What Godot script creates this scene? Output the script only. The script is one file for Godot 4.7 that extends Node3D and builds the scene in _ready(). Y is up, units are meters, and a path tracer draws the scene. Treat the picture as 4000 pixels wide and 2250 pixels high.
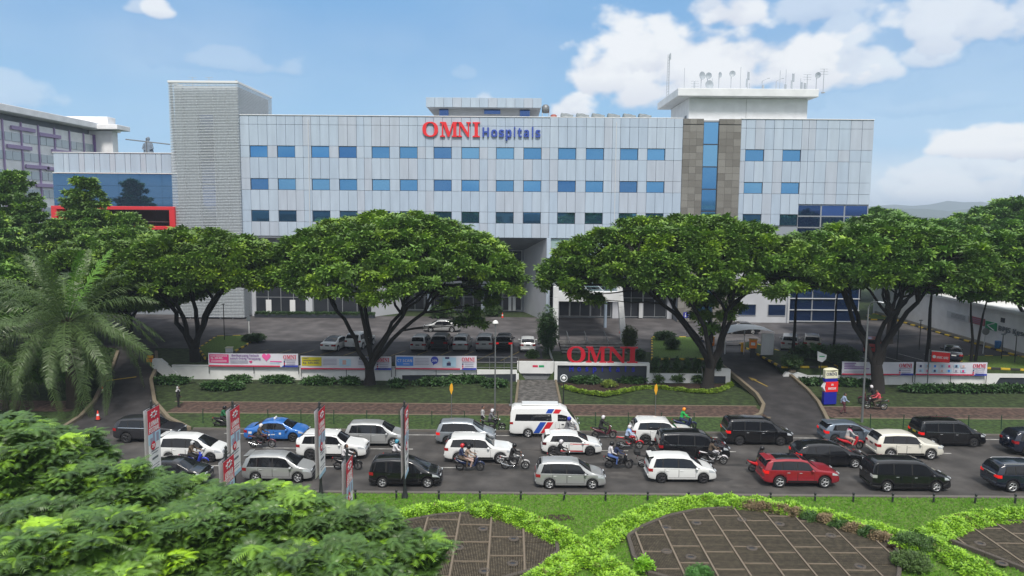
extends Node3D

# ---------------------------------------------------------------- helpers
class Mb:
	var v := PackedVector3Array()
	var n := PackedVector3Array()
	var c := PackedColorArray()
	var idx := PackedInt32Array()
	var col := Color(1, 1, 1)
	var use_col := false
	func tri(a: Vector3, b: Vector3, d: Vector3) -> void:
		var nn := (b - a).cross(d - a).normalized()
		var k := v.size()
		v.append(a); v.append(b); v.append(d)
		n.append(nn); n.append(nn); n.append(nn)
		if use_col:
			c.append(col); c.append(col); c.append(col)
		idx.append(k); idx.append(k + 2); idx.append(k + 1)
	func quad(a: Vector3, b: Vector3, d: Vector3, e: Vector3) -> void:
		var nn := (d - a).cross(e - b).normalized()
		var k := v.size()
		v.append(a); v.append(b); v.append(d); v.append(e)
		for i in 4:
			n.append(nn)
			if use_col: c.append(col)
		idx.append_array([k, k + 2, k + 1, k, k + 3, k + 2])
	func boxt(t: Transform3D, s: Vector3, skip_bottom := false) -> void:
		var h := s * 0.5
		var p := []
		for i in 8:
			p.append(t * Vector3(h.x if i & 1 else -h.x, h.y if i & 2 else -h.y, h.z if i & 4 else -h.z))
		quad(p[4], p[5], p[7], p[6])
		quad(p[1], p[0], p[2], p[3])
		quad(p[5], p[1], p[3], p[7])
		quad(p[0], p[4], p[6], p[2])
		quad(p[6], p[7], p[3], p[2])
		if not skip_bottom: quad(p[0], p[1], p[5], p[4])
	func box(ce: Vector3, s: Vector3) -> void:
		boxt(Transform3D(Basis.IDENTITY, ce), s)
	func span(lo: Vector3, hi: Vector3) -> void:
		box((lo + hi) * 0.5, (hi - lo).abs())
	func cham(t: Transform3D, s: Vector3, b: float) -> void:   # a box with chamfered edges
		var h := s * 0.5
		b = minf(b, minf(h.x, minf(h.y, h.z)) * 0.9)
		var f := func(sx: float, sy: float, sz: float, ax: int) -> Vector3:
			var q := Vector3(sx * (h.x - b), sy * (h.y - b), sz * (h.z - b))
			q[ax] = [sx, sy, sz][ax] * h[ax]
			return t * q
		for ax in 3:
			var u := (ax + 1) % 3
			var w := (ax + 2) % 3
			for sg in [-1.0, 1.0]:
				var k := []
				for e in [[-1.0, -1.0], [1.0, -1.0], [1.0, 1.0], [-1.0, 1.0]]:
					var ss := [0.0, 0.0, 0.0]
					ss[ax] = sg; ss[u] = e[0]; ss[w] = e[1]
					k.append(f.call(ss[0], ss[1], ss[2], ax))
				if sg > 0: quad(k[0], k[1], k[2], k[3])
				else: quad(k[3], k[2], k[1], k[0])
			for su in [-1.0, 1.0]:
				for sw in [-1.0, 1.0]:
					var k2 := []
					for e2 in [[-1.0, u], [1.0, u], [1.0, w], [-1.0, w]]:
						var s2 := [0.0, 0.0, 0.0]
						s2[ax] = e2[0]; s2[u] = su; s2[w] = sw
						k2.append(f.call(s2[0], s2[1], s2[2], e2[1]))
					if su * sw > 0: quad(k2[3], k2[2], k2[1], k2[0])
					else: quad(k2[0], k2[1], k2[2], k2[3])
		for sx in [-1.0, 1.0]:
			for sy in [-1.0, 1.0]:
				for sz in [-1.0, 1.0]:
					var a: Vector3 = f.call(sx, sy, sz, 0)
					var bb: Vector3 = f.call(sx, sy, sz, 1)
					var d: Vector3 = f.call(sx, sy, sz, 2)
					if sx * sy * sz > 0: tri(a, bb, d)
					else: tri(a, d, bb)
	func cbox(ce: Vector3, s: Vector3, b: float) -> void:
		cham(Transform3D(Basis.IDENTITY, ce), s, b)
	func grid(rows: Array, closed := false) -> void:    # smooth sheet through rows of points; the outside is on the side of (next row) x (next point)
		var nr := rows.size()
		var nc: int = rows[0].size()
		var base := v.size()
		for i in nr:
			for j in nc:
				var i0 := maxi(i - 1, 0)
				var i1 := mini(i + 1, nr - 1)
				var j0 := (j - 1 + nc) % nc if closed else maxi(j - 1, 0)
				var j1 := (j + 1) % nc if closed else mini(j + 1, nc - 1)
				var nn: Vector3 = (rows[i1][j] - rows[i0][j]).cross(rows[i][j1] - rows[i][j0])
				if nn.length_squared() < 1e-14:
					nn = (rows[i1][j0] - rows[i0][j0]).cross(rows[i1][j1] - rows[i1][j0])
				v.append(rows[i][j]); n.append(nn.normalized())
				if use_col: c.append(col)
		var m := nc if closed else nc - 1
		for i in nr - 1:
			for j in m:
				var a := base + i * nc + j
				var b := base + i * nc + (j + 1) % nc
				var d := a + nc
				var e := b + nc
				idx.append_array([a, b, e, a, e, d])
	func tube(pts: Array, rads: Array, sides := 8, caps := true) -> void:
		var rows := []
		var side := Vector3(0, 0, 1)
		for i in pts.size():
			var dir: Vector3 = (pts[mini(i + 1, pts.size() - 1)] - pts[maxi(i - 1, 0)]).normalized()
			if i == 0:
				side = dir.cross(Vector3.UP if absf(dir.y) < 0.9 else Vector3.RIGHT).normalized()
			side = (side - dir * side.dot(dir)).normalized()
			var up := dir.cross(side)
			var row := []
			for k in sides:
				var a := TAU * k / sides
				row.append(pts[i] + (side * cos(a) - up * sin(a)) * rads[i])
			rows.append(row)
		grid(rows, true)
		if caps:
			for k in range(1, sides - 1):
				var f: Array = rows[0]
				var l: Array = rows[-1]
				tri(f[0], f[k], f[k + 1])
				tri(l[0], l[k + 1], l[k])
	func rod(a: Vector3, b: Vector3, r: float, sides := 6) -> void:
		tube([a, b], [r, r], sides)
	func lathe(t: Transform3D, prof: Array, sides := 16) -> void:   # prof: Vector2(radius, height) from the bottom up
		var rows := []
		for p in prof:
			var row := []
			for k in sides:
				var a := TAU * k / sides
				row.append(t * Vector3(cos(a) * p.x, p.y, sin(a) * p.x))
			rows.append(row)
		grid(rows, true)
	func ext(poly: PackedVector2Array, t: Transform3D, d: float) -> void:   # polygon in XY pushed out from z 0 to z d
		if Geometry2D.is_polygon_clockwise(poly):
			poly.reverse()
		var tr := Geometry2D.triangulate_polygon(poly)
		for i in range(0, tr.size(), 3):
			var q := [poly[tr[i]], poly[tr[i + 1]], poly[tr[i + 2]]]
			if (q[1] - q[0]).cross(q[2] - q[0]) < 0: q.reverse()
			tri(t * Vector3(q[0].x, q[0].y, d), t * Vector3(q[1].x, q[1].y, d), t * Vector3(q[2].x, q[2].y, d))
			tri(t * Vector3(q[2].x, q[2].y, 0), t * Vector3(q[1].x, q[1].y, 0), t * Vector3(q[0].x, q[0].y, 0))
		for i in poly.size():
			var a := poly[i]
			var b := poly[(i + 1) % poly.size()]
			quad(t * Vector3(a.x, a.y, 0), t * Vector3(b.x, b.y, 0), t * Vector3(b.x, b.y, d), t * Vector3(a.x, a.y, d))
	func ball(ce: Vector3, r: Vector3, sides := 12, rings := 8, from := -1.0, to := 1.0) -> void:
		var prof := []
		for i in rings + 1:
			var a := lerpf(from, to, float(i) / rings) * PI / 2
			prof.append(Vector2(maxf(cos(a), 0.001), sin(a)))
		lathe(Transform3D(Basis.from_scale(r), ce), prof, sides)
	func mesh() -> ArrayMesh:
		var m := ArrayMesh.new()
		add_to(m)
		return m
	func add_to(m: ArrayMesh) -> void:
		if idx.is_empty(): return
		var a := []
		a.resize(Mesh.ARRAY_MAX)
		a[Mesh.ARRAY_VERTEX] = v
		a[Mesh.ARRAY_NORMAL] = n
		a[Mesh.ARRAY_INDEX] = idx
		if use_col: a[Mesh.ARRAY_COLOR] = c
		m.add_surface_from_arrays(Mesh.PRIMITIVE_TRIANGLES, a)

var M := {}
var rng := RandomNumberGenerator.new()
var taken := {}

func numbered(called: String, parent: Node) -> String:
	var key := str(parent.get_instance_id()) + called
	var k: int = taken.get(key, 0)
	taken[key] = k + 1
	return called if k == 0 else "%s_%03d" % [called, k]

func thing(called: String, label: String, category: String, at := Vector3.ZERO, turn := 0.0, group := "") -> Node3D:
	var o := Node3D.new()
	o.name = numbered(called, self)
	add_child(o, true)
	o.position = at
	o.rotation.y = turn
	tag(o, label, category, group)
	return o

func tag(o: Node, label: String, category: String, group := "") -> Node:
	o.set_meta("label", label)
	o.set_meta("category", category)
	if group != "": o.set_meta("group", group)
	return o

func obj(called: String, m, mat: Material, parent: Node = self, label := "") -> MeshInstance3D:
	var o := MeshInstance3D.new()
	o.name = numbered(called, parent)
	o.mesh = m.mesh() if m is Mb else m
	if mat: o.material_override = mat
	parent.add_child(o, true)
	if label != "": o.set_meta("label", label)
	return o

func struct(called: String, m, mat: Material) -> MeshInstance3D:
	var o := obj(called, m, mat)
	o.set_meta("kind", "structure")
	return o

func dup(o: Node3D, label: String, at: Vector3, turn := 0.0, group := "") -> Node3D:
	var r: Node3D = o.duplicate()
	r.name = numbered(str(o.name).rstrip("0123456789").rstrip("_"), self)
	add_child(r, true)
	r.position = at
	r.rotation.y = turn
	r.set_meta("label", label)
	if group != "": r.set_meta("group", group)
	return r

func lin(r: float, g: float, b: float) -> Color:
	return Color(r, g, b).linear_to_srgb()

func mat(name_: String, r: float, g: float, b: float, rough := 0.7, metal := 0.0) -> StandardMaterial3D:
	var m := StandardMaterial3D.new()
	m.resource_name = name_
	m.albedo_color = lin(r, g, b)
	m.roughness = rough
	m.metallic = metal
	M[name_] = m
	return m

func noise_tex(seed_: int, freq: float, oct: int, lo: float, hi: float, size := 512, kind := FastNoiseLite.TYPE_SIMPLEX_SMOOTH, warm := Color(1, 1, 1)) -> NoiseTexture2D:
	var f := FastNoiseLite.new()
	f.seed = seed_
	f.noise_type = kind
	f.frequency = freq
	f.fractal_octaves = oct
	var t := NoiseTexture2D.new()
	t.width = size
	t.height = size
	t.seamless = true
	t.noise = f
	var g := Gradient.new()
	g.set_color(0, Color(lo, lo, lo))
	g.set_color(1, Color(hi * warm.r, hi * warm.g, hi * warm.b))
	t.color_ramp = g
	return t

func height_tex(seed_: int, freq: float, oct: int, size := 512) -> NoiseTexture2D:
	return noise_tex(seed_, freq, oct, 0.0, 1.0, size)

func tri_mat(name_: String, r: float, g: float, b: float, rough: float, tex: Texture2D, scale: float, bump: Texture2D = null, bump_cm := 1.0) -> StandardMaterial3D:
	var m := mat(name_, r, g, b, rough)
	m.albedo_texture = tex
	m.uv1_triplanar = true
	m.uv1_world_triplanar = true
	m.uv1_scale = Vector3.ONE * scale
	if bump:
		m.heightmap_enabled = true
		m.heightmap_texture = bump
		m.heightmap_scale = bump_cm
	return m

func smooth(a: float, b: float, x: float) -> float:
	return smoothstep(a, b, x)

func v2(a: Array) -> PackedVector2Array:
	var p := PackedVector2Array()
	for i in range(0, a.size(), 2): p.append(Vector2(a[i], a[i + 1]))
	return p

func text_mesh(s: String, serif: bool, height: float, depth: float) -> TextMesh:
	var f := SystemFont.new()
	f.font_names = PackedStringArray(["Droid Serif" if serif else "Droid Sans"])
	f.font_weight = 700
	var t := TextMesh.new()
	t.font = f
	t.text = s
	t.font_size = 32
	t.pixel_size = height / 32.0 / 0.72
	t.depth = depth
	t.curve_step = 2.0
	return t

func lettering(called: String, s: String, serif: bool, cap: float, width: float, depth: float, m: Material, parent: Node, at: Vector3, basis := Basis.IDENTITY) -> MeshInstance3D:
	# a line of raised letters whose middle is at «at»; width 0 keeps the font's own
	var t := text_mesh(s, serif, cap, depth)
	var o := obj(called, t, m, parent)
	var bb := t.get_aabb()
	var k := width / bb.size.x if width > 0.0 else 1.0
	var ky := cap / (cap / 0.72 * 0.72)
	o.transform = Transform3D(basis * Basis.from_scale(Vector3(k, ky, 1)), at - basis * Vector3(bb.get_center().x * k, bb.get_center().y, 0))
	return o


func _ready() -> void:
	rng.seed = 20240611
	# camera
	var cam := Camera3D.new()
	cam.name = "camera"
	cam.position = Vector3(0, 17, 0)
	cam.rotation = Vector3(-0.1059, 0, 0.008)
	cam.fov = 41.74
	cam.near = 0.3
	cam.far = 6000
	cam.current = true
	add_child(cam)
	# sky, air and exposure
	var env := Environment.new()
	env.background_mode = Environment.BG_SKY
	env.tonemap_mode = Environment.TONE_MAPPER_LINEAR
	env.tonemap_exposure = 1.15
	env.sdfgi_enabled = true
	env.ssao_enabled = true
	env.ssil_enabled = true
	env.fog_enabled = true
	env.fog_density = 0.0003
	env.fog_light_color = Color(0.82, 0.88, 0.95)
	var sky := Sky.new()
	var sm := PanoramaSkyMaterial.new()
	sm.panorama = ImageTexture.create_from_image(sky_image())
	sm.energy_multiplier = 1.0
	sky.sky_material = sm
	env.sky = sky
	var we := WorldEnvironment.new()
	we.name = "surroundings"
	we.environment = env
	add_child(we)
	# sun: high, behind the camera, softened by thin cloud
	var sun := DirectionalLight3D.new()
	sun.name = "sun"
	sun.rotation_degrees = Vector3(-54, 5, 0)
	sun.light_energy = 1.0
	sun.light_angular_distance = 13.0
	sun.light_color = Color(1.0, 0.975, 0.94)
	sun.shadow_enabled = true
	add_child(sun)

	materials()
	ground_and_roads()
	garden()
	hospital()
	hospital_low()
	other_buildings()
	roof_things()
	walls_and_signs()
	trees()
	near_trees()
	vehicles()
	riders()
	street_things()

func sky_at(az: float, el: float, f: FastNoiseLite, f2: FastNoiseLite) -> Color:   # degrees; the colour of clear air and cloud in that direction
	var t := clampf(el, 0.0, 90.0)
	var base := Color(0.54, 0.68, 0.79).lerp(Color(0.315, 0.535, 0.765), smooth(0.0, 5.0, t))
	base = base.lerp(Color(0.19, 0.395, 0.675), smooth(4.0, 14.0, t))
	base = base.lerp(Color(0.14, 0.33, 0.62), smooth(12.0, 50.0, t))
	var d := Vector3(sin(deg_to_rad(az)) * cos(deg_to_rad(el)), sin(deg_to_rad(el)), -cos(deg_to_rad(az)) * cos(deg_to_rad(el)))
	var nz := f.get_noise_3d(d.x * 100.0, d.y * 170.0, d.z * 100.0)
	var dens := 0.0
	var low := 0.0
	for b in clouds:
		var dx: float = (az - b[0]) / b[2]
		if dx < -1.7 or dx > 1.7: continue
		var dy: float = (el - b[1]) / (b[3] if el > b[1] else b[3] * 0.62)
		if absf(dy) > 1.8: continue
		var q: float = 1.0 - sqrt(dx * dx + dy * dy)
		var k: float = smooth(-0.12, 0.4, q + nz * 0.85) * b[4]
		if k > dens:
			dens = k
			low = clampf(-dy, 0.0, 1.0)
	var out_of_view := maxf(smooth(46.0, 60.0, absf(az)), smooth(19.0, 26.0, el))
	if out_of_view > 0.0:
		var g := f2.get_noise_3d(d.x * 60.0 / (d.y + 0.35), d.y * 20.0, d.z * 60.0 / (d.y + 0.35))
		dens = maxf(dens, out_of_view * smooth(-0.55, 0.1, g + nz * 0.4))  # denser, whiter cloud added out of view to raise the ambient light
	# thin veil low in the sky
	dens = maxf(dens, 0.22 * smooth(-0.2, 0.5, f2.get_noise_3d(d.x * 40.0, d.y * 130.0, d.z * 40.0)) * smooth(0.0, 6.0, t))
	dens = maxf(dens, 0.55 * smooth(7.0, 0.0, t) * smooth(5.0, 24.0, az) * (1.0 - out_of_view * 0.5))
	var white := Color(0.82, 0.84, 0.86).lerp(Color(0.62, 0.65, 0.73), clampf(low * 0.9 + smooth(0.1, -0.5, nz) * 0.5, 0.0, 1.0))
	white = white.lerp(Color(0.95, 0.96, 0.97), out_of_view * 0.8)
	return base.lerp(white, clampf(dens, 0.0, 1.0) * 0.93)

# azimuth, elevation, half width, half height (degrees), strength
var clouds := [
	[14.34, 9.59, 9.0, 4.2, 1.0], [10.10, 10.67, 4.2, 3.0, 1.0], [6.96, 9.63, 4.0, 2.4, 1.0], [19.96, 9.62, 5.2, 2.9, 1.0], [17.28, 10.67, 4.0, 2.0, 0.9], [23.26, 9.56, 3.6, 2.6, 0.8],
	[12.43, 8.56, 5.0, 1.4, 0.9], [21.07, 13.31, 3.4, 2.2, 0.55], [15.42, 13.51, 2.9, 2.0, 0.95], [14.18, 14.09, 2.0, 1.4, 0.8], [27.89, 11.56, 2.5, 3.4, 0.8], [29.87, 11.95, 4.4, 2.4, 0.8], [27.98, 10.09, 1.9, 1.6, 0.7], [22.63, 12.14, 1.5, 2.4, 0.55],
	[-24.60, 12.73, 1.2, 1.0, 0.9], [-25.68, 12.69, 1.0, 0.7, 0.5], [-20.09, 9.71, 6.0, 1.0, 0.3], [4.09, 7.34, 2.2, 1.5, 0.95], [-2.21, 8.04, 0.8, 0.5, 0.6], [-3.65, 9.65, 0.9, 0.7, 0.2], [-33.15, 6.67, 3.0, 1.5, 0.35],
	[31.45, 4.03, 3.6, 1.3, 1.0], [33.34, 4.20, 3.2, 1.5, 1.0], [30.02, 2.35, 5.4, 1.6, 0.75], [32.27, 1.31, 6.0, 1.6, 0.8], [27.78, 1.59, 3.0, 1.8, 0.7], [28.63, 6.83, 4.0, 0.9, 0.25], [33.02, 12.05, 1.4, 1.6, 0.7],
]

func sky_image() -> Image:
	var f := FastNoiseLite.new()
	f.seed = 5
	f.frequency = 0.13
	f.fractal_octaves = 5
	var f2 := FastNoiseLite.new()
	f2.seed = 11
	f2.frequency = 0.02
	f2.fractal_octaves = 4
	var w := 512
	var im := Image.create(w, w / 2, false, Image.FORMAT_RGB8)
	im.fill(lin(0.10, 0.13, 0.09))
	for y in range(0, w / 4 + 1):
		for x in w:
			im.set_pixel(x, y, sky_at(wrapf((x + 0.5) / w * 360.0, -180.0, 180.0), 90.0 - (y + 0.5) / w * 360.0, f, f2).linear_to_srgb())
	im.resize(4096, 2048, Image.INTERPOLATE_CUBIC)
	var x0 := int(-46.0 / 360.0 * 4096.0)
	var x1 := int(46.0 / 360.0 * 4096.0)
	var y0 := int((90.0 - 20.0) / 180.0 * 2048.0)
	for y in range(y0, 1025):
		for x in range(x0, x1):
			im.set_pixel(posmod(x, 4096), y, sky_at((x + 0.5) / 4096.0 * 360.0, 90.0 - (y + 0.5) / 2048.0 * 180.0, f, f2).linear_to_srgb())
	return im

func materials() -> void:
	var speck := noise_tex(1, 0.06, 4, 0.72, 1.0, 512)
	var broad := noise_tex(2, 0.006, 7, 0.62, 1.0, 1024)
	var soilt := noise_tex(3, 0.012, 6, 0.45, 1.0, 1024)
	var lawn := noise_tex(4, 0.02, 6, 0.5, 1.0, 1024, FastNoiseLite.TYPE_SIMPLEX_SMOOTH, Color(1, 1, 0.9))
	var relief := height_tex(6, 0.05, 5)
	var stain := noise_tex(7, 0.004, 5, 0.93, 1.0, 1024)
	var streak := noise_tex(8, 0.03, 3, 0.8, 1.0, 512)
	tri_mat("asphalt", 0.09, 0.083, 0.078, 0.85, broad, 0.07, relief, 0.6)
	tri_mat("drive_asphalt", 0.06, 0.056, 0.058, 0.85, broad, 0.09, relief, 0.5)
	tri_mat("lot_asphalt", 0.14, 0.13, 0.133, 0.85, broad, 0.05, relief, 0.5)
	tri_mat("shaded_stall_asphalt", 0.06, 0.057, 0.066, 0.85, broad, 0.06, relief, 0.5)  # yard asphalt with the shade over the stalls put into its colour
	tri_mat("lawn", 0.15, 0.27, 0.035, 0.9, lawn, 0.22, relief, 3.0)
	tri_mat("verge", 0.058, 0.098, 0.024, 0.95, soilt, 0.11, relief, 3.0)
	tri_mat("strip_grass", 0.07, 0.135, 0.025, 0.95, soilt, 0.2, relief, 3.0)
	tri_mat("soil", 0.075, 0.042, 0.028, 0.95, soilt, 0.3, relief, 3.0)
	tri_mat("paving", 0.17, 0.105, 0.082, 0.9, soilt, 0.16, relief, 0.5)
	tri_mat("grey_paving", 0.2, 0.19, 0.18, 0.85, soilt, 0.14, relief, 0.4)
	tri_mat("concrete", 0.3, 0.285, 0.255, 0.85, stain, 0.3, relief, 0.5)
	tri_mat("rim_kerb", 0.13, 0.12, 0.105, 0.9, stain, 0.3)
	tri_mat("brown_kerb", 0.2, 0.165, 0.115, 0.85, stain, 0.3, relief, 0.5)
	tri_mat("white_wall", 0.72, 0.73, 0.72, 0.75, stain, 0.16)
	tri_mat("white_paint", 0.66, 0.65, 0.61, 0.7, broad, 0.3)
	tri_mat("yellow_paint", 0.5, 0.36, 0.08, 0.7, broad, 0.3)
	mat("kerb_yellow", 0.55, 0.38, 0.02, 0.7)
	mat("kerb_black", 0.03, 0.03, 0.03, 0.7)
	tri_mat("panel_0", 0.42, 0.505, 0.605, 0.45, stain, 0.1)
	tri_mat("panel_1", 0.44, 0.52, 0.615, 0.45, stain, 0.13)
	tri_mat("panel_2", 0.405, 0.49, 0.595, 0.45, stain, 0.09)
	tri_mat("panel_3", 0.435, 0.49, 0.57, 0.45, stain, 0.11)
	for i in 4: M["panel_%d" % i].uv1_scale = Vector3(0.2, 0.025, 0.2)
	mat("joint", 0.26, 0.29, 0.33, 0.9)
	tri_mat("plain_wall", 0.5, 0.52, 0.56, 0.7, stain, 0.07)
	tri_mat("roof_white", 0.74, 0.76, 0.78, 0.7, stain, 0.12)
	tri_mat("roof_deck", 0.4, 0.41, 0.41, 0.9, stain, 0.1)
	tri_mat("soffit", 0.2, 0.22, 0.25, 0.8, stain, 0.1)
	var g := mat("blue_glass", 0.13, 0.33, 0.56, 0.03, 0.9)
	g.metallic_specular = 0.6
	for q in [[1, 0.1, 0.27, 0.48], [2, 0.16, 0.36, 0.56], [3, 0.09, 0.22, 0.42]]: mat("blue_glass_%d" % q[0], q[1], q[2], q[3], 0.03, 0.88)
	mat("navy_glass", 0.06, 0.12, 0.3, 0.04, 0.85)
	mat("wing_glass", 0.1, 0.2, 0.33, 0.03, 0.88)
	mat("dark_glass", 0.028, 0.032, 0.04, 0.05, 0.0)
	mat("green_glass", 0.34, 0.46, 0.46, 0.12, 0.1)
	mat("frame_grey", 0.42, 0.44, 0.46, 0.4, 0.4)
	mat("frame_dark", 0.05, 0.055, 0.07, 0.5)
	for i in 6:
		var st := tri_mat("stone_%d" % i, 0.19 + 0.016 * i, 0.182 + 0.016 * i, 0.165 + 0.015 * i, 0.85, streak, 0.5)
		st.roughness = 0.85
	tri_mat("louvre", 0.58, 0.63, 0.67, 0.5, streak, 0.2)
	mat("red_panel", 0.6, 0.035, 0.045, 0.4)
	mat("sign_red", 0.72, 0.02, 0.025, 0.4)
	mat("monument_red", 0.5, 0.012, 0.03, 0.4)
	mat("sign_blue", 0.035, 0.075, 0.36, 0.4)
	mat("deep_blue", 0.012, 0.018, 0.3, 0.4)
	mat("dark_wall", 0.028, 0.034, 0.045, 0.5)
	mat("white_metal", 0.7, 0.71, 0.72, 0.4)
	mat("grey_metal", 0.2, 0.21, 0.22, 0.45, 0.5)
	mat("pale_metal", 0.6, 0.62, 0.64, 0.4, 0.2)
	mat("dark_metal", 0.02, 0.022, 0.024, 0.5)
	mat("green_metal", 0.012, 0.045, 0.022, 0.6)
	mat("orange", 0.75, 0.2, 0.02, 0.5)
	mat("orange_yellow", 0.72, 0.36, 0.02, 0.5)
	mat("cone_red", 0.7, 0.05, 0.025, 0.5)
	mat("purple", 0.3, 0.2, 0.36, 0.6)
	mat("tank_red", 0.32, 0.09, 0.07, 0.6)
	tri_mat("rust", 0.25, 0.2, 0.145, 0.8, speck, 0.6)
	tri_mat("grate", 0.2, 0.165, 0.11, 0.75, soilt, 0.25)
	tri_mat("bark", 0.028, 0.024, 0.022, 0.95, speck, 0.5, relief, 4.0)
	tri_mat("palm_bark", 0.07, 0.055, 0.04, 0.95, speck, 0.8, relief, 5.0)
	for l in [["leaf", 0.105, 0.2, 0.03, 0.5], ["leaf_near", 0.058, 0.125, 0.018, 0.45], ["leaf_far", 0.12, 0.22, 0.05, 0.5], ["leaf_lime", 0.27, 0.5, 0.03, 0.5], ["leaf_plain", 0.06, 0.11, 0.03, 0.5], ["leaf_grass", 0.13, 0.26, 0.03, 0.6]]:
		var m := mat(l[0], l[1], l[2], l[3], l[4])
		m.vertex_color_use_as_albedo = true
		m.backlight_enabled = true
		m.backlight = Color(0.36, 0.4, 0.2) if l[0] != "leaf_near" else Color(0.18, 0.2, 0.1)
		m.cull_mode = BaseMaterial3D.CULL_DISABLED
	mat("tower_core", 0.6, 0.64, 0.68, 0.8)
	mat("aerial", 0.36, 0.4, 0.44, 0.5)
	tri_mat("bright_white", 0.84, 0.84, 0.85, 0.7, stain, 0.12)
	mat("mauve", 0.36, 0.27, 0.45, 0.6)
	mat("mauve_deep", 0.2, 0.12, 0.3, 0.6)
	mat("far_glass", 0.4, 0.46, 0.5, 0.12, 0.1)
	mat("porch_glass", 0.2, 0.3, 0.32, 0.1, 0.3)
	mat("dull_red", 0.34, 0.1, 0.12, 0.6)
	mat("emblem_green", 0.01, 0.3, 0.11, 0.5)
	mat("frame_grey_dark", 0.12, 0.14, 0.16, 0.6)
	mat("bus_blue", 0.02, 0.07, 0.36, 0.3)
	mat("bus_red", 0.55, 0.02, 0.03, 0.3)
	mat("sign_blue_bin", 0.02, 0.16, 0.42, 0.5)
	mat("cooler", 0.2, 0.24, 0.25, 0.6)
	mat("statue_grey", 0.16, 0.2, 0.25, 0.8)

# ---------------------------------------------------------------- ground, road, paths
var drive_right_a := [Vector2(16.8, -55.9), Vector2(18.58, -58.9), Vector2(20.6, -60.9), Vector2(21.6, -63.2), Vector2(21.9, -66.0), Vector2(21.5, -70.0), Vector2(21.0, -74.5), Vector2(21.3, -79.3), Vector2(22.0, -85.5)]
var drive_right_b := [Vector2(24.4, -55.9), Vector2(25.4, -58.9), Vector2(26.0, -61.3), Vector2(26.6, -64.0), Vector2(26.9, -67.0), Vector2(26.85, -70.5), Vector2(26.7, -74.5), Vector2(26.0, -79.3), Vector2(25.9, -85.5)]
var drive_left_a := [Vector2(-34.0, -55.9), Vector2(-34.4, -59.0), Vector2(-35.4, -62.8), Vector2(-37.6, -68.5), Vector2(-38.9, -72.5), Vector2(-41.0, -77.5), Vector2(-44.5, -84.5)]
var drive_left_b := [Vector2(-24.4, -55.9), Vector2(-27.2, -58.6), Vector2(-30.3, -62.8), Vector2(-33.3, -68.5), Vector2(-34.6, -72.5), Vector2(-37.0, -77.5), Vector2(-40.5, -84.5)]

func ramp(z: float) -> float:
	return 1.8 * smooth(-57.0, -82.0, z) + 0.0

func open_height(z: float) -> float:
	if z > -43.25: return 0.1
	if z > -56.15: return -0.12
	if z > -63.8: return 0.12
	if z > -71.45: return 0.12 + 0.24 * smooth(-64.0, -70.5, z)
	return 1.77

var drive_polys := []

func height_at(x: float, z: float) -> float:
	if z < -55.5 and z > -85.0:
		for p in drive_polys:
			if Geometry2D.is_point_in_polygon(Vector2(x, z), p): return ramp(z) - 0.12
		if x > 0.6 and x < 4.1 and z < -70.5 and z > -74.2: return 0.45
	return open_height(z)

func strip(a: Array, b: Array, lift: float) -> Mb:
	var m := Mb.new()
	var rows := []
	for i in a.size() - 1:
		for k in 4:
			var t := k / 4.0
			var p: Vector2 = a[i].lerp(a[i + 1], t)
			var q: Vector2 = b[i].lerp(b[i + 1], t)
			var row := []
			for j in 7:
				var r := p.lerp(q, j / 6.0)
				row.append(Vector3(r.x, ramp(r.y) + lift, r.y))
			rows.append(row)
	rows.reverse()
	m.grid(rows)
	return m

func kerb_line(m: Mb, pts: Array, w: float, h: float, lift := 0.0, ramped := true) -> void:
	for i in pts.size() - 1:
		var a: Vector2 = pts[i]
		var b: Vector2 = pts[i + 1]
		var pa := Vector3(a.x, (ramp(a.y) if ramped else lift) + h * 0.5 - 0.1, a.y)
		var pb := Vector3(b.x, (ramp(b.y) if ramped else lift) + h * 0.5 - 0.1, b.y)
		var d := pb - pa
		var t := Transform3D(Basis.looking_at(d, Vector3.UP), (pa + pb) * 0.5)
		m.cham(t, Vector3(w, h + 0.2, d.length() - 0.012), 0.025)

func flat(m: Mb, x0: float, x1: float, z0: float, z1: float, y: float) -> void:   # a level sheet, z0 nearer than z1
	m.quad(Vector3(x0, y, z0), Vector3(x1, y, z0), Vector3(x1, y, z1), Vector3(x0, y, z1))

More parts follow.
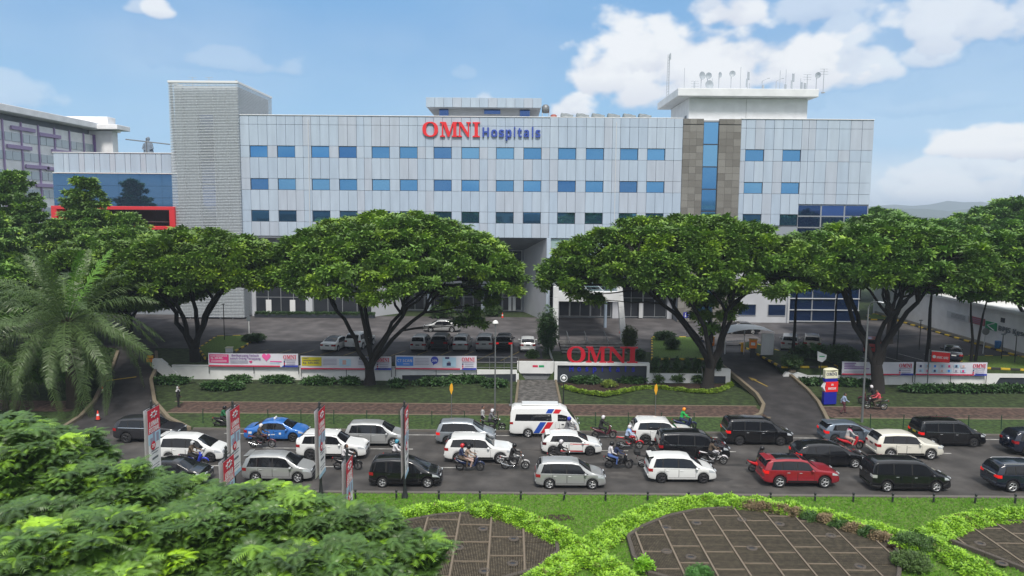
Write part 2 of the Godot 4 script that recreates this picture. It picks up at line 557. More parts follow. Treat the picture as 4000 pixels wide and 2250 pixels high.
func ground_and_roads() -> void:
	var pl := drive_left_a.duplicate()
	var plb := drive_left_b.duplicate()
	plb.reverse()
	pl.append_array(plb)
	var pr := drive_right_a.duplicate()
	var prb := drive_right_b.duplicate()
	prb.reverse()
	pr.append_array(prb)
	drive_polys = [PackedVector2Array(pl), PackedVector2Array(pr)]
	# one sheet of ground to the horizon, finer under the verge
	var zs := [2500.0, 400.0, 60.0, 0.0, -20.0, -43.2, -43.3, -56.1, -56.2]
	var zz := -57.0
	while zz > -71.4:
		zs.append(zz)
		zz -= 0.6
	zs.append_array([-71.4, -71.5])
	zz = -72.0
	while zz > -86.0:
		zs.append(zz)
		zz -= 0.8
	zs.append_array([-90.0, -120.0, -200.0, -400.0, -1000.0, -2600.0, -4500.0])
	var xs := [-4000.0, -1000.0, -300.0, -120.0, -80.0, -60.0, -52.0]
	var xx := -48.0
	while xx < 50.0:
		xs.append(xx)
		xx += 0.6 if (xx < -22.0 or xx > 15.0 and xx < 29.0) else 1.0
	xs.append_array([52.0, 60.0, 80.0, 120.0, 300.0, 1000.0, 4000.0])
	var near := Mb.new()
	var far := Mb.new()
	var rows_n := []
	var rows_f := []
	for z in zs:
		var row := []
		for x in xs: row.append(Vector3(x, height_at(x, z), z))
		if z >= -43.2: rows_n.append(row)
		if z <= -43.2: rows_f.append(row)
	for m2 in [[near, rows_n], [far, rows_f]]:
		var rr: Array = m2[1]
		rr.reverse()
		var mm: Mb = m2[0]
		mm.grid(rr)
	struct("median_lawn", near, M.lawn)
	struct("ground", far, M.verge)
	# the carriageway
	var rd := Mb.new()
	flat(rd, -260, 260, -43.55, -56.0, 0.0)
	struct("road", rd, M.asphalt)
	var ln := Mb.new()
	flat(ln, -200, 200, -43.62, -43.78, 0.005)
	struct("road_edge_line", ln, M.white_paint)
	var le := Mb.new()
	flat(le, -21.5, 15.5, -55.1, -55.22, 0.005)
	flat(le, 27.5, 200, -55.1, -55.22, 0.005)
	flat(le, 18.5, 24.0, -55.1, -55.22, 0.005)
	struct("road_edge_line", le, M.white_paint)
	for row in [[-48.0, 0.12], [-51.75, 0.12]]:
		var k := -8
		while k < 8:
			var dm := Mb.new()
			var x0: float = k * 7.6 - (5.6 if row[0] > -50.0 else 2.3)
			flat(dm, x0, x0 + 3.0, row[0], row[0] - row[1], 0.005)
			struct("lane_dash", dm, M.white_paint)
			k += 1
	# mended patches and oil stains
	tri_mat("patch_dark", 0.062, 0.058, 0.055, 0.85, M.asphalt.albedo_texture, 0.11)
	tri_mat("patch_pale", 0.108, 0.099, 0.092, 0.9, M.asphalt.albedo_texture, 0.13)
	for i in 34:
		var pm := Mb.new()
		var c := Vector3(rng.randf_range(-30, 32), 0.0025 + i * 0.00006, rng.randf_range(-55.0, -44.3))
		if i % 3 == 0:
			var w := rng.randf_range(1.2, 5.0)
			flat(pm, c.x - w, c.x + w, c.z + 0.4, c.z - rng.randf_range(0.1, 0.9), c.y)
		else:
			var rx := rng.randf_range(0.3, 2.6)
			var ph := rng.randf() * TAU
			for k in 14:
				var p0 := TAU * k / 14.0
				var p1 := TAU * (k + 1) / 14.0
				pm.tri(c, c + Vector3(cos(p1) * rx * (1.0 + 0.25 * sin(3.0 * p1 + ph)), 0, sin(p1) * 0.3 * (1.0 + 0.3 * cos(2.0 * p1 + ph))), c + Vector3(cos(p0) * rx * (1.0 + 0.25 * sin(3.0 * p0 + ph)), 0, sin(p0) * 0.3 * (1.0 + 0.3 * cos(2.0 * p0 + ph))))
		struct("road_patch", pm, M.patch_pale if i % 4 == 1 else M.patch_dark)
	var kn := Mb.new()
	kn.cbox(Vector3(0, 0.02, -43.38), Vector3(520, 0.3, 0.26), 0.03)
	struct("kerb", kn, M.rim_kerb)
	# kerb stones along the far side, broken at the two entrances
	var spans := [[-260.0, -34.2], [-24.2, 16.6], [24.6, 260.0]]
	for s in spans:
		var kf := Mb.new()
		kf.span(Vector3(s[0], -0.1, -56.2), Vector3(s[1], 0.13, -55.98))
		struct("kerb", kf, M.rim_kerb)
	var gs := Mb.new()
	for s in [[-200.0, -35.5], [-25.0, 17.4], [26.0, 200.0]]:
		flat(gs, s[0], s[1], -56.2, -60.2, 0.128)
	struct("grass_strip", gs, M.strip_grass)
	var fp := Mb.new()
	for s in [[-28.2, 21.0], [26.2, 200.0], [-200.0, -36.2]]:
		flat(fp, s[0], s[1], -60.3, -63.7, 0.14)
	struct("footpath", fp, M.paving)
	var fe := Mb.new()
	for s in [[-29.0, 21.2], [26.4, 150.0]]:
		fe.span(Vector3(s[0], 0.05, -60.3), Vector3(s[1], 0.17, -60.18))
		fe.span(Vector3(s[0], 0.05, -63.82), Vector3(s[1], 0.17, -63.7))
	struct("footpath_edging", fe, M.brown_kerb)
	# driveways with their kerbs
	struct("driveway", strip(drive_left_a, drive_left_b, 0.0), M.drive_asphalt)
	struct("driveway", strip(drive_right_a, drive_right_b, 0.0), M.drive_asphalt)
	for pts in [drive_left_a, drive_left_b, drive_right_a, drive_right_b]:
		var km := Mb.new()
		kerb_line(km, pts.slice(0, 6 if pts.size() < 9 else 7), 0.3, 0.26)
		struct("driveway_kerb", km, M.brown_kerb)
	# arrows painted on the driveways
	for a in [[Vector3(23.13, 0.85, -69.69), 1.05, "yellow_paint"], [Vector3(-36.53, 0.70, -68.90), 2.75, "kerb_yellow"]]:
		var am := Mb.new()
		var ps := v2([-0.09, -1.5, 0.09, -1.5, 0.09, 0.4, 0.32, 0.4, 0.0, 1.4, -0.32, 0.4, -0.09, 0.4])
		for tri_i in [[0, 1, 2], [0, 2, 6], [5, 3, 4]]:
			var q := []
			for j in tri_i:
				var p := (ps[j] as Vector2).rotated(a[1] - 0.7)
				q.append(Vector3(a[0].x + p.x, ramp(a[0].z - p.y) + 0.03, a[0].z - p.y))
			if (q[1] - q[0]).cross(q[2] - q[0]).y < 0: q.reverse()
			am.tri(q[0], q[1], q[2])
		struct("painted_arrow", am, M[a[2]])
	# the hospital yard
	var lot := Mb.new()
	flat(lot, -70, 53.7, -79.5, -104.5, 1.8)
	struct("yard_road", lot, M.lot_asphalt)
	var st := Mb.new()
	flat(st, -30.5, 3.2, -73.0, -84.5, 1.806)
	flat(st, 29.5, 53.5, -73.2, -92, 1.806)
	struct("parking_ground", st, M.shaded_stall_asphalt)
	for i in 13:
		var x := -26.2 + 2.42 * i
		if x > 2.6: break
		var pm := Mb.new()
		var a := Vector3(x - 1.55, 1.812, -74.2)
		var b := Vector3(x + 0.35, 1.812, -79.0)
		pm.quad(a, a + Vector3(0.11, 0, 0), b + Vector3(0.11, 0, 0), b)
		struct("parking_line", pm, M.yellow_paint)
	for i in 8:
		var x := 31.5 + 2.7 * i
		var pm := Mb.new()
		var a := Vector3(x, 1.812, -75.2)
		var b := Vector3(x - 1.0, 1.812, -79.6)
		pm.quad(a, a + Vector3(0.12, 0, 0), b + Vector3(0.12, 0, 0), b)
		struct("parking_line", pm, M.white_paint)
	for p in [Vector3(58.12, 1.80, -99.54), Vector3(56.85, 1.80, -95.56), Vector3(55.82, 1.80, -98.75)]:
		var pm := Mb.new()
		flat(pm, p.x - 1.2, p.x + 1.2, p.z + 0.06, p.z - 0.06, 1.812)
		struct("parking_line", pm, M.yellow_paint)
	# planted islands in the yard with yellow and black kerbs
	island([Vector3(-30.23, 1.80, -73.53), Vector3(-33.24, 1.80, -79.11), Vector3(-34.22, 1.80, -86.50), Vector3(-29.95, 1.80, -87.53), Vector3(-28.89, 1.80, -81.16), Vector3(-28.91, 1.80, -76.02)], "lawn")
	island([Vector3(14.23, 1.80, -75.31), Vector3(16.62, 1.80, -88.34), Vector3(22.33, 1.80, -88.61), Vector3(19.72, 1.80, -75.53)], "lawn")
	island([Vector3(26.12, 1.80, -71.94), Vector3(25.70, 1.80, -84.05), Vector3(27.31, 1.80, -85.64), Vector3(28.82, 1.80, -80.17), Vector3(32.45, 1.80, -78.55), Vector3(31.60, 1.80, -72.15)], "verge")
	island([Vector3(44.04, 1.80, -72.62), Vector3(47.19, 1.80, -78.30), Vector3(54.85, 1.80, -78.18), Vector3(51.51, 1.80, -71.10)], "lawn")
	island([Vector3(55.98, 1.80, -112.47), Vector3(51.41, 1.80, -108.45), Vector3(50.12, 1.80, -104.48), Vector3(55.43, 1.80, -104.02), Vector3(58.04, 1.80, -106.83)], "lawn")
	# far hills, faint in the haze
	var hn := FastNoiseLite.new()
	hn.seed = 9
	hn.frequency = 0.0016
	hn.fractal_octaves = 4
	for ring in [[2300.0, 34.0, 0.02], [3300.0, 60.0, 0.05]]:
		var rows := []
		for dz in [0.0, 200.0, 500.0]:
			var row := []
			for i in 81:
				var x := -3200.0 + i * 80.0
				var hh: float = ring[1] * (0.45 + 0.6 * absf(hn.get_noise_2d(x, ring[0])) * 2.0) if dz == 200.0 else -4.0
				row.append(Vector3(x, hh, -ring[0] - dz))
			rows.append(row)
		var hm := Mb.new()
		rows.reverse()
		hm.grid(rows)
		struct("hills", hm, M.verge)

func island(pts: Array, top: String) -> void:
	var poly := PackedVector2Array()
	for p in pts: poly.append(Vector2(p.x, -p.z))
	var m := Mb.new()
	var t := Transform3D(Basis(Vector3.RIGHT, -PI / 2), Vector3(0, 1.8, 0))
	m.ext(poly, t, 0.13)
	struct("planted_island", m, M[top])
	var yk := Mb.new()
	var bk := Mb.new()
	var n := 0
	for i in poly.size():
		var a := poly[i]
		var b := poly[(i + 1) % poly.size()]
		var len := a.distance_to(b)
		var c := maxi(1, int(len / 0.8))
		for k in c:
			var p := a.lerp(b, (k + 0.5) / c)
			var d := (b - a).normalized()
			var tt := Transform3D(Basis(Vector3(d.x, 0, -d.y), Vector3.UP, Vector3(d.y, 0, d.x)), Vector3(p.x, 1.87, -p.y))
			(yk if n % 2 == 0 else bk).cham(tt, Vector3(len / c - 0.01, 0.2, 0.2), 0.03)
			n += 1
	struct("island_kerb", yk, M.kerb_yellow)
	struct("island_kerb", bk, M.kerb_black)


# ---------------------------------------------------------------- leaves scattered as instances
func leaf(m: Mb, base: Vector3, dir: Vector3, up: Vector3, len: float, wid: float, droop: float) -> void:
	var side := dir.cross(up).normalized() * wid * 0.5
	var mid := base + dir * len * 0.5 - up * droop * len * 0.12
	var tip := base + dir * len - up * droop * len * 0.5
	m.tri(base, mid + side + up * wid * 0.12, mid)
	m.tri(base, mid, mid - side + up * wid * 0.12)
	m.tri(mid, mid + side + up * wid * 0.12, tip)
	m.tri(mid, tip, mid - side + up * wid * 0.12)

func rosette(n_: int, len: float, wid: float, droop: float, spread: float, r: RandomNumberGenerator) -> ArrayMesh:
	var m := Mb.new()
	for i in n_:
		var a := TAU * (i + r.randf() * 0.6) / n_ * 2.4
		var el := lerpf(0.9, -0.25, float(i) / n_) + r.randf_range(-0.2, 0.2)
		var d := Vector3(cos(a) * cos(el), sin(el), sin(a) * cos(el))
		var up := (Vector3.UP - d * d.y).normalized() if absf(d.y) < 0.98 else Vector3.RIGHT
		up = up.rotated(d, r.randf_range(-0.5, 0.5))
		leaf(m, d * spread * r.randf_range(0.1, 1.0), d, up, len * r.randf_range(0.75, 1.15), wid * r.randf_range(0.8, 1.2), droop)
	return m.mesh()

func scatter(called: String, mesh: Mesh, material: Material, xf: Array, cols: Array, parent: Node) -> MultiMeshInstance3D:
	var mm := MultiMesh.new()
	mm.transform_format = MultiMesh.TRANSFORM_3D
	mm.use_colors = true
	mm.mesh = mesh
	mm.instance_count = xf.size()
	for i in xf.size():
		mm.set_instance_transform(i, xf[i])
		mm.set_instance_color(i, cols[i])
	var o := MultiMeshInstance3D.new()
	o.name = numbered(called, parent)
	o.multimesh = mm
	o.material_override = material
	o.set_meta("kind", "stuff")
	parent.add_child(o, true)
	return o

func any_turn(r: RandomNumberGenerator, tilt: float, s: float) -> Basis:
	var b := Basis(Vector3.UP, r.randf() * TAU)
	b = Basis(Vector3(cos(r.randf() * TAU), 0, sin(r.randf() * TAU)).normalized(), r.randf_range(-tilt, tilt)) * b
	return b * Basis.from_scale(Vector3.ONE * s)

func lens_span(poly: PackedVector2Array, x: float) -> Vector2:   # nearest and farthest z of the outline at that x
	var lo := 1e9
	var hi := -1e9
	for i in poly.size():
		var a := poly[i]
		var b := poly[(i + 1) % poly.size()]
		if (a.x <= x) != (b.x <= x):
			var z := lerpf(a.y, b.y, (x - a.x) / (b.x - a.x))
			lo = minf(lo, z)
			hi = maxf(hi, z)
	return Vector2(lo, hi)

func grating(label: String, poly: PackedVector2Array, x0: float, step: float, cross: Array, rings: Array) -> void:
	var ce := Vector2.ZERO
	for p in poly: ce += p / poly.size()
	var o := thing("vent_grating", label, "grating", Vector3(ce.x, 0.1, ce.y))
	var off := -o.position
	var lo := 1e9
	var hi := -1e9
	for p in poly:
		lo = minf(lo, p.x)
		hi = maxf(hi, p.x)
	var pit_shade := Mb.new()
	for i in poly.size():
		var a := poly[i]
		var b := poly[(i + 1) % poly.size()]
		pit_shade.tri(Vector3(ce.x, 0.112, ce.y), Vector3(b.x, 0.112, b.y), Vector3(a.x, 0.112, a.y))
	for k in pit_shade.n.size():
		pit_shade.n[k] = Vector3.UP
	obj("pit_shade_sheet", pit_shade, M.pit_shade, o).position = off  # flat dark sheet under the slats; its colour stands for the unlit pit
	for i in poly.size():      # rim stones
		var a := poly[i]
		var b := poly[(i + 1) % poly.size()]
		var c := maxi(1, int(a.distance_to(b) / 0.9))
		for k in c:
			var p := a.lerp(b, (k + 0.5) / c)
			var d := (b - a).normalized()
			var rm := Mb.new()
			rm.cham(Transform3D(Basis(Vector3(d.x, 0, d.y), Vector3.UP, Vector3(-d.y, 0, d.x)), Vector3(p.x, 0.2, p.y) + off), Vector3(a.distance_to(b) / c - 0.01, 0.3, 0.2), 0.03)
			obj("rim_stone", rm, M.rim_dark_stone, o)
	var x := x0
	var col := 0
	while x < hi + step:
		var s := lens_span(poly, x)
		if s.y > s.x + 0.4:
			var bm := Mb.new()
			bm.cbox(Vector3(x, 0.25, (s.x + s.y) / 2) + off, Vector3(0.1, 0.12, s.y - s.x - 0.1), 0.015)
			obj("beam", bm, M.rust, o)
		# panels between this beam and the next
		var zc := []
		for c in cross: zc.append(c + (0.62 if col % 2 else 0.0))
		for k in zc.size() - 1:
			var za: float = zc[k]
			var zb: float = zc[k + 1]
			var pm := Mb.new()
			var q := x + 0.085
			while q < x + step - 0.06:
				var t := lens_span(poly, q)
				var z0 := maxf(t.x + 0.08, za + 0.03)
				var z1 := minf(t.y - 0.08, zb - 0.03)
				if z1 - z0 > 0.05:
					pm.box(Vector3(q, 0.22, (z0 + z1) / 2) + off, Vector3(0.034, 0.05, z1 - z0))
				q += 0.078
			if pm.v.size() > 0:
				obj("grating_panel", pm, M.grate, o).set_meta("kind", "stuff")
				var sa := lens_span(poly, x + 0.05)
				var sb := lens_span(poly, x + step - 0.05)
				if zb < minf(sa.y, sb.y) and zb > maxf(sa.x, sb.x):
					var cm := Mb.new()
					cm.cbox(Vector3(x + step / 2, 0.235, zb) + off, Vector3(step - 0.11, 0.075, 0.05), 0.01)
					obj("cross_bar", cm, M.rust, o)
		x += step
		col += 1
	for p in rings:
		var rg := Mb.new()
		rg.lathe(Transform3D(Basis.IDENTITY, Vector3(p.x, 0.25, p.z) + off), [Vector2(0.14, 0.0), Vector2(0.14, 0.05), Vector2(0.2, 0.07), Vector2(0.27, 0.04), Vector2(0.28, 0.0)].map(func(a): return a), 18)
		obj("ring", rg, M.rim_dark_stone, o)
		var shade_disc := Mb.new()
		shade_disc.lathe(Transform3D(Basis.IDENTITY, Vector3(p.x, 0.255, p.z) + off), [Vector2(0.15, 0.0), Vector2(0.001, 0.001)], 18)
		obj("hole_shade_disc", shade_disc, M.dark_wall, o)  # flat dark disc; the shade inside the ring is put into its colour

func hedge(label: String, pts: Array, width: float, high: float, seed_: int, lime := true) -> void:
	var r := RandomNumberGenerator.new()
	r.seed = seed_
	var mid: Vector3 = pts[pts.size() / 2]
	var o := thing("lime_hedge" if lime else "low_border", label, "hedge", Vector3(mid.x, 0.1, mid.z), 0.0, "lime hedges round the gratings" if lime else "")
	var cols := []
	var xf := []
	var bed := Mb.new()
	var rows := []
	for i in pts.size():
		var d: Vector3 = (pts[mini(i + 1, pts.size() - 1)] - pts[maxi(i - 1, 0)]).normalized()
		var s := Vector3(-d.z, 0, d.x)
		var row := []
		for k in 5:
			var q := (2 - k) / 2.0
			row.append(pts[i] + s * q * width * 0.46 + Vector3(0, (1.0 - q * q) * high * 0.55 + 0.01, 0) - o.position)
		rows.append(row)
	bed.grid(rows)
	obj("twig_core", bed, M.leaf_core, o)
	for i in pts.size() - 1:
		var a: Vector3 = pts[i]
		var b: Vector3 = pts[i + 1]
		var d := (b - a).normalized()
		var s := Vector3(-d.z, 0, d.x)
		var n_ := int(a.distance_to(b) * width * 120.0)
		for k in n_:
			var q := r.randf_range(-1, 1)
			var p := a.lerp(b, r.randf()) + s * q * width * 0.52
			var h := sqrt(maxf(0.0, 1.0 - q * q)) * high
			var bump := 0.75 + 0.35 * sin(p.x * 3.1 + p.z * 1.7) * sin(p.z * 2.9 - p.x * 1.3)
			p.y = pts[i].y + h * r.randf_range(0.55, 1.0) * bump + 0.04
			xf.append(Transform3D(any_turn(r, 0.7, r.randf_range(0.7, 1.25)), p - o.position))
			var t := r.randf()
			cols.append(Color(0.55 + 0.6 * t, 0.62 + 0.5 * t, 0.6 + 0.5 * r.randf()) if r.randf() > 0.03 else Color(0.45, 0.3, 0.5))
	scatter("foliage", lime_tuft, M.leaf_lime if lime else M.leaf_border, xf, cols, o)

func shrub(called: String, label: String, cat: String, at: Vector3, rad: Vector3, n_: int, mesh: Mesh, tint: Color, vary: float, seed_: int, group := "", material := "leaf_plain") -> Node3D:
	var r := RandomNumberGenerator.new()
	r.seed = seed_
	var o := thing(called, label, cat, at, 0.0, group)
	var st := Mb.new()
	for i in 5:
		var a := TAU * i / 5.0 + r.randf()
		st.tube([Vector3(0, -0.05, 0), Vector3(cos(a) * rad.x * 0.25, rad.y * 0.7, sin(a) * rad.z * 0.25), Vector3(cos(a) * rad.x * 0.55, rad.y * 1.3, sin(a) * rad.z * 0.55)], [0.03, 0.02, 0.008], 5)
	obj("stem", st, M.bark, o)
	var xf := []
	var cols := []
	for i in n_:
		var d := Vector3(r.randfn(), r.randfn(), r.randfn()).normalized()
		var q := pow(r.randf(), 0.4)
		var bump := 1.0 + 0.22 * sin(d.x * 5.0 + seed_) * sin(d.y * 4.0 + d.z * 5.0)
		var p := Vector3(d.x * rad.x, d.y * rad.y + rad.y, d.z * rad.z) * 1.0
		p = Vector3(0, rad.y, 0) + (p - Vector3(0, rad.y, 0)) * q * bump
		if p.y < 0.03: p.y = 0.03 + r.randf() * 0.1
		xf.append(Transform3D(any_turn(r, 0.9, r.randf_range(0.7, 1.25)), p))
		var t := 1.0 + r.randf_range(-vary, vary)
		cols.append(Color(tint.r * t, tint.g * t, tint.b * t))
	scatter("foliage", mesh, M[material], xf, cols, o)
	return o

var lime_tuft: Mesh
var small_tuft: Mesh
var broad_tuft: Mesh
var grass_tuft: Mesh

func garden() -> void:
	var r := RandomNumberGenerator.new()
	r.seed = 77
	var lc := mat("leaf_core", 0.05, 0.09, 0.012, 0.9)
	lc.roughness = 0.95
	var lb := mat("leaf_border", 0.22, 0.34, 0.03, 0.5)
	lb.vertex_color_use_as_albedo = true
	lb.backlight_enabled = true
	lb.backlight = Color(0.4, 0.45, 0.2)
	var dry := mat("leaf_dry", 0.2, 0.15, 0.08, 0.8)
	dry.vertex_color_use_as_albedo = true
	tri_mat("rim_dark_stone", 0.13, 0.11, 0.09, 0.9, noise_tex(14, 0.05, 4, 0.6, 1.0), 0.5)
	mat("pit_shade", 0.05, 0.04, 0.028, 0.95)
	lime_tuft = rosette(11, 0.17, 0.085, 0.5, 0.05, r)
	small_tuft = rosette(12, 0.12, 0.06, 0.4, 0.06, r)
	broad_tuft = rosette(8, 0.34, 0.16, 0.7, 0.06, r)
	var y := 0.0
	var g1 := v2([-7.6, -36.3, -5.61, -38.92, -3.99, -39.73, -2.27, -40.09, -0.5, -39.6, 0.99, -38.69, 2.38, -37.07, 2.34, -35.4, 1.2, -33.6, -0.5, -32.6, -2.3, -32.2, -4.5, -32.7, -6.5, -34.2])
	grating("left lens shaped bed of rusty slatted gratings beside the leafy tree", g1, -7.9, 1.72, [-41.5, -39.2, -37.1, -35.0, -32.9, -30.9], [Vector3(-3.93, 0.20, -37.92), Vector3(-1.42, 0.20, -38.01), Vector3(-2.55, 0.20, -35.81), Vector3(0.18, 0.20, -36.85), Vector3(0.14, 0.20, -34.18), Vector3(-1.18, 0.20, -33.38)])
	var g2 := v2([6.07, -37.27, 6.87, -38.35, 8.65, -39.87, 10.38, -40.72, 12.73, -41.16, 14.86, -40.81, 16.72, -39.87, 18.29, -38.51, 19.19, -37.33, 19.24, -36.41, 19.09, -35.33, 17.8, -33.0, 15.5, -31.6, 12.5, -31.0, 9.0, -31.8, 6.4, -33.4, 6.0, -35.0])
	grating("large middle bed of slatted gratings ringed by hedge in front of the red car", g2, 5.0, 1.52, [-42.2, -40.0, -38.1, -36.2, -34.4, -32.6, -30.6], [Vector3(7.71, 0.20, -35.56), Vector3(8.75, 0.20, -34.98), Vector3(12.57, 0.20, -39.45), Vector3(10.00, 0.20, -38.98), Vector3(14.42, 0.20, -38.92), Vector3(12.02, 0.20, -35.98), Vector3(16.60, 0.20, -37.53), Vector3(16.56, 0.20, -34.14), Vector3(8.23, 0.20, -38.34)])
	var g3 := v2([22.5, -37.1, 23.48, -38.36, 25.09, -39.3, 28.0, -39.6, 32.0, -39.2, 34.0, -36.5, 32.0, -33.0, 28.0, -31.8, 24.3, -34.0, 23.4, -35.6])
	grating("bed of slatted gratings cut by the right edge of the picture", g3, 21.4, 1.6, [-41.0, -38.6, -36.8, -34.9, -32.9, -30.9], [Vector3(23.83, 0.20, -36.73), Vector3(23.55, 0.20, -34.58)])
	hedge("bright lime hedge arching behind the left bed of gratings", [Vector3(-7.33, 0.10, -37.88), Vector3(-6.85, 0.10, -38.69), Vector3(-5.73, 0.10, -39.75), Vector3(-4.18, 0.10, -40.54), Vector3(-2.63, 0.10, -40.68)], 1.35, 0.5, 1)
	hedge("bright lime hedge sweeping down from the left gratings to the crossing", [Vector3(-2.12, 0.10, -40.64), Vector3(-0.07, 0.10, -39.81), Vector3(1.20, 0.10, -38.69), Vector3(2.39, 0.10, -37.25), Vector3(3.13, 0.10, -36.31), Vector3(3.73, 0.10, -35.27), Vector3(4.61, 0.10, -33.75), Vector3(5.43, 0.10, -31.85)], 1.4, 0.5, 2)
	hedge("long lime hedge rising from the crossing over the middle gratings to the right one", [Vector3(0.85, 0.10, -31.78), Vector3(2.18, 0.10, -33.63), Vector3(3.65, 0.10, -35.40), Vector3(5.07, 0.10, -37.44), Vector3(6.84, 0.10, -39.47), Vector3(8.89, 0.10, -41.02), Vector3(11.10, 0.10, -41.81), Vector3(12.92, 0.10, -41.79), Vector3(14.98, 0.10, -41.15), Vector3(16.82, 0.10, -40.14), Vector3(18.40, 0.10, -38.76), Vector3(19.90, 0.10, -37.53), Vector3(20.96, 0.10, -36.45), Vector3(21.57, 0.10, -35.08), Vector3(22.07, 0.10, -32.83)], 1.45, 0.52, 3)
	hedge("lime hedge arching along the right edge of the picture", [Vector3(19.47, 0.10, -35.89), Vector3(21.62, 0.10, -37.28), Vector3(23.83, 0.10, -38.97), Vector3(26.14, 0.10, -39.95), Vector3(28.52, 0.10, -40.37), Vector3(30.50, 0.10, -39.92)], 1.5, 0.55, 4)
	# dry and green shrubs on the inner side of the long hedge
	var bits := [[1885, 1283, 1, "dry"], [1925, 1288, 1, "dry"], [1965, 1293, 1, "dry"], [2003, 1301, 1, "dry"], [2040, 1311, 0, "green"], [2078, 1318, 1, "dry"], [2112, 1330, 0, "green"], [2150, 1341, 1, "dry"], [2186, 1352, 0, "green"], [2215, 1362, 1, "dry"]]
	var said := {"dry": "brown dried shrub in the row inside the long lime hedge", "green": "green shrub between dried ones inside the long lime hedge"}
	for i in bits.size():
		var b = bits[i]
		var p: Vector3 = grating_points[i]
		var lbl: String = said[b[3]] + ", %s from the left" % ["first", "second", "third", "fourth", "fifth", "sixth", "seventh", "eighth", "ninth", "tenth"][i]
		shrub("dry_shrub" if b[2] else "green_shrub", lbl, "shrub", p, Vector3(0.62, 0.26, 0.42), 170, small_tuft, Color(1, 1, 1) if b[2] else Color(0.75, 1.0, 0.6), 0.35, 40 + i, "dried shrubs along the gratings" if b[2] else "green shrubs along the gratings", "leaf_dry" if b[2] else "leaf_plain")
	shrub("dark_shrub", "rounded dark green shrub where the two right hedges meet", "shrub", Vector3(20.23, 0.10, -36.21), Vector3(0.95, 0.42, 0.8), 480, small_tuft, Color(0.9, 1.1, 0.6), 0.3, 60)
	shrub("dark_shrub", "second dark shrub, nearer than the one where the right hedges meet", "shrub", Vector3(19.04, 0.10, -34.31), Vector3(0.85, 0.36, 0.85), 400, small_tuft, Color(0.95, 1.0, 0.55), 0.35, 61)
	shrub("dark_red_shrub", "dark red leaved plant in the corner of the middle gratings", "shrub", Vector3(19.31, 0.10, -36.15), Vector3(0.42, 0.12, 0.5), 110, small_tuft, Color(0.5, 0.1, 0.12), 0.3, 62)
	shrub("lime_shrub", "small lime shrub at the bottom edge before the middle gratings", "shrub", Vector3(6.24, 0.10, -33.70), Vector3(0.42, 0.34, 0.35), 150, lime_tuft, Color(0.7, 0.85, 0.6), 0.3, 63, "", "leaf_lime")
	shrub("green_bush", "round green bush at the bottom edge before the middle gratings", "shrub", Vector3(8.64, 0.10, -32.91), Vector3(0.62, 0.34, 0.5), 260, small_tuft, Color(0.9, 1.5, 0.8), 0.3, 64)
	# blades on the near lawn
	var gm := Mb.new()
	for i in 9:
		var a := r.randf() * TAU
		var p := Vector3(cos(a), 0, sin(a)) * r.randf() * 0.07
		var lean := Vector3(r.randf_range(-0.05, 0.05), r.randf_range(0.05, 0.1), r.randf_range(-0.05, 0.05))
		var w := Vector3(cos(a + 1.5), 0, sin(a + 1.5)) * 0.009
		gm.tri(p - w, p + w, p + lean)
	grass_tuft = gm.mesh()
	var gx := []
	var gc := []
	while gx.size() < 42000:
		var x := r.randf_range(-30, 40)
		var z := r.randf_range(-43.2, -31.0)
		var v := Vector2(x, z)
		if Geometry2D.is_point_in_polygon(v, g1) or Geometry2D.is_point_in_polygon(v, g2) or Geometry2D.is_point_in_polygon(v, g3): continue
		gx.append(Transform3D(any_turn(r, 0.2, r.randf_range(0.7, 1.5)), Vector3(x, 0.1, z)))
		var t := r.randf_range(0.75, 1.3)
		gc.append(Color(0.95 * t, 1.15 * t, 0.5 * t))
	var grass := scatter("grass", grass_tuft, M.leaf_grass, gx, gc, self)
	tag(grass, "short green mown grass of the median lawn", "grass")
	# bare patch in the lawn
	var bp := Mb.new()
	var c: Vector3 = Vector3(2.65, 0.10, -39.91)
	for i in 12:
		var a0 := TAU * i / 12
		var a1 := TAU * (i + 1) / 12
		var f := func(a: float) -> Vector3: return c + Vector3(cos(a) * (0.85 + 0.15 * sin(3.0 * a)), 0.02, sin(a) * (0.5 + 0.1 * cos(2.0 * a)))
		bp.tri(c + Vector3(0, 0.02, 0), f.call(a1), f.call(a0))
	struct("bare_soil_patch", bp, M.soil)

var grating_points := [Vector3(13.53, 0.10, -41.17), Vector3(14.34, 0.10, -40.91), Vector3(15.14, 0.10, -40.65), Vector3(15.83, 0.10, -40.23), Vector3(16.43, 0.10, -39.70), Vector3(17.12, 0.10, -39.35), Vector3(17.59, 0.10, -38.75), Vector3(18.15, 0.10, -38.22), Vector3(18.66, 0.10, -37.69), Vector3(19.04, 0.10, -37.23)]


# ---------------------------------------------------------------- the hospital
var hosp: Node3D
var n_panels := 0
var spare_panels := {}

func hp(called: String, m: Mb, material: Material, parent: Node = hosp) -> MeshInstance3D:
	var o := obj(called, m, material, parent)
	if parent == hosp: o.position = -hosp.position
	return o

func panel(x0: float, x1: float, y0: float, y1: float, z: float, deep := 0.2, big := true) -> void:
	var k := (int(x0 * 13.7 + 1000.0) * 7 + int(y0 * 3.1 + 50) * 5) % 4
	var size := Vector3(x1 - x0 - 0.03, y1 - y0 - 0.03, deep)
	var ce := Vector3((x0 + x1) / 2, (y0 + y1) / 2, z - deep / 2 + ((int(x0 * 31.0 + y0 * 17.0 + 5000) % 7) - 3) * 0.003)
	if n_panels < 290 and big:
		var m := Mb.new()
		m.cbox(ce, size, 0.02)
		hp("cladding_panel", m, M["panel_%d" % k])
		n_panels += 1
	else:
		if not spare_panels.has(k): spare_panels[k] = Mb.new()
		spare_panels[k].cbox(ce, size, 0.02)

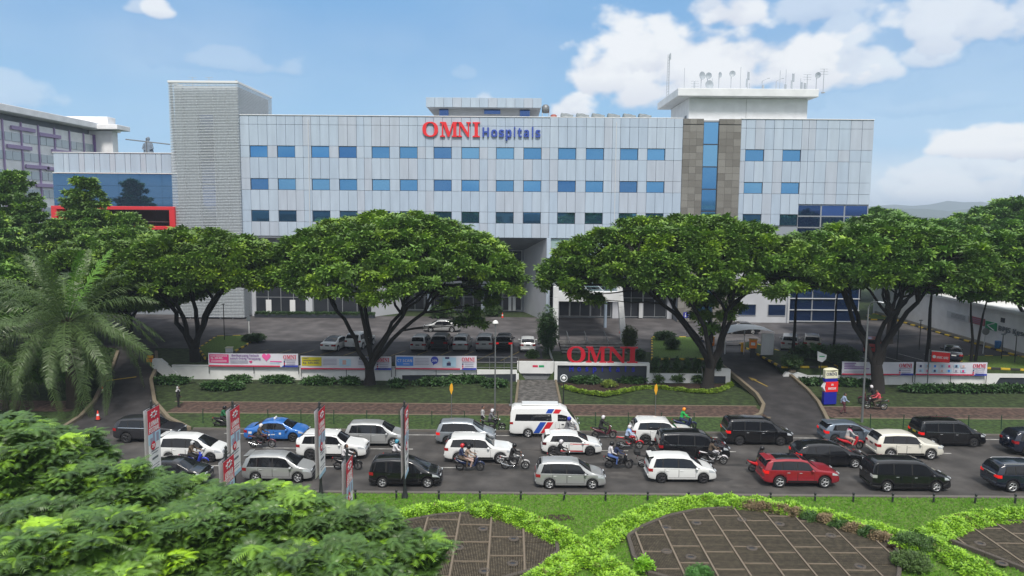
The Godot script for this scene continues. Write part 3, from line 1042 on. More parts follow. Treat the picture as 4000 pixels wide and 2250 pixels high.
func window_at(x0: float, x1: float, y0: float, y1: float, z: float, glass := "blue_glass", bars := 0, rows := 0) -> void:
	var fm := Mb.new()
	var w := 0.06
	var d := 0.08
	fm.span(Vector3(x0, y0, z), Vector3(x1, y0 + w, z + d))
	fm.span(Vector3(x0, y1 - w, z), Vector3(x1, y1, z + d))
	fm.span(Vector3(x0, y0 + w, z), Vector3(x0 + w, y1 - w, z + d))
	fm.span(Vector3(x1 - w, y0 + w, z), Vector3(x1, y1 - w, z + d))
	for i in bars:
		var x := lerpf(x0, x1, (i + 1.0) / (bars + 1))
		fm.span(Vector3(x - w / 2, y0 + w, z), Vector3(x + w / 2, y1 - w, z + d))
	for i in rows:
		var y := lerpf(y0, y1, (i + 1.0) / (rows + 1))
		fm.span(Vector3(x0 + w, y - w / 2, z), Vector3(x1 - w, y + w / 2, z + d - 0.004))
	var f := hp("window", fm, M.frame_grey if glass != "blue_glass" else M.frame_dark)
	var px := (x1 - x0) / (bars + 1)
	var py := (y1 - y0) / (rows + 1)
	for i in bars + 1:
		for j in rows + 1:
			var pm := Mb.new()
			var t := Transform3D(Basis(Vector3.UP, rng.randf_range(-0.006, 0.006)) * Basis(Vector3.RIGHT, rng.randf_range(-0.006, 0.006)), Vector3(x0 + px * (i + 0.5), y0 + py * (j + 0.5), z + 0.035))
			pm.boxt(t, Vector3(px - 0.03, py - 0.03, 0.012))
			obj("pane", pm, M[glass if glass != "blue_glass" or rng.randf() < 0.4 else "blue_glass_%d" % rng.randi_range(1, 3)], f)

func hospital() -> void:
	hosp = thing("hospital_building", "long grey panelled hospital with rows of square blue windows behind the trees", "building", Vector3(5, 1.8, -103))
	var zf := -101.0
	# carcass
	var body := Mb.new()
	body.span(Vector3(-36.3, 13.0, zf - 0.21), Vector3(47.38, 28.6, -124))
	body.span(Vector3(-36.2, 1.7, -104.0), Vector3(-19.4, 13.0, -123))
	body.span(Vector3(4.9, 1.7, -104.6), Vector3(47.2, 13.0, -123))
	hp("wall", body, M.joint)
	var deck := Mb.new()
	deck.span(Vector3(-36.2, 28.6, -101.3), Vector3(47.3, 28.66, -123.9))
	hp("roof", deck, M.roof_deck)
	# columns of panels, two under each window
	var wx := [-34.78, -31.15, -26.64, -23.02, -18.66, -14.99, -10.48, -6.81, -2.24, 1.38, 5.94, 9.61, 14.12, 17.69]
	var ww := 2.37
	var cols := [[-36.35, -34.78, false]]
	for i in wx.size():
		var x: float = wx[i]
		cols.append([x, x + ww / 2, true])
		cols.append([x + ww / 2, x + ww, true])
		var e: float = wx[i + 1] if i + 1 < wx.size() else 22.3
		var k := maxi(1, int(round((e - x - ww) / 1.15)))
		for j in k: cols.append([lerpf(x + ww, e, float(j) / k), lerpf(x + ww, e, float(j + 1) / k), false])
	var ys := [13.0, 14.9, 16.4, 19.1, 20.6, 23.35, 24.88, 27.63, 28.8]
	for c in cols:
		for j in 8:
			if c[2] and j in [1, 3, 5]: continue
			panel(c[0], c[1], ys[j], ys[j + 1], zf + (0.1 if c[0] > 4.6 else 0.0), 0.22 if c[0] < 4.6 else 0.32, j not in [1, 3, 5])
	for x in wx:
		for j in [1, 3, 5]: window_at(x, x + ww, ys[j], ys[j + 1], zf - 0.2)
	# right hand block
	var rc := [29.97, 30.64, 31.875, 33.11, 34.34, 35.57, 36.78, 37.98, 38.9, 39.82, 41.35, 42.9, 44.4, 45.9, 47.42]
	for i in rc.size() - 1:
		for j in range(1, 8):
			if j in [1, 3, 5] and i in [1, 2, 5, 6]: continue
			if j == 1 and rc[i] > 37.9: continue
			var lo: float = ys[j]
			if j == 2 and rc[i] > 37.9: lo = 17.75
			panel(rc[i], rc[i + 1], lo, ys[j + 1], zf, 0.22, j not in [1, 3, 5])
	for x in [[30.64, 33.11], [35.57, 37.98]]:
		for j in [1, 3, 5]: window_at(x[0], x[1], ys[j], ys[j + 1], zf - 0.2)
	for k in spare_panels:
		hp("cladding", spare_panels[k], M["panel_%d" % k]).set_meta("kind", "stuff")
	# capping along the parapet, the step and the rain pipes
	var cap := Mb.new()
	cap.cbox(Vector3((-36.35 + 22.3) / 2, 28.86, zf - 0.15), Vector3(58.7, 0.1, 0.5), 0.02)
	cap.cbox(Vector3((29.97 + 47.42) / 2, 28.86, zf - 0.15), Vector3(17.5, 0.1, 0.5), 0.02)
	hp("parapet_capping", cap, M.white_metal)
	for x in [-26.95, 13.55]:
		var pm := Mb.new()
		pm.rod(Vector3(x, 13.2, zf + 0.1), Vector3(x, 28.3, zf + 0.1), 0.06, 8)
		hp("rain_pipe", pm, M.pale_metal)
	# stone bay with its blue strip of glass
	var by := 13.0
	for s in [[22.32, 25.0], [27.06, 29.95]]:
		for i in 3:
			for j in 30:
				var y0 := 1.9 + j * 0.9
				if y0 > 28.4: continue
				var tm := Mb.new()
				var x0 := lerpf(s[0], s[1], i / 3.0)
				var x1 := lerpf(s[0], s[1], (i + 1) / 3.0)
				tm.cbox(Vector3((x0 + x1) / 2, minf(y0 + 0.45, 28.5), zf - 0.02 + rng.randf() * 0.02), Vector3(x1 - x0 - 0.012, 0.885 if y0 < 28.0 else 0.7, 0.3), 0.012)
				hp("stone_tile", tm, M["stone_%d" % rng.randi_range(0, 5)])
	var sb := Mb.new()
	sb.span(Vector3(22.4, 1.8, zf - 0.1), Vector3(29.9, 13.0, -104.6))
	hp("stone_backing", sb, M.joint)
	for j in 9:
		window_at(25.03, 27.03, 28.45 - (j + 1) * 2.93, 28.45 - j * 2.93 - 0.03, zf - 0.12, "blue_glass")
	# blue glass bay at the right end
	var bay := Mb.new()
	bay.span(Vector3(37.95, 13.0, zf - 0.3), Vector3(47.3, 17.7, zf - 0.25))
	hp("bay_back", bay, M.joint)
	for j in 3:
		for i in 3: window_at(37.98 + i * 3.12, 37.98 + (i + 1) * 3.12 - 0.04, 17.7 - (j + 1) * 1.5, 17.7 - j * 1.5 - 0.03, zf - 0.24, "navy_glass")
	var lo_back := Mb.new()
	lo_back.span(Vector3(37.3, 1.8, zf - 0.3), Vector3(46.9, 13.0, -104.5))
	lo_back.span(Vector3(30.0, 1.8, zf - 0.3), Vector3(37.28, 13.0, -104.5))
	hp("lower_wall", lo_back, M.plain_wall)
	for j in 7:
		for i in 3:
			window_at(37.4 + i * 3.15, 37.4 + (i + 1) * 3.15 - 0.03, 2.05 + j * 1.55, 2.05 + (j + 1) * 1.55 - 0.05, zf - 0.29, "navy_glass")
		var tr := Mb.new()
		tr.span(Vector3(37.3, 2.0 + j * 1.55, zf - 0.28), Vector3(46.9, 2.06 + j * 1.55, zf - 0.05))
		hp("transom", tr, M.pale_metal)
	window_at(34.6, 37.0, 2.75, 4.3, zf - 0.28, "navy_glass")
	window_at(30.6, 33.0, 2.75, 4.3, zf - 0.28, "navy_glass")
	var mul := Mb.new()
	mul.cbox(Vector3(37.3, 7.4, zf - 0.1), Vector3(0.25, 11.2, 0.4), 0.03)
	hp("corner_post", mul, M.pale_metal)
	# name on the front
	var sg := thing("building_sign", "red and blue hospital name in raised letters high on the facade", "sign", Vector3(-4.2, 27.15, zf + 0.12))
	var letters := "OMNI"
	var xs := [-10.9, -8.42, -6.45, -4.86]
	var wd := [2.05, 2.4, 1.75, 0.95]
	for i in 4: lettering("letter", letters[i], true, 1.86, wd[i], 0.25, M.sign_red, sg, Vector3(xs[i] + 4.2, 0.0, 0.02))
	var hx := [-3.62, -2.5, -1.55, -0.6, 0.18, 0.84, 1.72, 2.55, 3.25]
	var hw := [0.86, 0.82, 0.68, 0.78, 0.22, 0.56, 0.72, 0.2, 0.66]
	var hs := "Hospitals"
	var foot := text_mesh("H", false, 1.24, 0.2).get_aabb().position.y
	for i in 9:
		var l := lettering("letter", hs[i], false, 1.24, hw[i], 0.22, M.sign_blue, sg, Vector3.ZERO)
		var bb := l.mesh.get_aabb()
		# all letters stand on one base line
		l.position = Vector3(hx[i] + 4.2 - bb.get_center().x * hw[i] / bb.size.x, -0.93 - foot, 0.02)

func hospital_low() -> void:
	var zf := -101.0
	# underside of the overhang and the ground floor on the left
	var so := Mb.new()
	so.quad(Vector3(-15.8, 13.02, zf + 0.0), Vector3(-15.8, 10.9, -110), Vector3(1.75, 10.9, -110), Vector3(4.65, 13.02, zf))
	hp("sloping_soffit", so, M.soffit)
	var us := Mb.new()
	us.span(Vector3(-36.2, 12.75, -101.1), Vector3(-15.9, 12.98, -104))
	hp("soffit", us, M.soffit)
	var gw := Mb.new()
	gw.span(Vector3(-36.2, 6.9, -103.6), Vector3(-19.2, 12.75, -103.95))
	gw.span(Vector3(-36.2, 1.8, -103.6), Vector3(-35.4, 6.9, -103.95))
	gw.cbox(Vector3(-27.95, 4.4, -103.5), Vector3(0.95, 5.2, 0.5), 0.03)
	hp("ground_floor_wall", gw, M.plain_wall)
	window_at(-35.4, -28.45, 2.0, 6.9, -103.7, "dark_glass", 3, 1)
	window_at(-27.45, -19.4, 2.0, 6.9, -103.7, "dark_glass", 3, 1)
	for x in [-33.6, -30.3]:
		var dm := Mb.new()
		dm.cbox(Vector3(x, 3.1, -103.52), Vector3(0.75, 2.0, 0.06), 0.01)
		hp("white_door_panel", dm, M.white_metal)
	# grey wing wall, then the deep entrance recess
	var sw := Mb.new()
	sw.quad(Vector3(-19.4, 1.8, -103.6), Vector3(-15.6, 1.8, -108), Vector3(-15.6, 12.8, -108), Vector3(-19.4, 12.8, -103.6))
	hp("splayed_wall", sw, M.plain_wall)
	sw = Mb.new()
	sw.quad(Vector3(1.75, 1.8, -110), Vector3(4.6, 1.8, -101), Vector3(4.6, 13.0, -101), Vector3(1.75, 13.0, -110))
	hp("splayed_wall", sw, M.plain_wall)
	var pl := Mb.new()
	pl.cbox(Vector3(4.85, 10.4, zf + 0.05), Vector3(0.55, 5.2, 0.4), 0.03)
	pl.cbox(Vector3(4.85, 4.8, zf - 0.3), Vector3(0.5, 6.0, 0.4), 0.03)
	hp("pilaster", pl, M.panel_1)
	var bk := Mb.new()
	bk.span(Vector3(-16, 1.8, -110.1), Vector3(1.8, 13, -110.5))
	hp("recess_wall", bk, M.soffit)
	var sl := Mb.new()
	sl.cbox(Vector3(-7, 6.7, -109.2), Vector3(17.6, 1.25, 1.8), 0.05)
	hp("gallery_slab", sl, M.plain_wall)
	for i in 6: window_at(-15.6 + i * 2.85, -15.6 + (i + 1) * 2.85 - 0.1, 7.5, 10.8, -110.05, "dark_glass", 1, 0)
	for i in 6: window_at(-15.6 + i * 2.85, -15.6 + (i + 1) * 2.85 - 0.1, 2.0, 5.9, -110.05, "dark_glass", 1, 1)
	for x in [-4.2, -2.9, -12.0]:
		var cm := Mb.new()
		cm.cbox(Vector3(x, 4.0, -109.0), Vector3(0.55, 4.3, 0.55), 0.04)
		hp("column", cm, M.panel_3)
	for x in [-0.3, 0.35]:
		var dm := Mb.new()
		dm.cbox(Vector3(x, 3.0, -109.9), Vector3(0.42, 2.1, 0.05), 0.01)
		hp("door_leaf", dm, M.pale_metal)
	# greenish glazing right of the recess
	for i in 6:
		for j in 3:
			var y1: float = [12.95, 11.6, 10.5][j]
			var y0: float = [11.63, 10.53, 7.6][j]
			window_at(5.15 + i * 2.83, 5.15 + (i + 1) * 2.83 - 0.06, y0, y1, zf - 0.25, "green_glass" if j < 2 else "dark_glass")
	var gb := Mb.new()
	gb.span(Vector3(5.1, 7.3, zf - 0.3), Vector3(22.3, 13.0, zf - 0.5))
	hp("glazing_back", gb, M.frame_dark)
	# glazed ground floor behind the porch
	for i in 3: window_at(5.2 + i * 2.9, 5.2 + (i + 1) * 2.9 - 0.08, 2.0, 7.2, -104.5, "dark_glass", 1, 1)
	for i in 2: window_at(15.0 + i * 3.3, 15.0 + (i + 1) * 3.3 - 0.08, 2.0, 7.3, -104.5, "dark_glass", 1, 1)
	var gf := Mb.new()
	gf.cbox(Vector3(14.4, 4.6, -104.2), Vector3(0.9, 5.6, 0.5), 0.03)
	gf.cbox(Vector3(21.9, 4.6, -104.2), Vector3(0.7, 5.6, 0.5), 0.03)
	hp("ground_floor_post", gf, M.plain_wall)
	var pd := Mb.new()
	pd.cbox(Vector3(17.9, 3.0, -103.9), Vector3(0.55, 2.2, 0.3), 0.03)
	hp("white_stand", pd, M.pale_metal)
	var gsn := thing("green_notice", "small green notice on the white post by the dark glazing", "sign", Vector3(23.38, 3.35, -103.80))
	var gm := Mb.new()
	gm.cbox(Vector3(0, 0, 0.05), Vector3(1.0, 0.8, 0.05), 0.01)
	obj("board", gm, mat("notice_green", 0.03, 0.4, 0.12, 0.5), gsn)
	# planter along the glazing
	for s in [[-35.5, -19.0]]:
		var r := RandomNumberGenerator.new()
		r.seed = 5
		var o := thing("planter_hedge", "low dark clipped hedge along the foot of the left glazing", "hedge", Vector3(-27, 1.8, -102.6))
		var tr := Mb.new()
		tr.cbox(Vector3(0, 0.25, 0), Vector3(16.4, 0.5, 0.8), 0.05)
		obj("planter", tr, M.dark_wall, o)
		var xf := []
		var cc := []
		for i in 1500:
			xf.append(Transform3D(any_turn(r, 0.8, r.randf_range(0.8, 1.4)), Vector3(r.randf_range(-8.2, 8.2), r.randf_range(0.4, 0.75), r.randf_range(-0.45, 0.45))))
			var t := r.randf_range(0.5, 1.1)
			cc.append(Color(t * 0.8, t, t))
		scatter("foliage", small_tuft, M.leaf_plain, xf, cc, o)
	porch()

func porch() -> void:
	var o := thing("entrance_porch", "white panelled portal frame with glass roof before the hospital entrance", "porch", Vector3(9, 1.8, -87))
	var off := -o.position
	var a := Mb.new()
	for j in 5:
		var y0 := 1.8 + j * 1.3
		var q := Mb.new()
		q.cbox(Vector3(4.95, y0 + 0.65, -84.6) + off, Vector3(0.62, 1.28, 0.7), 0.03)
		obj("left_post_panel", q, M.roof_white, o)
		var q2 := Mb.new()
		var x := lerpf(13.0, 12.35, (j + 0.5) / 5.0)
		q2.cham(Transform3D(Basis(Vector3.BACK, 0.1), Vector3(x, y0 + 0.65, -86.6) + off), Vector3(0.62, 1.28, 0.7), 0.03)
		obj("right_post_panel", q2, M.roof_white, o)
	for i in 4:
		var q := Mb.new()
		q.cbox(Vector3(6.15 + i * 1.73, 6.95, -86.2) + off, Vector3(1.7, 1.2, 0.5), 0.03)
		obj("beam_panel", q, M.roof_white, o)
	for i in 4:
		for j in 4:
			var g := Mb.new()
			g.cham(Transform3D(Basis(Vector3.RIGHT, -0.04), Vector3(6.15 + i * 1.73, 7.45 + j * 0.12, -88.2 - j * 3.5) + off), Vector3(1.7, 0.04, 3.46), 0.01)
			obj("roof_pane", g, M.porch_glass, o)
	for i in 5:
		var b := Mb.new()
		b.cbox(Vector3(5.3 + i * 1.73, 7.4, -93.6) + off, Vector3(0.1, 0.5, 14.6), 0.02)
		obj("rafter", b, M.pale_metal, o)
	for p in [[12.0, -96.0]]:
		var b := Mb.new()
		b.lathe(Transform3D(Basis.IDENTITY, Vector3(p[0], 1.8, p[1]) + off), [Vector2(0.2, 0), Vector2(0.2, 5.5)], 12)
		obj("column", b, M.panel_2, o)
	# the ramp and steps that come down to the gate
	var st := Mb.new()
	for i in 4: st.span(Vector3(5.3, 1.8, -78.0 - i * 1.2), Vector3(12.2, 1.92 + i * 0.1, -84.0))
	struct("entrance_steps", st, M.grey_paving)
	var pth := Mb.new()
	pth.quad(Vector3(0.49, 0.15, -64.23), Vector3(4.23, 0.15, -64.35), Vector3(4.19, 0.56, -71.10), Vector3(0.72, 0.56, -70.98))
	for k in pth.v.size(): pth.v[k].y += 0.05
	struct("gate_path", pth, M.grey_paving)
	for e in [[Vector3(0.42, 0.20, -64.04), Vector3(0.68, 0.62, -70.72)], [Vector3(4.29, 0.20, -64.16), Vector3(4.25, 0.62, -70.84)]]:
		var ke := Mb.new()
		var d: Vector3 = e[1] - e[0]
		ke.cham(Transform3D(Basis.looking_at(d, Vector3.UP), (e[0] + e[1]) / 2), Vector3(0.22, 0.2, d.length()), 0.03)
		struct("path_edging", ke, M.brown_kerb)
	# handrails and the dark benches on the steps behind the red letters
	for x in [6.2, 8.2, 10.4]:
		var hr := thing("handrail", "thin handrail on the steps, %s" % {6.2: "left of three behind the red letters", 8.2: "middle of three behind the red letters", 10.4: "right of three behind the red letters"}[x], "handrail", Vector3(x, 1.8, -80))
		for k in 3:
			var p := Mb.new()
			p.rod(Vector3(0, 0, -k * 2.0), Vector3(0, 1.1 + k * 0.15, -k * 2.0), 0.03)
			obj("upright", p, M.grey_metal, hr)
		var rl := Mb.new()
		rl.rod(Vector3(0, 1.05, 0.2), Vector3(0, 1.42, -4.2), 0.035)
		obj("rail", rl, M.grey_metal, hr)

# ---------------------------------------------------------------- louvred tower, left wing, neighbours
func other_buildings() -> void:
	var t := thing("louvred_tower", "tall tower screened with pale horizontal louvres at the left end of the hospital", "building", Vector3(-40.5, 1.8, -107))
	var off := -t.position
	var core := Mb.new()
	core.span(Vector3(-44.6, 1.7, -101.4) + off, Vector3(-36.4, 32.5, -114.4) + off)
	obj("wall", core, M.tower_core, t)
	var gl := Mb.new()
	for j in 9:
		var g := Mb.new()
		g.cbox(Vector3(-40.4, 3.0 + j * 3.05, -101.35) + off, Vector3(2.0, 3.0, 0.1), 0.01)
		obj("glass_strip", g, M.navy_glass, t)
	for x in [-43.3, -41.5, -39.3, -37.6]:
		var b := Mb.new()
		b.cbox(Vector3(x, 17.0, -100.98) + off, Vector3(0.07, 30.5, 0.5), 0.01)
		obj("bracket", b, M.pale_metal, t)
	var sl := Mb.new()
	var w := 8.9
	sl.cbox(Vector3(-40.45, 0, -100.62) + off * Vector3(1, 0, 1), Vector3(w, 0.115, 0.13), 0.02)
	sl.cbox(Vector3(-36.0, 0, -107.6) + off * Vector3(1, 0, 1), Vector3(0.13, 0.115, 14.0), 0.02)
	sl.cbox(Vector3(-44.95, 0, -107.6) + off * Vector3(1, 0, 1), Vector3(0.13, 0.115, 14.0), 0.02)
	var sm := sl.mesh()
	for i in 153:
		var s := obj("louvre_slat", sm, M.louvre, t)
		s.position = Vector3(0, 2.1 + i * 0.202 + off.y, 0)
	for k in [[-40.45, -100.62, w + 0.2, 0.24], [-36.0, -107.6, 0.24, 14.1], [-44.95, -107.6, 0.24, 14.1]]:
		var c := Mb.new()
		c.cbox(Vector3(k[0], 32.98, k[1]) + off, Vector3(k[2], 0.28, k[3]), 0.02)
		obj("top_rail", c, M.white_metal, t)
	# lower wing on the left
	var wg := thing("glass_wing", "lower wing with blue glass wall and red box frame left of the louvred tower", "building", Vector3(-55, 1.8, -108))
	off = -wg.position
	var wb := Mb.new()
	wb.span(Vector3(-62.6, 1.7, -104.4) + off, Vector3(-44.8, 23.9, -120) + off)
	obj("wall", wb, M.joint, wg)
	var k := 0
	var x := -62.6
	while x < -45.2:
		var wd := 1.35 if k % 2 == 0 else 0.75
		var pm := Mb.new()
		pm.cbox(Vector3(x + wd / 2, 22.65, -104.25) + off, Vector3(wd - 0.04, 2.6, 0.3), 0.02)
		obj("cladding_panel", pm, M["panel_%d" % (k % 4)], wg)
		x += wd
		k += 1
	var cp := Mb.new()
	cp.cbox(Vector3(-53.8, 24.0, -104.3) + off, Vector3(17.9, 0.1, 0.6), 0.02)
	cp.cbox(Vector3(-53.8, 21.25, -104.15) + off, Vector3(17.9, 0.12, 0.5), 0.02)
	obj("capping", cp, M.white_metal, wg)
	for i in range(1, 7):
		for j in 3:
			var pm := Mb.new()
			var tt := Transform3D(Basis(Vector3.UP, rng.randf_range(-0.005, 0.005)), Vector3(-64.4 + i * 2.98, 20.35 - j * 1.6, -104.3) + off)
			pm.boxt(tt, Vector3(2.95, 1.57, 0.1))
			obj("glass_pane", pm, M.wing_glass, wg)
	for i in range(1, 8):
		var pm := Mb.new()
		pm.cbox(Vector3(-64.4 + i * 2.8, 8.5, -104.25) + off, Vector3(2.76, 7.4, 0.1), 0.01)
		obj("lower_pane", pm, M.navy_glass, wg)
	var fr := Mb.new()
	fr.cbox(Vector3(-52.8, 16.55, -101.6) + off, Vector3(16.3, 0.45, 2.8), 0.04)
	fr.cbox(Vector3(-52.8, 13.95, -101.6) + off, Vector3(16.3, 0.45, 2.8), 0.04)
	fr.cbox(Vector3(-45.0, 15.25, -101.6) + off, Vector3(0.75, 2.14, 2.8), 0.04)
	fr.cbox(Vector3(-60.6, 15.25, -101.6) + off, Vector3(0.75, 2.14, 2.8), 0.04)
	obj("red_frame", fr, M.red_panel, wg)
	var bb := Mb.new()
	bb.span(Vector3(-60.4, 14.2, -102.6) + off, Vector3(-45.4, 16.3, -104.4) + off)
	obj("box_back", bb, M.joint, wg)
	for i in range(2, 7):
		var pm := Mb.new()
		pm.cbox(Vector3(-64.7 + i * 3.0, 15.25, -102.4) + off, Vector3(2.92, 2.1, 0.1), 0.01)
		obj("framed_pane", pm, M.dark_glass, wg)
	for y in [14.7]:
		var pm := Mb.new()
		pm.span(Vector3(-60.3, y, -102.3) + off, Vector3(-45.4, y + 0.05, -102.2) + off)
		obj("transom", pm, M.pale_metal, wg)
	# far white building with mauve strips on the left
	var w2 := thing("mauve_striped_building", "white office block with mauve strips and a flat overhanging roof at far left", "building", Vector3(-90, 1.8, -136))
	off = -w2.position
	var b2 := Mb.new()
	b2.span(Vector3(-82.1, 1.6, -108) + off, Vector3(-100, 30.4, -151) + off)
	b2.span(Vector3(-78.4, 1.6, -150) + off, Vector3(-95, 31.3, -152) + off)
	obj("wall", b2, M.bright_white, w2)
	var r2 := Mb.new()
	r2.cbox(Vector3(-88.5, 32.1, -131) + off, Vector3(16.5, 1.1, 52), 0.05)
	r2.cbox(Vector3(-85.6, 31.9, -150.5) + off, Vector3(18.5, 0.9, 5), 0.05)
	r2.cbox(Vector3(-85.0, 33.2, -151.5) + off, Vector3(11.6, 1.7, 3), 0.05)
	obj("roof", r2, M.bright_white, w2)
	var cl := Mb.new()
	cl.span(Vector3(-83.0, 30.4, -108) + off, Vector3(-99, 31.5, -150) + off)
	obj("top_storey", cl, M.soffit, w2)
	for i in 9:
		var z := -109.3 - i * 4.62
		var mm := Mb.new()
		mm.cbox(Vector3(-81.95, 16.5, z) + off, Vector3(0.25, 28.0, 0.25), 0.02)
		obj("mauve_fin", mm, M.mauve, w2)
	for j in 6:
		for i in 9:
			var z0 := -109.6 - i * 4.62
			for s in [[0.25, 1.75], [1.95, 4.1]]:
				var m2 := Mb.new()
				m2.cbox(Vector3(-82.06, 27.9 - j * 3.05, z0 - (s[0] + s[1]) / 2) + off, Vector3(0.14, 1.42, s[1] - s[0]), 0.02)
				obj("window", m2, M.far_glass, w2)
	for b in [[29.4, -128.2], [26.3, -127.0], [26.4, -139.0], [29.0, -135.5], [23.3, -131.5], [23.2, -137.0], [20.5, -127.5], [24.8, -145.0], [20.2, -134.0]]:
		var m2 := Mb.new()
		m2.cbox(Vector3(-81.85, b[0], b[1]) + off, Vector3(0.35, 0.62, 6.2), 0.03)
		obj("mauve_strip", m2, M.mauve, w2)
	var pv := Mb.new()
	pv.cbox(Vector3(-82.2, 16.2, -149.9) + off, Vector3(1.0, 28.6, 0.6), 0.03)
	obj("mauve_corner", pv, M.mauve_deep, w2)
	# white hall on the right
	var h := thing("white_hall", "long white windowless hall along the right side of the parking yard", "building", Vector3(57, 1.8, -90))
	off = -h.position
	var hb := Mb.new()
	hb.span(Vector3(54.0, 1.6, -64) + off, Vector3(61, 6.25, -112) + off)
	obj("wall", hb, M.bright_white, h)
	var hc := Mb.new()
	hc.cbox(Vector3(53.98, 6.32, -88) + off, Vector3(0.6, 0.36, 48.4), 0.04)
	obj("coping", hc, M.white_metal, h)
	var hk := Mb.new()
	hk.span(Vector3(53.75, 1.6, -64) + off, Vector3(54.0, 2.2, -111) + off)
	obj("plinth", hk, M.concrete, h)
	var vent := Mb.new()
	vent.cbox(Vector3(53.95, 5.15, -82.2) + off, Vector3(0.12, 0.5, 0.6), 0.02)
	obj("vent", vent, M.dark_metal, h)
	var n := 0
	for i in 46:
		var kb := Mb.new()
		kb.cbox(Vector3(53.45, 1.86, -64.5 - i) , Vector3(0.3, 0.22, 0.97), 0.03)
		struct("hall_kerb", kb, M.kerb_yellow if i % 2 else M.kerb_black)
	# unseen dark building added behind the viewer to give the lowest windows their reflection
	var sc := thing("added_reflected_building", "broad low building added behind the viewer, unseen, for dark window reflections", "building", Vector3(0, 0, 40))
	var sw := Mb.new()
	sw.span(Vector3(-150, -0.2, -22), Vector3(150, 15.6, 20))
	obj("wall", sw, M.soffit, sc)
	for i in 24:
		var gp := Mb.new()
		gp.span(Vector3(-146 + i * 12.2, 2.0, -22.3), Vector3(-136 + i * 12.2, 13.5, -22.0))
		obj("glass_bay", gp, M.dark_glass, sc)
	# boards on the hall
	var turn := Basis(Vector3.UP, -PI / 2)
	var b1 := thing("wall_board", "pale grey notice board on the white hall, left of the red one", "sign", Vector3(53.9, 4.35, -90.5))
	var m1 := Mb.new()
	m1.cbox(Vector3.ZERO, Vector3(0.08, 0.85, 4.5), 0.02)
	obj("board", m1, M.pale_metal, b1)
	for j in 4:
		var lm := Mb.new()
		lm.box(Vector3(-0.05, 0.22 - j * 0.14, 0.2), Vector3(0.01, 0.05, 2.9))
		obj("print_line", lm, M.grey_metal, b1)
	var b3 := thing("wall_board", "dull red notice board on the white hall between two thin trunks", "sign", Vector3(53.9, 4.4, -86.6))
	var m3 := Mb.new()
	m3.cbox(Vector3.ZERO, Vector3(0.08, 0.82, 2.8), 0.02)
	obj("board", m3, M.dull_red, b3)
	for j in 3:
		var lm := Mb.new()
		lm.box(Vector3(-0.05, 0.2 - j * 0.2, 0.0), Vector3(0.01, 0.05, 2.2))
		obj("print_line", lm, M.purple, b3)
	var b4 := thing("green_emblem_sign", "green square emblem and large grey letters on the white hall", "sign", Vector3(53.93, 4.2, -84.1))
	var m4 := Mb.new()
	m4.cbox(Vector3.ZERO, Vector3(0.08, 0.92, 2.0), 0.02)
	obj("emblem", m4, M.emblem_green, b4)
	for s in [[0.4, -0.62, 0.0, 0.62], [0.0, 0.62, -0.4, -0.62]]:
		var em := Mb.new()
		var p := Vector3(-0.06, s[0] if s[1] < 0 else s[0], 0)
		em.rod(Vector3(-0.06, s[0], 0.62 if s[0] > 0.1 else -0.6), Vector3(-0.06, s[2], -0.6 if s[2] > -0.1 else 0.62), 0.06, 4)
		obj("emblem_stroke", em, M.white_metal, b4)
	lettering("letters", "BPJS Keseh", false, 0.55, 5.2, 0.06, M.frame_grey_dark, b4, Vector3(-0.05, -0.05, 4.0), turn)

# ---------------------------------------------------------------- on the roofs
func dish(o: Node3D, at: Vector3, r: float, turn: float) -> void:
	var m := Mb.new()
	var b := Basis(Vector3.UP, turn) * Basis(Vector3.RIGHT, PI / 2)
	m.lathe(Transform3D(b, at), [Vector2(0.02, -r * 0.3), Vector2(r * 0.7, -r * 0.16), Vector2(r, 0.0), Vector2(r * 0.98, 0.02), Vector2(r * 0.66, -r * 0.12), Vector2(0.01, -r * 0.26)], 16)
	obj("dish", m, M.aerial, o)

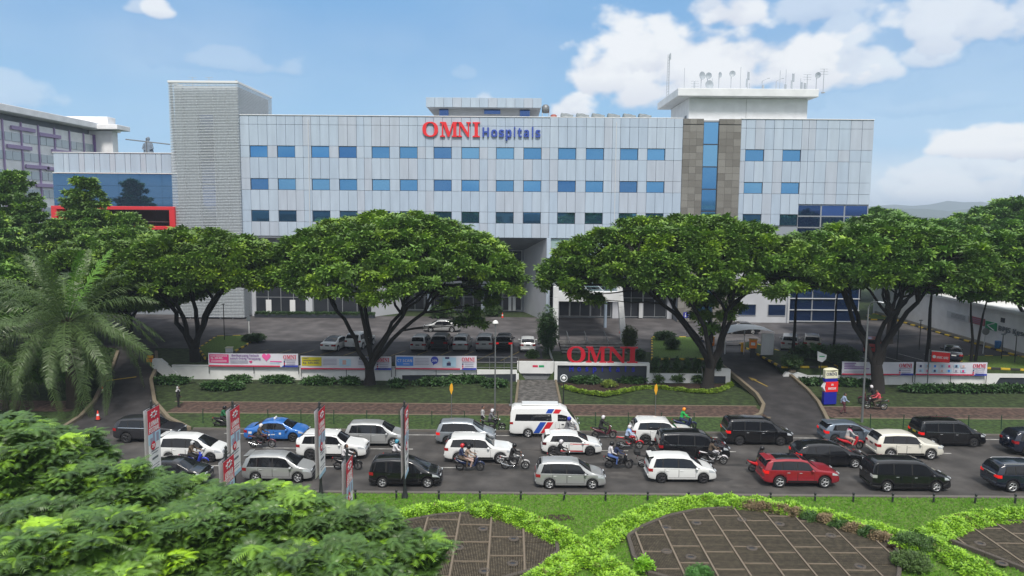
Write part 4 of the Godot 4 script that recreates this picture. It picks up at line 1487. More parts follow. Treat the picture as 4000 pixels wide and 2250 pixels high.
func mast(label: String, at: Vector3, h: float, kind: int, r := 0.35, turn := 0.0) -> void:
	var o := thing(["whip_antenna", "dish_antenna", "panel_antenna", "hooked_lamp", "lattice_mast", "cross_antenna"][kind], label, "antenna", at)
	var p := Mb.new()
	var bs := Mb.new()
	bs.cbox(Vector3(0, 0.06, 0), Vector3(0.4, 0.12, 0.4), 0.02)
	obj("base", bs, M.roof_deck, o)
	if kind != 4:
		p.rod(Vector3.ZERO, Vector3(0, h, 0), 0.045 if kind else 0.03, 6)
		obj("pole", p, M.aerial, o)
	match kind:
		1:
			dish(o, Vector3(0.1, h - r * 0.6, 0.2), r, turn)
		2:
			for k in 2:
				var m := Mb.new()
				m.cbox(Vector3(-0.12 if k else 0.14, h - 0.6 - k * 0.9, 0.1), Vector3(0.2, 1.1, 0.14), 0.03)
				obj("panel", m, M.aerial, o)
		3:
			var m := Mb.new()
			m.rod(Vector3(0, h, 0), Vector3(0.75, h + 0.35, 0), 0.035)
			m.cbox(Vector3(0.85, h + 0.36, 0), Vector3(0.3, 0.08, 0.14), 0.02)
			obj("arm", m, M.aerial, o)
		4:
			for c in [[-0.2, -0.2], [0.2, -0.2], [0.0, 0.2]]:
				var m := Mb.new()
				m.rod(Vector3(c[0], 0, c[1]), Vector3(c[0] * 0.6, h, c[1] * 0.6), 0.03)
				obj("leg", m, M.aerial, o)
			var z := Mb.new()
			for k in int(h / 0.4):
				var s := 1.0 - 0.4 * k * 0.4 / h
				z.rod(Vector3(-0.2 * s, k * 0.4, -0.2 * s), Vector3(0.2 * s, k * 0.4 + 0.4, -0.2 * s), 0.018, 4)
				z.rod(Vector3(0.2 * s, k * 0.4, -0.2 * s), Vector3(0, k * 0.4 + 0.4, 0.2 * s), 0.018, 4)
				z.rod(Vector3(0, k * 0.4, 0.2 * s), Vector3(-0.2 * s, k * 0.4 + 0.4, -0.2 * s), 0.018, 4)
			obj("bracing", z, M.aerial, o)
			var pt := Mb.new()
			pt.cbox(Vector3(0.2, h - 0.3, 0.1), Vector3(0.16, 0.9, 0.14), 0.02)
			obj("panel", pt, M.aerial, o)
		5:
			for k in 3:
				var m := Mb.new()
				m.rod(Vector3(-0.55, h - k * 0.35, 0), Vector3(0.55, h - k * 0.35, 0), 0.025)
				obj("arm", m, M.aerial, o)

func roof_things() -> void:
	# stair head with a broad canopy in the middle of the roof
	var c := thing("roof_canopy", "white panelled canopy block standing on the middle of the roof", "roof block", Vector3(-4, 28.6, -107))
	var off := -c.position
	var cb := Mb.new()
	cb.span(Vector3(-10.1, 28.6, -105.6) + off, Vector3(2.2, 30.4, -113) + off)
	obj("wall", cb, M.plain_wall, c)
	for i in 13:
		var pm := Mb.new()
		pm.cbox(Vector3(-11.2 + i * 1.2, 31.05, -104.0) + off, Vector3(1.17, 1.28, 0.4), 0.02)
		obj("fascia_panel", pm, M["panel_%d" % (i % 4)], c)
	var cr := Mb.new()
	cr.span(Vector3(-11.7, 30.4, -104.15) + off, Vector3(3.7, 31.6, -113.5) + off)
	obj("roof_slab", cr, M.plain_wall, c)
	for s in [[-10.15, -8.9, 28.7, 30.35], [-4.0, -1.8, 29.75, 30.35], [0.9, 2.25, 28.7, 30.35]]:
		var gm := Mb.new()
		gm.span(Vector3(s[0], s[2], -105.5) + off, Vector3(s[1], s[3], -105.7) + off)
		obj("dark_window", gm, M.navy_glass, c)
	# lift house on the right
	var l := thing("roof_house", "white plant house with overhanging roof above the stone bay", "roof block", Vector3(31, 28.6, -108))
	off = -l.position
	var lb := Mb.new()
	lb.span(Vector3(23.45, 28.6, -103.0) + off, Vector3(39.3, 31.75, -114.5) + off)
	obj("wall", lb, M.roof_white, l)
	var lr := Mb.new()
	lr.cbox(Vector3(30.85, 32.3, -108.5) + off, Vector3(18.5, 1.0, 14.2), 0.04)
	obj("roof_slab", lr, M.roof_white, l)
	var lj := Mb.new()
	lj.span(Vector3(31.1, 28.7, -102.96) + off, Vector3(31.14, 31.7, -102.99) + off)
	obj("wall_joint", lj, M.roof_deck, l)
	var ld := Mb.new()
	ld.span(Vector3(23.4, 28.7, -104.2) + off, Vector3(23.46, 29.6, -105.2) + off)
	obj("hatch", ld, M.soffit, l)
	var y := 32.8
	# masts and dishes on the plant house, left to right
	mast("tall lattice mast at the rear left corner of the plant house roof", Vector3(22.2, y, -111), 6.2, 4)
	mast("slender white whip beside the lattice mast", Vector3(23.4, y, -106), 3.4, 0)
	mast("short whip left of the first dishes", Vector3(24.6, y, -105.5), 1.5, 0)
	mast("large grey dish on a pole, leftmost of the roof dishes", Vector3(25.7, y, -106), 2.7, 1, 0.55, 0.5)
	mast("white dish on a pole just right of the large grey dish", Vector3(26.8, y, -107), 2.8, 1, 0.45, -0.5)
	mast("low grey dish near the roof edge under the large dish", Vector3(26.2, y, -104), 1.2, 1, 0.6, 0.2)
	mast("high small dish turned away left of the bright dish", Vector3(28.4, y, -107), 2.9, 1, 0.38, 0.7)
	mast("bright white dish on a tall pole near the middle of the roof", Vector3(29.8, y, -106), 2.9, 1, 0.42, -0.2)
	mast("whip antenna just right of the bright dish", Vector3(30.8, y, -105), 3.4, 0)
	mast("pole with two white antenna panels in the middle of the roof", Vector3(31.9, y, -105.5), 2.9, 2)
	mast("lamp arm bent to the right, left one of two on the roof", Vector3(33.6, y, -104.5), 1.5, 3)
	mast("lamp arm bent to the right, right one of two on the roof", Vector3(35.5, y, -104.5), 1.5, 3)
	mast("tall leaning whip behind the right lamp arm", Vector3(36.5, y, -106), 3.2, 0)
	mast("second tall whip right of the leaning one", Vector3(37.3, y, -106), 3.3, 0)
	mast("pole with stacked antenna panels right of the tall whips", Vector3(38.2, y, -106), 2.8, 2)
	mast("cross armed aerial among the right hand aerials", Vector3(41.0, y, -108), 3.0, 5)
	mast("short panel antenna beside the cross armed aerial", Vector3(39.2, y, -105.5), 1.6, 2)
	mast("small dish pointing up and right near the right roof corner", Vector3(41.5, y, -106), 2.8, 1, 0.42, -0.8)
	mast("thin aerial closest to the right roof corner", Vector3(42.0, y, -104.8), 3.2, 5)
	for i in 7: mast("thin short aerial, %s of seven scattered between the dishes and lamp arms" % ["first", "second", "third", "fourth", "fifth", "sixth", "last"][i], Vector3([25.2, 27.6, 32.8, 34.6, 39.9, 40.4, 37.7][i], y, -107.5), [1.9, 2.3, 1.7, 1.5, 2.4, 1.8, 1.6][i], [5, 0, 0, 2, 0, 2, 2][i])
	# masts on the louvred tower
	mast("thin mast on the louvred tower, left of two", Vector3(-43.2, 32.4, -104), 1.7, 5)
	mast("thin mast on the louvred tower, right of two", Vector3(-41.0, 32.4, -104), 1.7, 5)
	mast("small dish at the right corner of the louvred tower", Vector3(-37.0, 32.4, -103), 1.1, 1, 0.3, -0.6)
	# tanks and coolers
	var tk := thing("water_tank", "grey water tank on a steel stand beside the roof canopy", "tank", Vector3(4.35, 28.65, -104))
	var b := Mb.new()
	b.lathe(Transform3D(Basis.IDENTITY, Vector3(0, 1.1, 0)), [Vector2(0.02, 0), Vector2(0.5, 0.02), Vector2(0.52, 0.5), Vector2(0.5, 0.85), Vector2(0.3, 1.1), Vector2(0.02, 1.15)], 16)
	obj("drum", b, M.grey_metal, tk)
	for q in [[-0.45, -0.45], [0.45, -0.45], [-0.45, 0.45], [0.45, 0.45]]:
		var lg := Mb.new()
		lg.rod(Vector3(q[0], 0, q[1]), Vector3(q[0], 1.1, q[1]), 0.04)
		obj("leg", lg, M.pale_metal, tk)
	var rt := thing("water_tank", "rust red drum tank between the grey tank and the coolers", "tank", Vector3(5.45, 28.65, -104))
	b = Mb.new()
	b.lathe(Transform3D.IDENTITY, [Vector2(0.44, 0), Vector2(0.46, 0.4), Vector2(0.44, 0.78), Vector2(0.25, 0.92), Vector2(0.02, 0.95)], 16)
	obj("drum", b, M.tank_red, rt)
	for i in 6:
		var ac := thing("roof_cooler", "%s of six grey cooling units in a row on the roof" % ["first from the left", "second", "third", "fourth", "fifth", "last on the right"][i], "cooling unit", Vector3(7.3 + i * 2.1, 28.65, -103.8), 0.0, "cooling units on the roof")
		var f := Mb.new()
		f.cbox(Vector3(0, 0.25, 0), Vector3(1.95, 0.3, 1.4), 0.03)
		obj("frame", f, M.frame_dark, ac)
		var v := Mb.new()
		v.cham(Transform3D(Basis(Vector3.BACK, -0.17), Vector3(-0.1, 0.68, 0)), Vector3(1.65, 0.5, 1.2), 0.03)
		obj("housing", v, M.cooler, ac)
		for j in 3:
			var g := Mb.new()
			g.cham(Transform3D(Basis(Vector3.BACK, -0.17), Vector3(-0.1, 0.54 + j * 0.15, 0.61)), Vector3(1.5, 0.05, 0.04), 0.01)
			obj("slat", g, M.pale_metal, ac)
		var fan := Mb.new()
		fan.lathe(Transform3D(Basis(Vector3.BACK, -0.17), Vector3(-0.05, 0.92, 0)), [Vector2(0.42, 0), Vector2(0.43, 0.06), Vector2(0.02, 0.03)], 14)
		obj("fan_cowl", fan, M.dark_metal, ac)
	# aerial and statue behind the left wing
	var yg := thing("yagi_aerial", "long horizontal aerial on a thin mast above the left wing", "antenna", Vector3(-51.7, 23.95, -108))
	var m := Mb.new()
	m.rod(Vector3.ZERO, Vector3(0, 2.4, 0), 0.08)
	obj("pole", m, M.grey_metal, yg)
	m = Mb.new()
	m.rod(Vector3(-2.9, 2.2, 0), Vector3(3.3, 1.55, 0), 0.09)
	for k in 7: m.rod(Vector3(-2.7 + k * 0.4, 2.17 - k * 0.042, -0.4), Vector3(-2.7 + k * 0.4, 2.17 - k * 0.042, 0.4), 0.03)
	obj("boom", m, M.grey_metal, yg)
	var stt := thing("statue", "grey standing figure statue on the roof beyond the left wing", "statue", Vector3(-58.1, 23.8, -122))
	m = Mb.new()
	m.lathe(Transform3D(Basis.from_scale(Vector3(1, 1, 0.7)), Vector3.ZERO), [Vector2(0.95, 0), Vector2(0.9, 0.9), Vector2(0.72, 1.9), Vector2(0.62, 2.5), Vector2(0.66, 2.9), Vector2(0.4, 3.15), Vector2(0.17, 3.25), Vector2(0.16, 3.35), Vector2(0.27, 3.5), Vector2(0.29, 3.7), Vector2(0.2, 3.9), Vector2(0.01, 3.97)], 18)
	m.tube([Vector3(-0.6, 2.85, 0.1), Vector3(-0.8, 2.1, 0.25), Vector3(-0.4, 1.8, 0.55)], [0.16, 0.14, 0.1], 8)
	m.tube([Vector3(0.6, 2.85, 0.1), Vector3(0.8, 2.1, 0.25), Vector3(0.4, 1.9, 0.55)], [0.16, 0.14, 0.1], 8)
	obj("figure", m, M.statue_grey, stt)


# ---------------------------------------------------------------- trees
func limb_path(a: Vector3, b: Vector3, sag: float, r: RandomNumberGenerator, n_ := 7) -> Array:
	var out := []
	var ctrl := Vector3(lerpf(a.x, b.x, 0.42), lerpf(a.y, b.y, 0.56), lerpf(a.z, b.z, 0.42)) + Vector3(r.randf_range(-1, 1), 0, r.randf_range(-1, 1)) * sag
	for i in n_ + 1:
		var t := float(i) / n_
		var p := a.lerp(ctrl, t).lerp(ctrl.lerp(b, t), t)
		if i > 0 and i < n_: p += Vector3(r.randf_range(-1, 1), r.randf_range(-0.5, 0.5), r.randf_range(-1, 1)) * 0.2
		out.append(p)
	return out

func taper(n_: int, r0: float, r1: float) -> Array:
	var out := []
	for i in n_: out.append(lerpf(r0, r1, pow(float(i) / (n_ - 1), 0.8)))
	return out

# pads of leaf rosettes: each pad is a shallow dome, as on a rain tree
func pad_leaves(pads: Array, per_m2: float, scale: float, tint: Color, r: RandomNumberGenerator, xf: Array, cols: Array, young := 0.25, boost := 1.0) -> void:
	for p in pads:
		var c: Vector3 = p[0]
		var rad: float = p[1]
		var hgt: float = rad * p[2]
		var hue := r.randf()
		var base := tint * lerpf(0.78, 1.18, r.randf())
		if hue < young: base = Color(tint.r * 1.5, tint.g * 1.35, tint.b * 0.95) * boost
		var n_ := int(per_m2 * PI * rad * rad * 1.25)
		var ph := r.randf() * TAU
		for i in n_:
			var a := r.randf() * TAU
			var q := sqrt(r.randf())
			var edge := rad * (1.0 + 0.2 * sin(a * 3.0 + ph) + 0.12 * sin(a * 5.0 - ph))
			var y := sqrt(maxf(0.0, 1.0 - q * q)) * hgt
			var under := r.randf() < 0.22
			var pos := c + Vector3(cos(a) * q * edge, y * (r.randf_range(-0.5, 0.3) if under else r.randf_range(0.62, 1.2)), sin(a) * q * edge)
			var lean := Vector3(sin(a), 0, -cos(a)).normalized()
			var b := Basis(lean, -q * 0.75) * Basis(Vector3.UP, r.randf() * TAU)
			b = Basis(Vector3(cos(a * 7.0), 0, sin(a * 7.0)), r.randf_range(-0.4, 0.4)) * b
			xf.append(Transform3D(b * Basis.from_scale(Vector3.ONE * scale * r.randf_range(0.72, 1.25)), pos))
			var t := r.randf_range(0.6, 1.3)
			if r.randf() < 0.16: cols.append(Color(base.r * 1.6 * boost, base.g * 1.45 * boost, base.b * 0.85))
			else: cols.append(Color(base.r * t, base.g * t, base.b * t))

# o: the tree; base on the ground; crown: middle, half sizes; low and high edge of the umbrella
func rain_tree(label: String, base: Vector3, mid: Vector3, rx: float, rz: float, y0: float, y1: float, seed_: int, forks: int, girth: float, n_pads: int, tint: Color, fork_h := 1.6, mesh: Mesh = null, pad_r := 0.98, per_m2 := 7.2, scale := 1.12, group := "rain trees along the hospital wall", material := "leaf", gap := 0.6, extra := []) -> Node3D:
	var r := RandomNumberGenerator.new()
	r.seed = seed_
	var o := thing("rain_tree", label, "tree", base, 0.0, group)
	var m := mid - base
	var lo := y0 - base.y
	var hi := y1 - base.y
	var top := Vector3(r.randf_range(-0.2, 0.2), fork_h, r.randf_range(-0.2, 0.2))
	var tm := Mb.new()
	var tp := [Vector3(0, -0.4, 0), Vector3(0, 0.1, 0), Vector3(0.05, fork_h * 0.5, 0), top + Vector3(0, 0.25, 0)]
	tm.tube(tp, [girth * 1.9, girth * 1.35, girth * 1.08, girth * 0.95], 12)
	obj("trunk", tm, M.bark, o)
	# pads over the dome
	var pads := []
	var tries := 0
	while pads.size() < n_pads and tries < n_pads * 40:
		tries += 1
		var a := r.randf() * TAU
		var q := sqrt(r.randf())
		var wob := 1.0 + 0.13 * sin(a * 3.0 + seed_) + 0.09 * sin(a * 5.0 + seed_ * 2.0)
		var layer := r.randf()
		var h := lo + (hi - lo) * sqrt(maxf(0.0, 1.0 - q * q * 0.97))
		if layer > 0.68: h -= (h - lo) * r.randf_range(0.15, 0.6) + r.randf_range(0.0, 0.7)
		else: h += r.randf_range(-0.45, 0.25)
		var rad := pad_r * r.randf_range(0.65, 1.2)
		var p := Vector3(m.x + cos(a) * q * rx * wob, h - rad * 0.4, m.z + sin(a) * q * rz * wob)
		var ok := true
		for e in pads:
			var d: Vector3 = e[0] - p
			d.y *= 1.5
			if d.length() < (e[1] + rad) * gap:
				ok = false
				break
		if ok: pads.append([p, rad, r.randf_range(0.4, 0.75)])
	for e in extra: pads.append([e - base, pad_r * r.randf_range(0.8, 1.15), 0.6])
	# limbs fork once on their way to the pads
	var ends := []
	for i in forks:
		var a := TAU * (i + r.randf_range(-0.3, 0.3)) / forks + seed_ * 0.7
		var k1 := r.randf_range(0.26, 0.36)
		var e := Vector3(m.x * 0.6 + cos(a) * rx * k1, lerpf(top.y, lerpf(lo, hi, 0.25), r.randf_range(0.55, 0.72)), m.z * 0.6 + sin(a) * rz * k1)
		var path := limb_path(top - Vector3(0, 0.2, 0), e, 1.0, r, 6)
		var lm := Mb.new()
		lm.tube(path, taper(path.size(), girth * r.randf_range(0.5, 0.62), girth * 0.36), 9)
		ends.append(path)
		for q in 3 if i % 2 else 2:
			var a2 := a + (q - 0.8) * r.randf_range(0.45, 0.8)
			var k2 := r.randf_range(0.5, 0.74)
			var e2 := Vector3(m.x * 0.9 + cos(a2) * rx * k2, lerpf(lo, hi, r.randf_range(0.3, 0.5)), m.z * 0.9 + sin(a2) * rz * k2)
			var sub := limb_path(e, e2, 1.3, r, 7)
			lm.tube(sub, taper(sub.size(), girth * 0.34, girth * 0.1), 8)
			ends.append(sub)
		obj("limb", lm, M.bark, o)
	var tw := Mb.new()
	for p in pads:
		var best: Vector3 = top
		var bd := 1e9
		for path in ends:
			for k in range(2, path.size()):
				var d: float = (path[k] - p[0]).length() + maxf(0.0, path[k].y - p[0].y) * 2.0
				if d < bd:
					bd = d
					best = path[k]
		var tip: Vector3 = p[0] + Vector3(0, p[1] * p[2] * 0.3, 0)
		var path2 := limb_path(best, tip, 0.35, r, 4)
		tw.tube(path2, taper(5, clampf(0.035 + bd * 0.012, 0.04, girth * 0.22), 0.018), 5)
		for k in 3:
			var a := r.randf() * TAU
			tw.tube([path2[3], tip + Vector3(cos(a) * p[1] * 0.7, 0.1, sin(a) * p[1] * 0.7)], [0.022, 0.008], 4)
	var to := obj("branches", tw, M.bark, o)
	to.set_meta("kind", "stuff")
	var xf := []
	var cols := []
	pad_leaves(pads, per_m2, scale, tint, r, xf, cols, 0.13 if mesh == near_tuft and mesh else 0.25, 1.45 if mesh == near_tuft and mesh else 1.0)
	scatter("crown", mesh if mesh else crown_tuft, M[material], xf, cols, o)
	return o

# a tree of flat tiers round an upright stem
func tiered_tree(label: String, base: Vector3, high: float, spread: float, tiers: int, seed_: int, tint: Color, group := "", material := "leaf_far") -> Node3D:
	var r := RandomNumberGenerator.new()
	r.seed = seed_
	var o := thing("tiered_tree", label, "tree", base, 0.0, group)
	var tm := Mb.new()
	tm.tube([Vector3(0, -0.3, 0), Vector3(0.1, high * 0.4, 0), Vector3(0, high * 0.95, 0.1)], [0.3, 0.2, 0.05], 9)
	obj("trunk", tm, M.bark, o)
	var pads := []
	var bm := Mb.new()
	for k in tiers:
		var t := float(k) / (tiers - 1)
		var y := lerpf(high * 0.28, high, t)
		var w := spread * (1.0 - 0.82 * t) * r.randf_range(0.85, 1.1)
		var n_ := int(5 + 9 * (1.0 - t))
		for i in n_:
			var a := TAU * (i + r.randf() * 0.7) / n_ + k
			for q in [0.3, 0.62, 1.0]:
				var d: float = w * q * r.randf_range(0.8, 1.1)
				pads.append([Vector3(cos(a) * d, y + d * 0.12 + r.randf_range(-0.45, 0.45), sin(a) * d), maxf(0.5, w * 0.22) * r.randf_range(0.8, 1.3), 0.3])
			bm.tube([Vector3(0, y - 0.3, 0), Vector3(cos(a) * w * 0.9, y + w * 0.06, sin(a) * w * 0.9)], [0.06, 0.02], 5)
	var bo := obj("branches", bm, M.bark, o)
	bo.set_meta("kind", "stuff")
	var xf := []
	var cols := []
	pad_leaves(pads, 9.0, 1.15, tint, r, xf, cols, 0.2)
	scatter("crown", crown_tuft, M[material], xf, cols, o)
	return o

func frond_mesh(len: float, pairs: int, leaflet: float, arch: float, r: RandomNumberGenerator) -> ArrayMesh:
	var m := Mb.new()
	var pts := []
	var n_ := 12
	for i in n_ + 1:
		var t := float(i) / n_
		pts.append(Vector3(0, sin(t * 1.15) * len * 0.34 - t * t * len * arch, len * t * (1.0 - 0.12 * t)))
	m.use_col = true
	m.col = Color(1.5, 1.25, 1.0)
	m.tube(pts, taper(n_ + 1, 0.055, 0.008), 5, false)
	for i in pairs:
		var t := 0.1 + 0.9 * i / pairs
		var f := t * n_
		var k := mini(int(f), n_ - 1)
		var p: Vector3 = pts[k].lerp(pts[k + 1], f - k)
		var d: Vector3 = (pts[k + 1] - pts[k]).normalized()
		var l := leaflet * (sin(PI * (0.12 + 0.82 * t)) * 0.9 + 0.12) * r.randf_range(0.85, 1.1)
		for s in [-1.0, 1.0]:
			var lift := r.randf_range(-0.5, 0.6)
			var dir := (Vector3(s, lift, 0) + d * (0.45 + 0.5 * t)).normalized()
			var w := d * 0.031
			var mid := p + dir * l * 0.55 + Vector3(0, -0.03 * l, 0)
			var tip := p + dir * l * 0.9 - Vector3(0, l * r.randf_range(0.28, 0.5), 0)
			var tt := r.randf_range(0.8, 1.2)
			m.col = Color(tt, tt, tt)
			if r.randf() < 0.12: m.col = Color(2.0, 1.8, 1.6)
			m.tri(p - w * 0.6, p + w * 0.6, mid + w)
			m.tri(p - w * 0.6, mid + w, mid - w)
			m.tri(mid - w, mid + w, tip)
	return m.mesh()

func palm(label: String, base: Vector3, high: float, len: float, n_: int, seed_: int) -> void:
	var r := RandomNumberGenerator.new()
	r.seed = seed_
	var o := thing("palm_tree", label, "palm tree", base)
	var tm := Mb.new()
	var pts := []
	var rad := []
	for i in 15:
		var t := i / 14.0
		pts.append(Vector3(sin(t * 2.0) * 0.12, -0.3 + t * (high + 0.3), 0))
		rad.append(lerpf(0.42, 0.34, t) * (1.08 if i % 2 else 0.94))
	tm.tube(pts, rad, 12)
	obj("trunk", tm, M.palm_bark, o)
	for i in 26:       # stubs of old fronds under the crown
		var a := i * 2.4
		var y := high - 1.5 + i * 0.05
		var sm := Mb.new()
		sm.tube([Vector3(cos(a) * 0.3, y, sin(a) * 0.3), Vector3(cos(a) * 0.62, y + 0.45, sin(a) * 0.62)], [0.1, 0.04], 6)
		obj("frond_stub", sm, M.palm_bark, o)
	var kinds := [frond_mesh(len, 70, 1.1, 0.34, r), frond_mesh(len * 0.95, 70, 1.05, 0.55, r), frond_mesh(len, 70, 1.1, 0.78, r), frond_mesh(len * 0.85, 70, 0.95, 0.06, r)]
	for i in n_:
		var t := float(i) / n_
		var a := i * 2.39996
		var el := lerpf(1.25, -0.45, pow(t, 0.85)) + r.randf_range(-0.12, 0.12)
		var k := 3 if t < 0.15 else (0 if t < 0.4 else (1 if t < 0.75 else 2))
		var f := obj("frond", kinds[k], M.palm_young if i in [1, 3] else M.leaf_palm_any, o)
		f.transform = Transform3D(Basis(Vector3.UP, a) * Basis(Vector3.RIGHT, -el + 0.35) * Basis(Vector3.BACK, r.randf_range(-0.5, 0.5)), Vector3(sin(a) * 0.25, high - 0.1 - t * 0.5, cos(a) * 0.25))

var crown_tuft: Mesh
var near_tuft: Mesh

func thin_tree(label: String, at: Vector3, high: float, lean: Vector3, r0: float, pads_n: int, rad: float, seed_: int, group := "") -> void:
	var r := RandomNumberGenerator.new()
	r.seed = seed_
	var o := thing("slender_tree", label, "tree", at, 0.0, group)
	var tm := Mb.new()
	var top := Vector3(lean.x, high, lean.z)
	tm.tube([Vector3(0, -0.3, 0), Vector3(lean.x * 0.15 + 0.08, high * 0.35, lean.z * 0.2), Vector3(lean.x * 0.6 - 0.06, high * 0.7, lean.z * 0.6), top], [r0 * 1.3, r0, r0 * 0.75, r0 * 0.4], 9)
	obj("trunk", tm, M.bark, o)
	var pads := []
	var bm := Mb.new()
	for i in pads_n:
		var a := i * 2.4
		var d := rad * sqrt((i + 0.5) / pads_n)
		var p := top + Vector3(cos(a) * d, 1.2 - d * 0.35 + r.randf_range(-0.7, 0.7), sin(a) * d)
		pads.append([p, rad * 0.35 * r.randf_range(0.8, 1.2), 0.4])
		bm.tube([top - Vector3(0, high * 0.12, 0), p], [0.05, 0.02], 5)
	obj("branches", bm, M.bark, o).set_meta("kind", "stuff")
	var xf := []
	var cols := []
	pad_leaves(pads, 9.0, 1.1, Color(0.8, 0.95, 0.9), r, xf, cols, 0.15)
	scatter("crown", crown_tuft, M.leaf, xf, cols, o)

func trees() -> void:
	var r := RandomNumberGenerator.new()
	r.seed = 31
	crown_tuft = rosette(16, 0.4, 0.2, 1.1, 0.14, r)
	var lp := mat("leaf_palm_any", 0.085, 0.14, 0.04, 0.42)
	lp.vertex_color_use_as_albedo = true
	lp.backlight_enabled = true
	lp.backlight = Color(0.35, 0.45, 0.2)
	var py := mat("palm_young", 0.13, 0.3, 0.03, 0.4)
	py.vertex_color_use_as_albedo = true
	py.backlight_enabled = true
	py.backlight = Color(0.4, 0.5, 0.2)
	var g := Color(1, 1, 1)
	rain_tree("broad rain tree left of centre with a vase of dark limbs behind two fence banners", Vector3(-13.35, 0.36, -69.86), Vector3(-11.4, 9, -71.5), 12.2, 8.2, 9.0, 16.1, 3, 6, 0.44, 330, g, 1.3, null, 0.98, 7.2, 1.12, "rain trees along the hospital wall", "leaf", 0.6, [Vector3(-4.17, 6.65, -73.00), Vector3(-6.19, 7.37, -74.00), Vector3(-3.39, 5.56, -73.00), Vector3(-1.82, 7.77, -72.00), Vector3(0.15, 9.32, -71.00), Vector3(-5.41, 8.48, -74.00), Vector3(-2.82, 8.42, -73.00), Vector3(-0.88, 10.28, -72.00), Vector3(-7.36, 8.66, -74.00), Vector3(-5.01, 5.51, -74.00)])
	rain_tree("rain tree at the left end of the wall with a dark leaning trunk", Vector3(-30.99, 0.36, -72.79), Vector3(-30.6, 9, -72.0), 9.0, 7.5, 9.2, 14.5, 8, 5, 0.5, 250, Color(1.08, 1.02, 1.0), 2.4)
	rain_tree("rain tree beside the driveway with its trunk in the yellow edged flower bed", Vector3(18.31, 0.36, -69.04), Vector3(16.4, 9, -71.5), 11.6, 8.2, 9.9, 16.1, 12, 6, 0.48, 340, g, 1.7, null, 0.98, 7.2, 1.12, "rain trees along the hospital wall", "leaf", 0.6, [Vector3(17.23, 9.08, -72.00), Vector3(19.17, 8.14, -72.00), Vector3(20.28, 6.75, -71.00), Vector3(18.27, 6.59, -72.00), Vector3(21.06, 8.73, -72.00), Vector3(15.69, 9.84, -72.00), Vector3(18.82, 5.40, -71.00), Vector3(17.71, 7.61, -73.00), Vector3(19.61, 9.59, -71.00), Vector3(21.79, 7.25, -73.00), Vector3(6.01, 8.84, -70.00), Vector3(7.99, 8.17, -71.00), Vector3(5.15, 9.66, -71.00)])
	rain_tree("rain tree with a thick double trunk behind the right verge", Vector3(33.85, 0.33, -68.60), Vector3(34.8, 9, -71.0), 9.8, 7.8, 10.0, 15.8, 17, 5, 0.52, 270, Color(0.92, 0.97, 1.0), 2.2)
	rain_tree("dense rain tree at the right edge in front of the white hall", Vector3(55.79, 1.80, -80.18), Vector3(52.5, 9, -74), 7.5, 6.0, 8.6, 15.5, 23, 5, 0.4, 160, Color(0.85, 0.95, 1.0), 3.0)
	rain_tree("rain tree behind the two right hand ones, by the blue glass bay", Vector3(43.5, 1.8, -86), Vector3(43.5, 9, -87), 7.5, 6.0, 9.0, 16.4, 29, 6, 0.35, 130, Color(0.85, 0.95, 1.05), 3.0)
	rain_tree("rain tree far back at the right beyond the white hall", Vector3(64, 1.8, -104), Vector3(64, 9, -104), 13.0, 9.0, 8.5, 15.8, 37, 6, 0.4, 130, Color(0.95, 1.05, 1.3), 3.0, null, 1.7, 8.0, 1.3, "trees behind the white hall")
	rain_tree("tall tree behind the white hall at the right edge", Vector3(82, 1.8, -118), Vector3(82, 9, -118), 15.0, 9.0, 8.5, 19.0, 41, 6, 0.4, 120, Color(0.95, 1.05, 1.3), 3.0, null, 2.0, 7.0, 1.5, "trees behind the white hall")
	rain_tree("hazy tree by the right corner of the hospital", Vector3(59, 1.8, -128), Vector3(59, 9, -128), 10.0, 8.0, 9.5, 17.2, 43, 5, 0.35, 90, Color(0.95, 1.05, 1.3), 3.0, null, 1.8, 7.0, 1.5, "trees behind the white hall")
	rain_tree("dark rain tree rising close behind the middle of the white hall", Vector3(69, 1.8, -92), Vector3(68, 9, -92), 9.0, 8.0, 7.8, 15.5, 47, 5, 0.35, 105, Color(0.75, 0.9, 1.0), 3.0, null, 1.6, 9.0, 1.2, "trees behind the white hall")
	thin_tree("slender trunk before the blue glass bay, left of the two parked silver cars", Vector3(28.39, 1.80, -75.27), 8.4, Vector3(0.3, 0, 0), 0.15, 24, 3.0, 51)
	thin_tree("slender trunk standing just right of the parked silver cars", Vector3(33.94, 1.80, -78.61), 7.4, Vector3(0.2, 0, 0), 0.12, 20, 2.8, 52)
	thin_tree("slender trunk behind the fork of the right rain tree", Vector3(41.20, 1.80, -73.82), 8.0, Vector3(0.1, 0, 0), 0.19, 24, 3.2, 53)
	thin_tree("left of a pair of thin twin trunks on the lawn by the white hall", Vector3(46.45, 1.80, -75.19), 7.0, Vector3(-0.5, 0, 0), 0.13, 20, 2.8, 54)
	thin_tree("right of a pair of thin twin trunks on the lawn by the white hall", Vector3(46.86, 1.80, -75.21), 7.0, Vector3(0.9, 0, 0), 0.13, 20, 2.8, 55)
	# left background
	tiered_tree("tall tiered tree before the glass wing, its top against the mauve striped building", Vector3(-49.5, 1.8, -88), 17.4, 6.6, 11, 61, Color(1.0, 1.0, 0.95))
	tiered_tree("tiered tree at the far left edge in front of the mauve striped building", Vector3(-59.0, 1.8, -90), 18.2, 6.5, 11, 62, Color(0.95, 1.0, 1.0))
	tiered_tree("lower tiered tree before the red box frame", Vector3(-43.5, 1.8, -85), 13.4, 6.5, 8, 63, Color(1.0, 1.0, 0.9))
	tiered_tree("tiered tree left of the palm crown", Vector3(-55.0, 1.8, -80), 13.2, 7.5, 8, 64, Color(0.95, 0.98, 0.95))
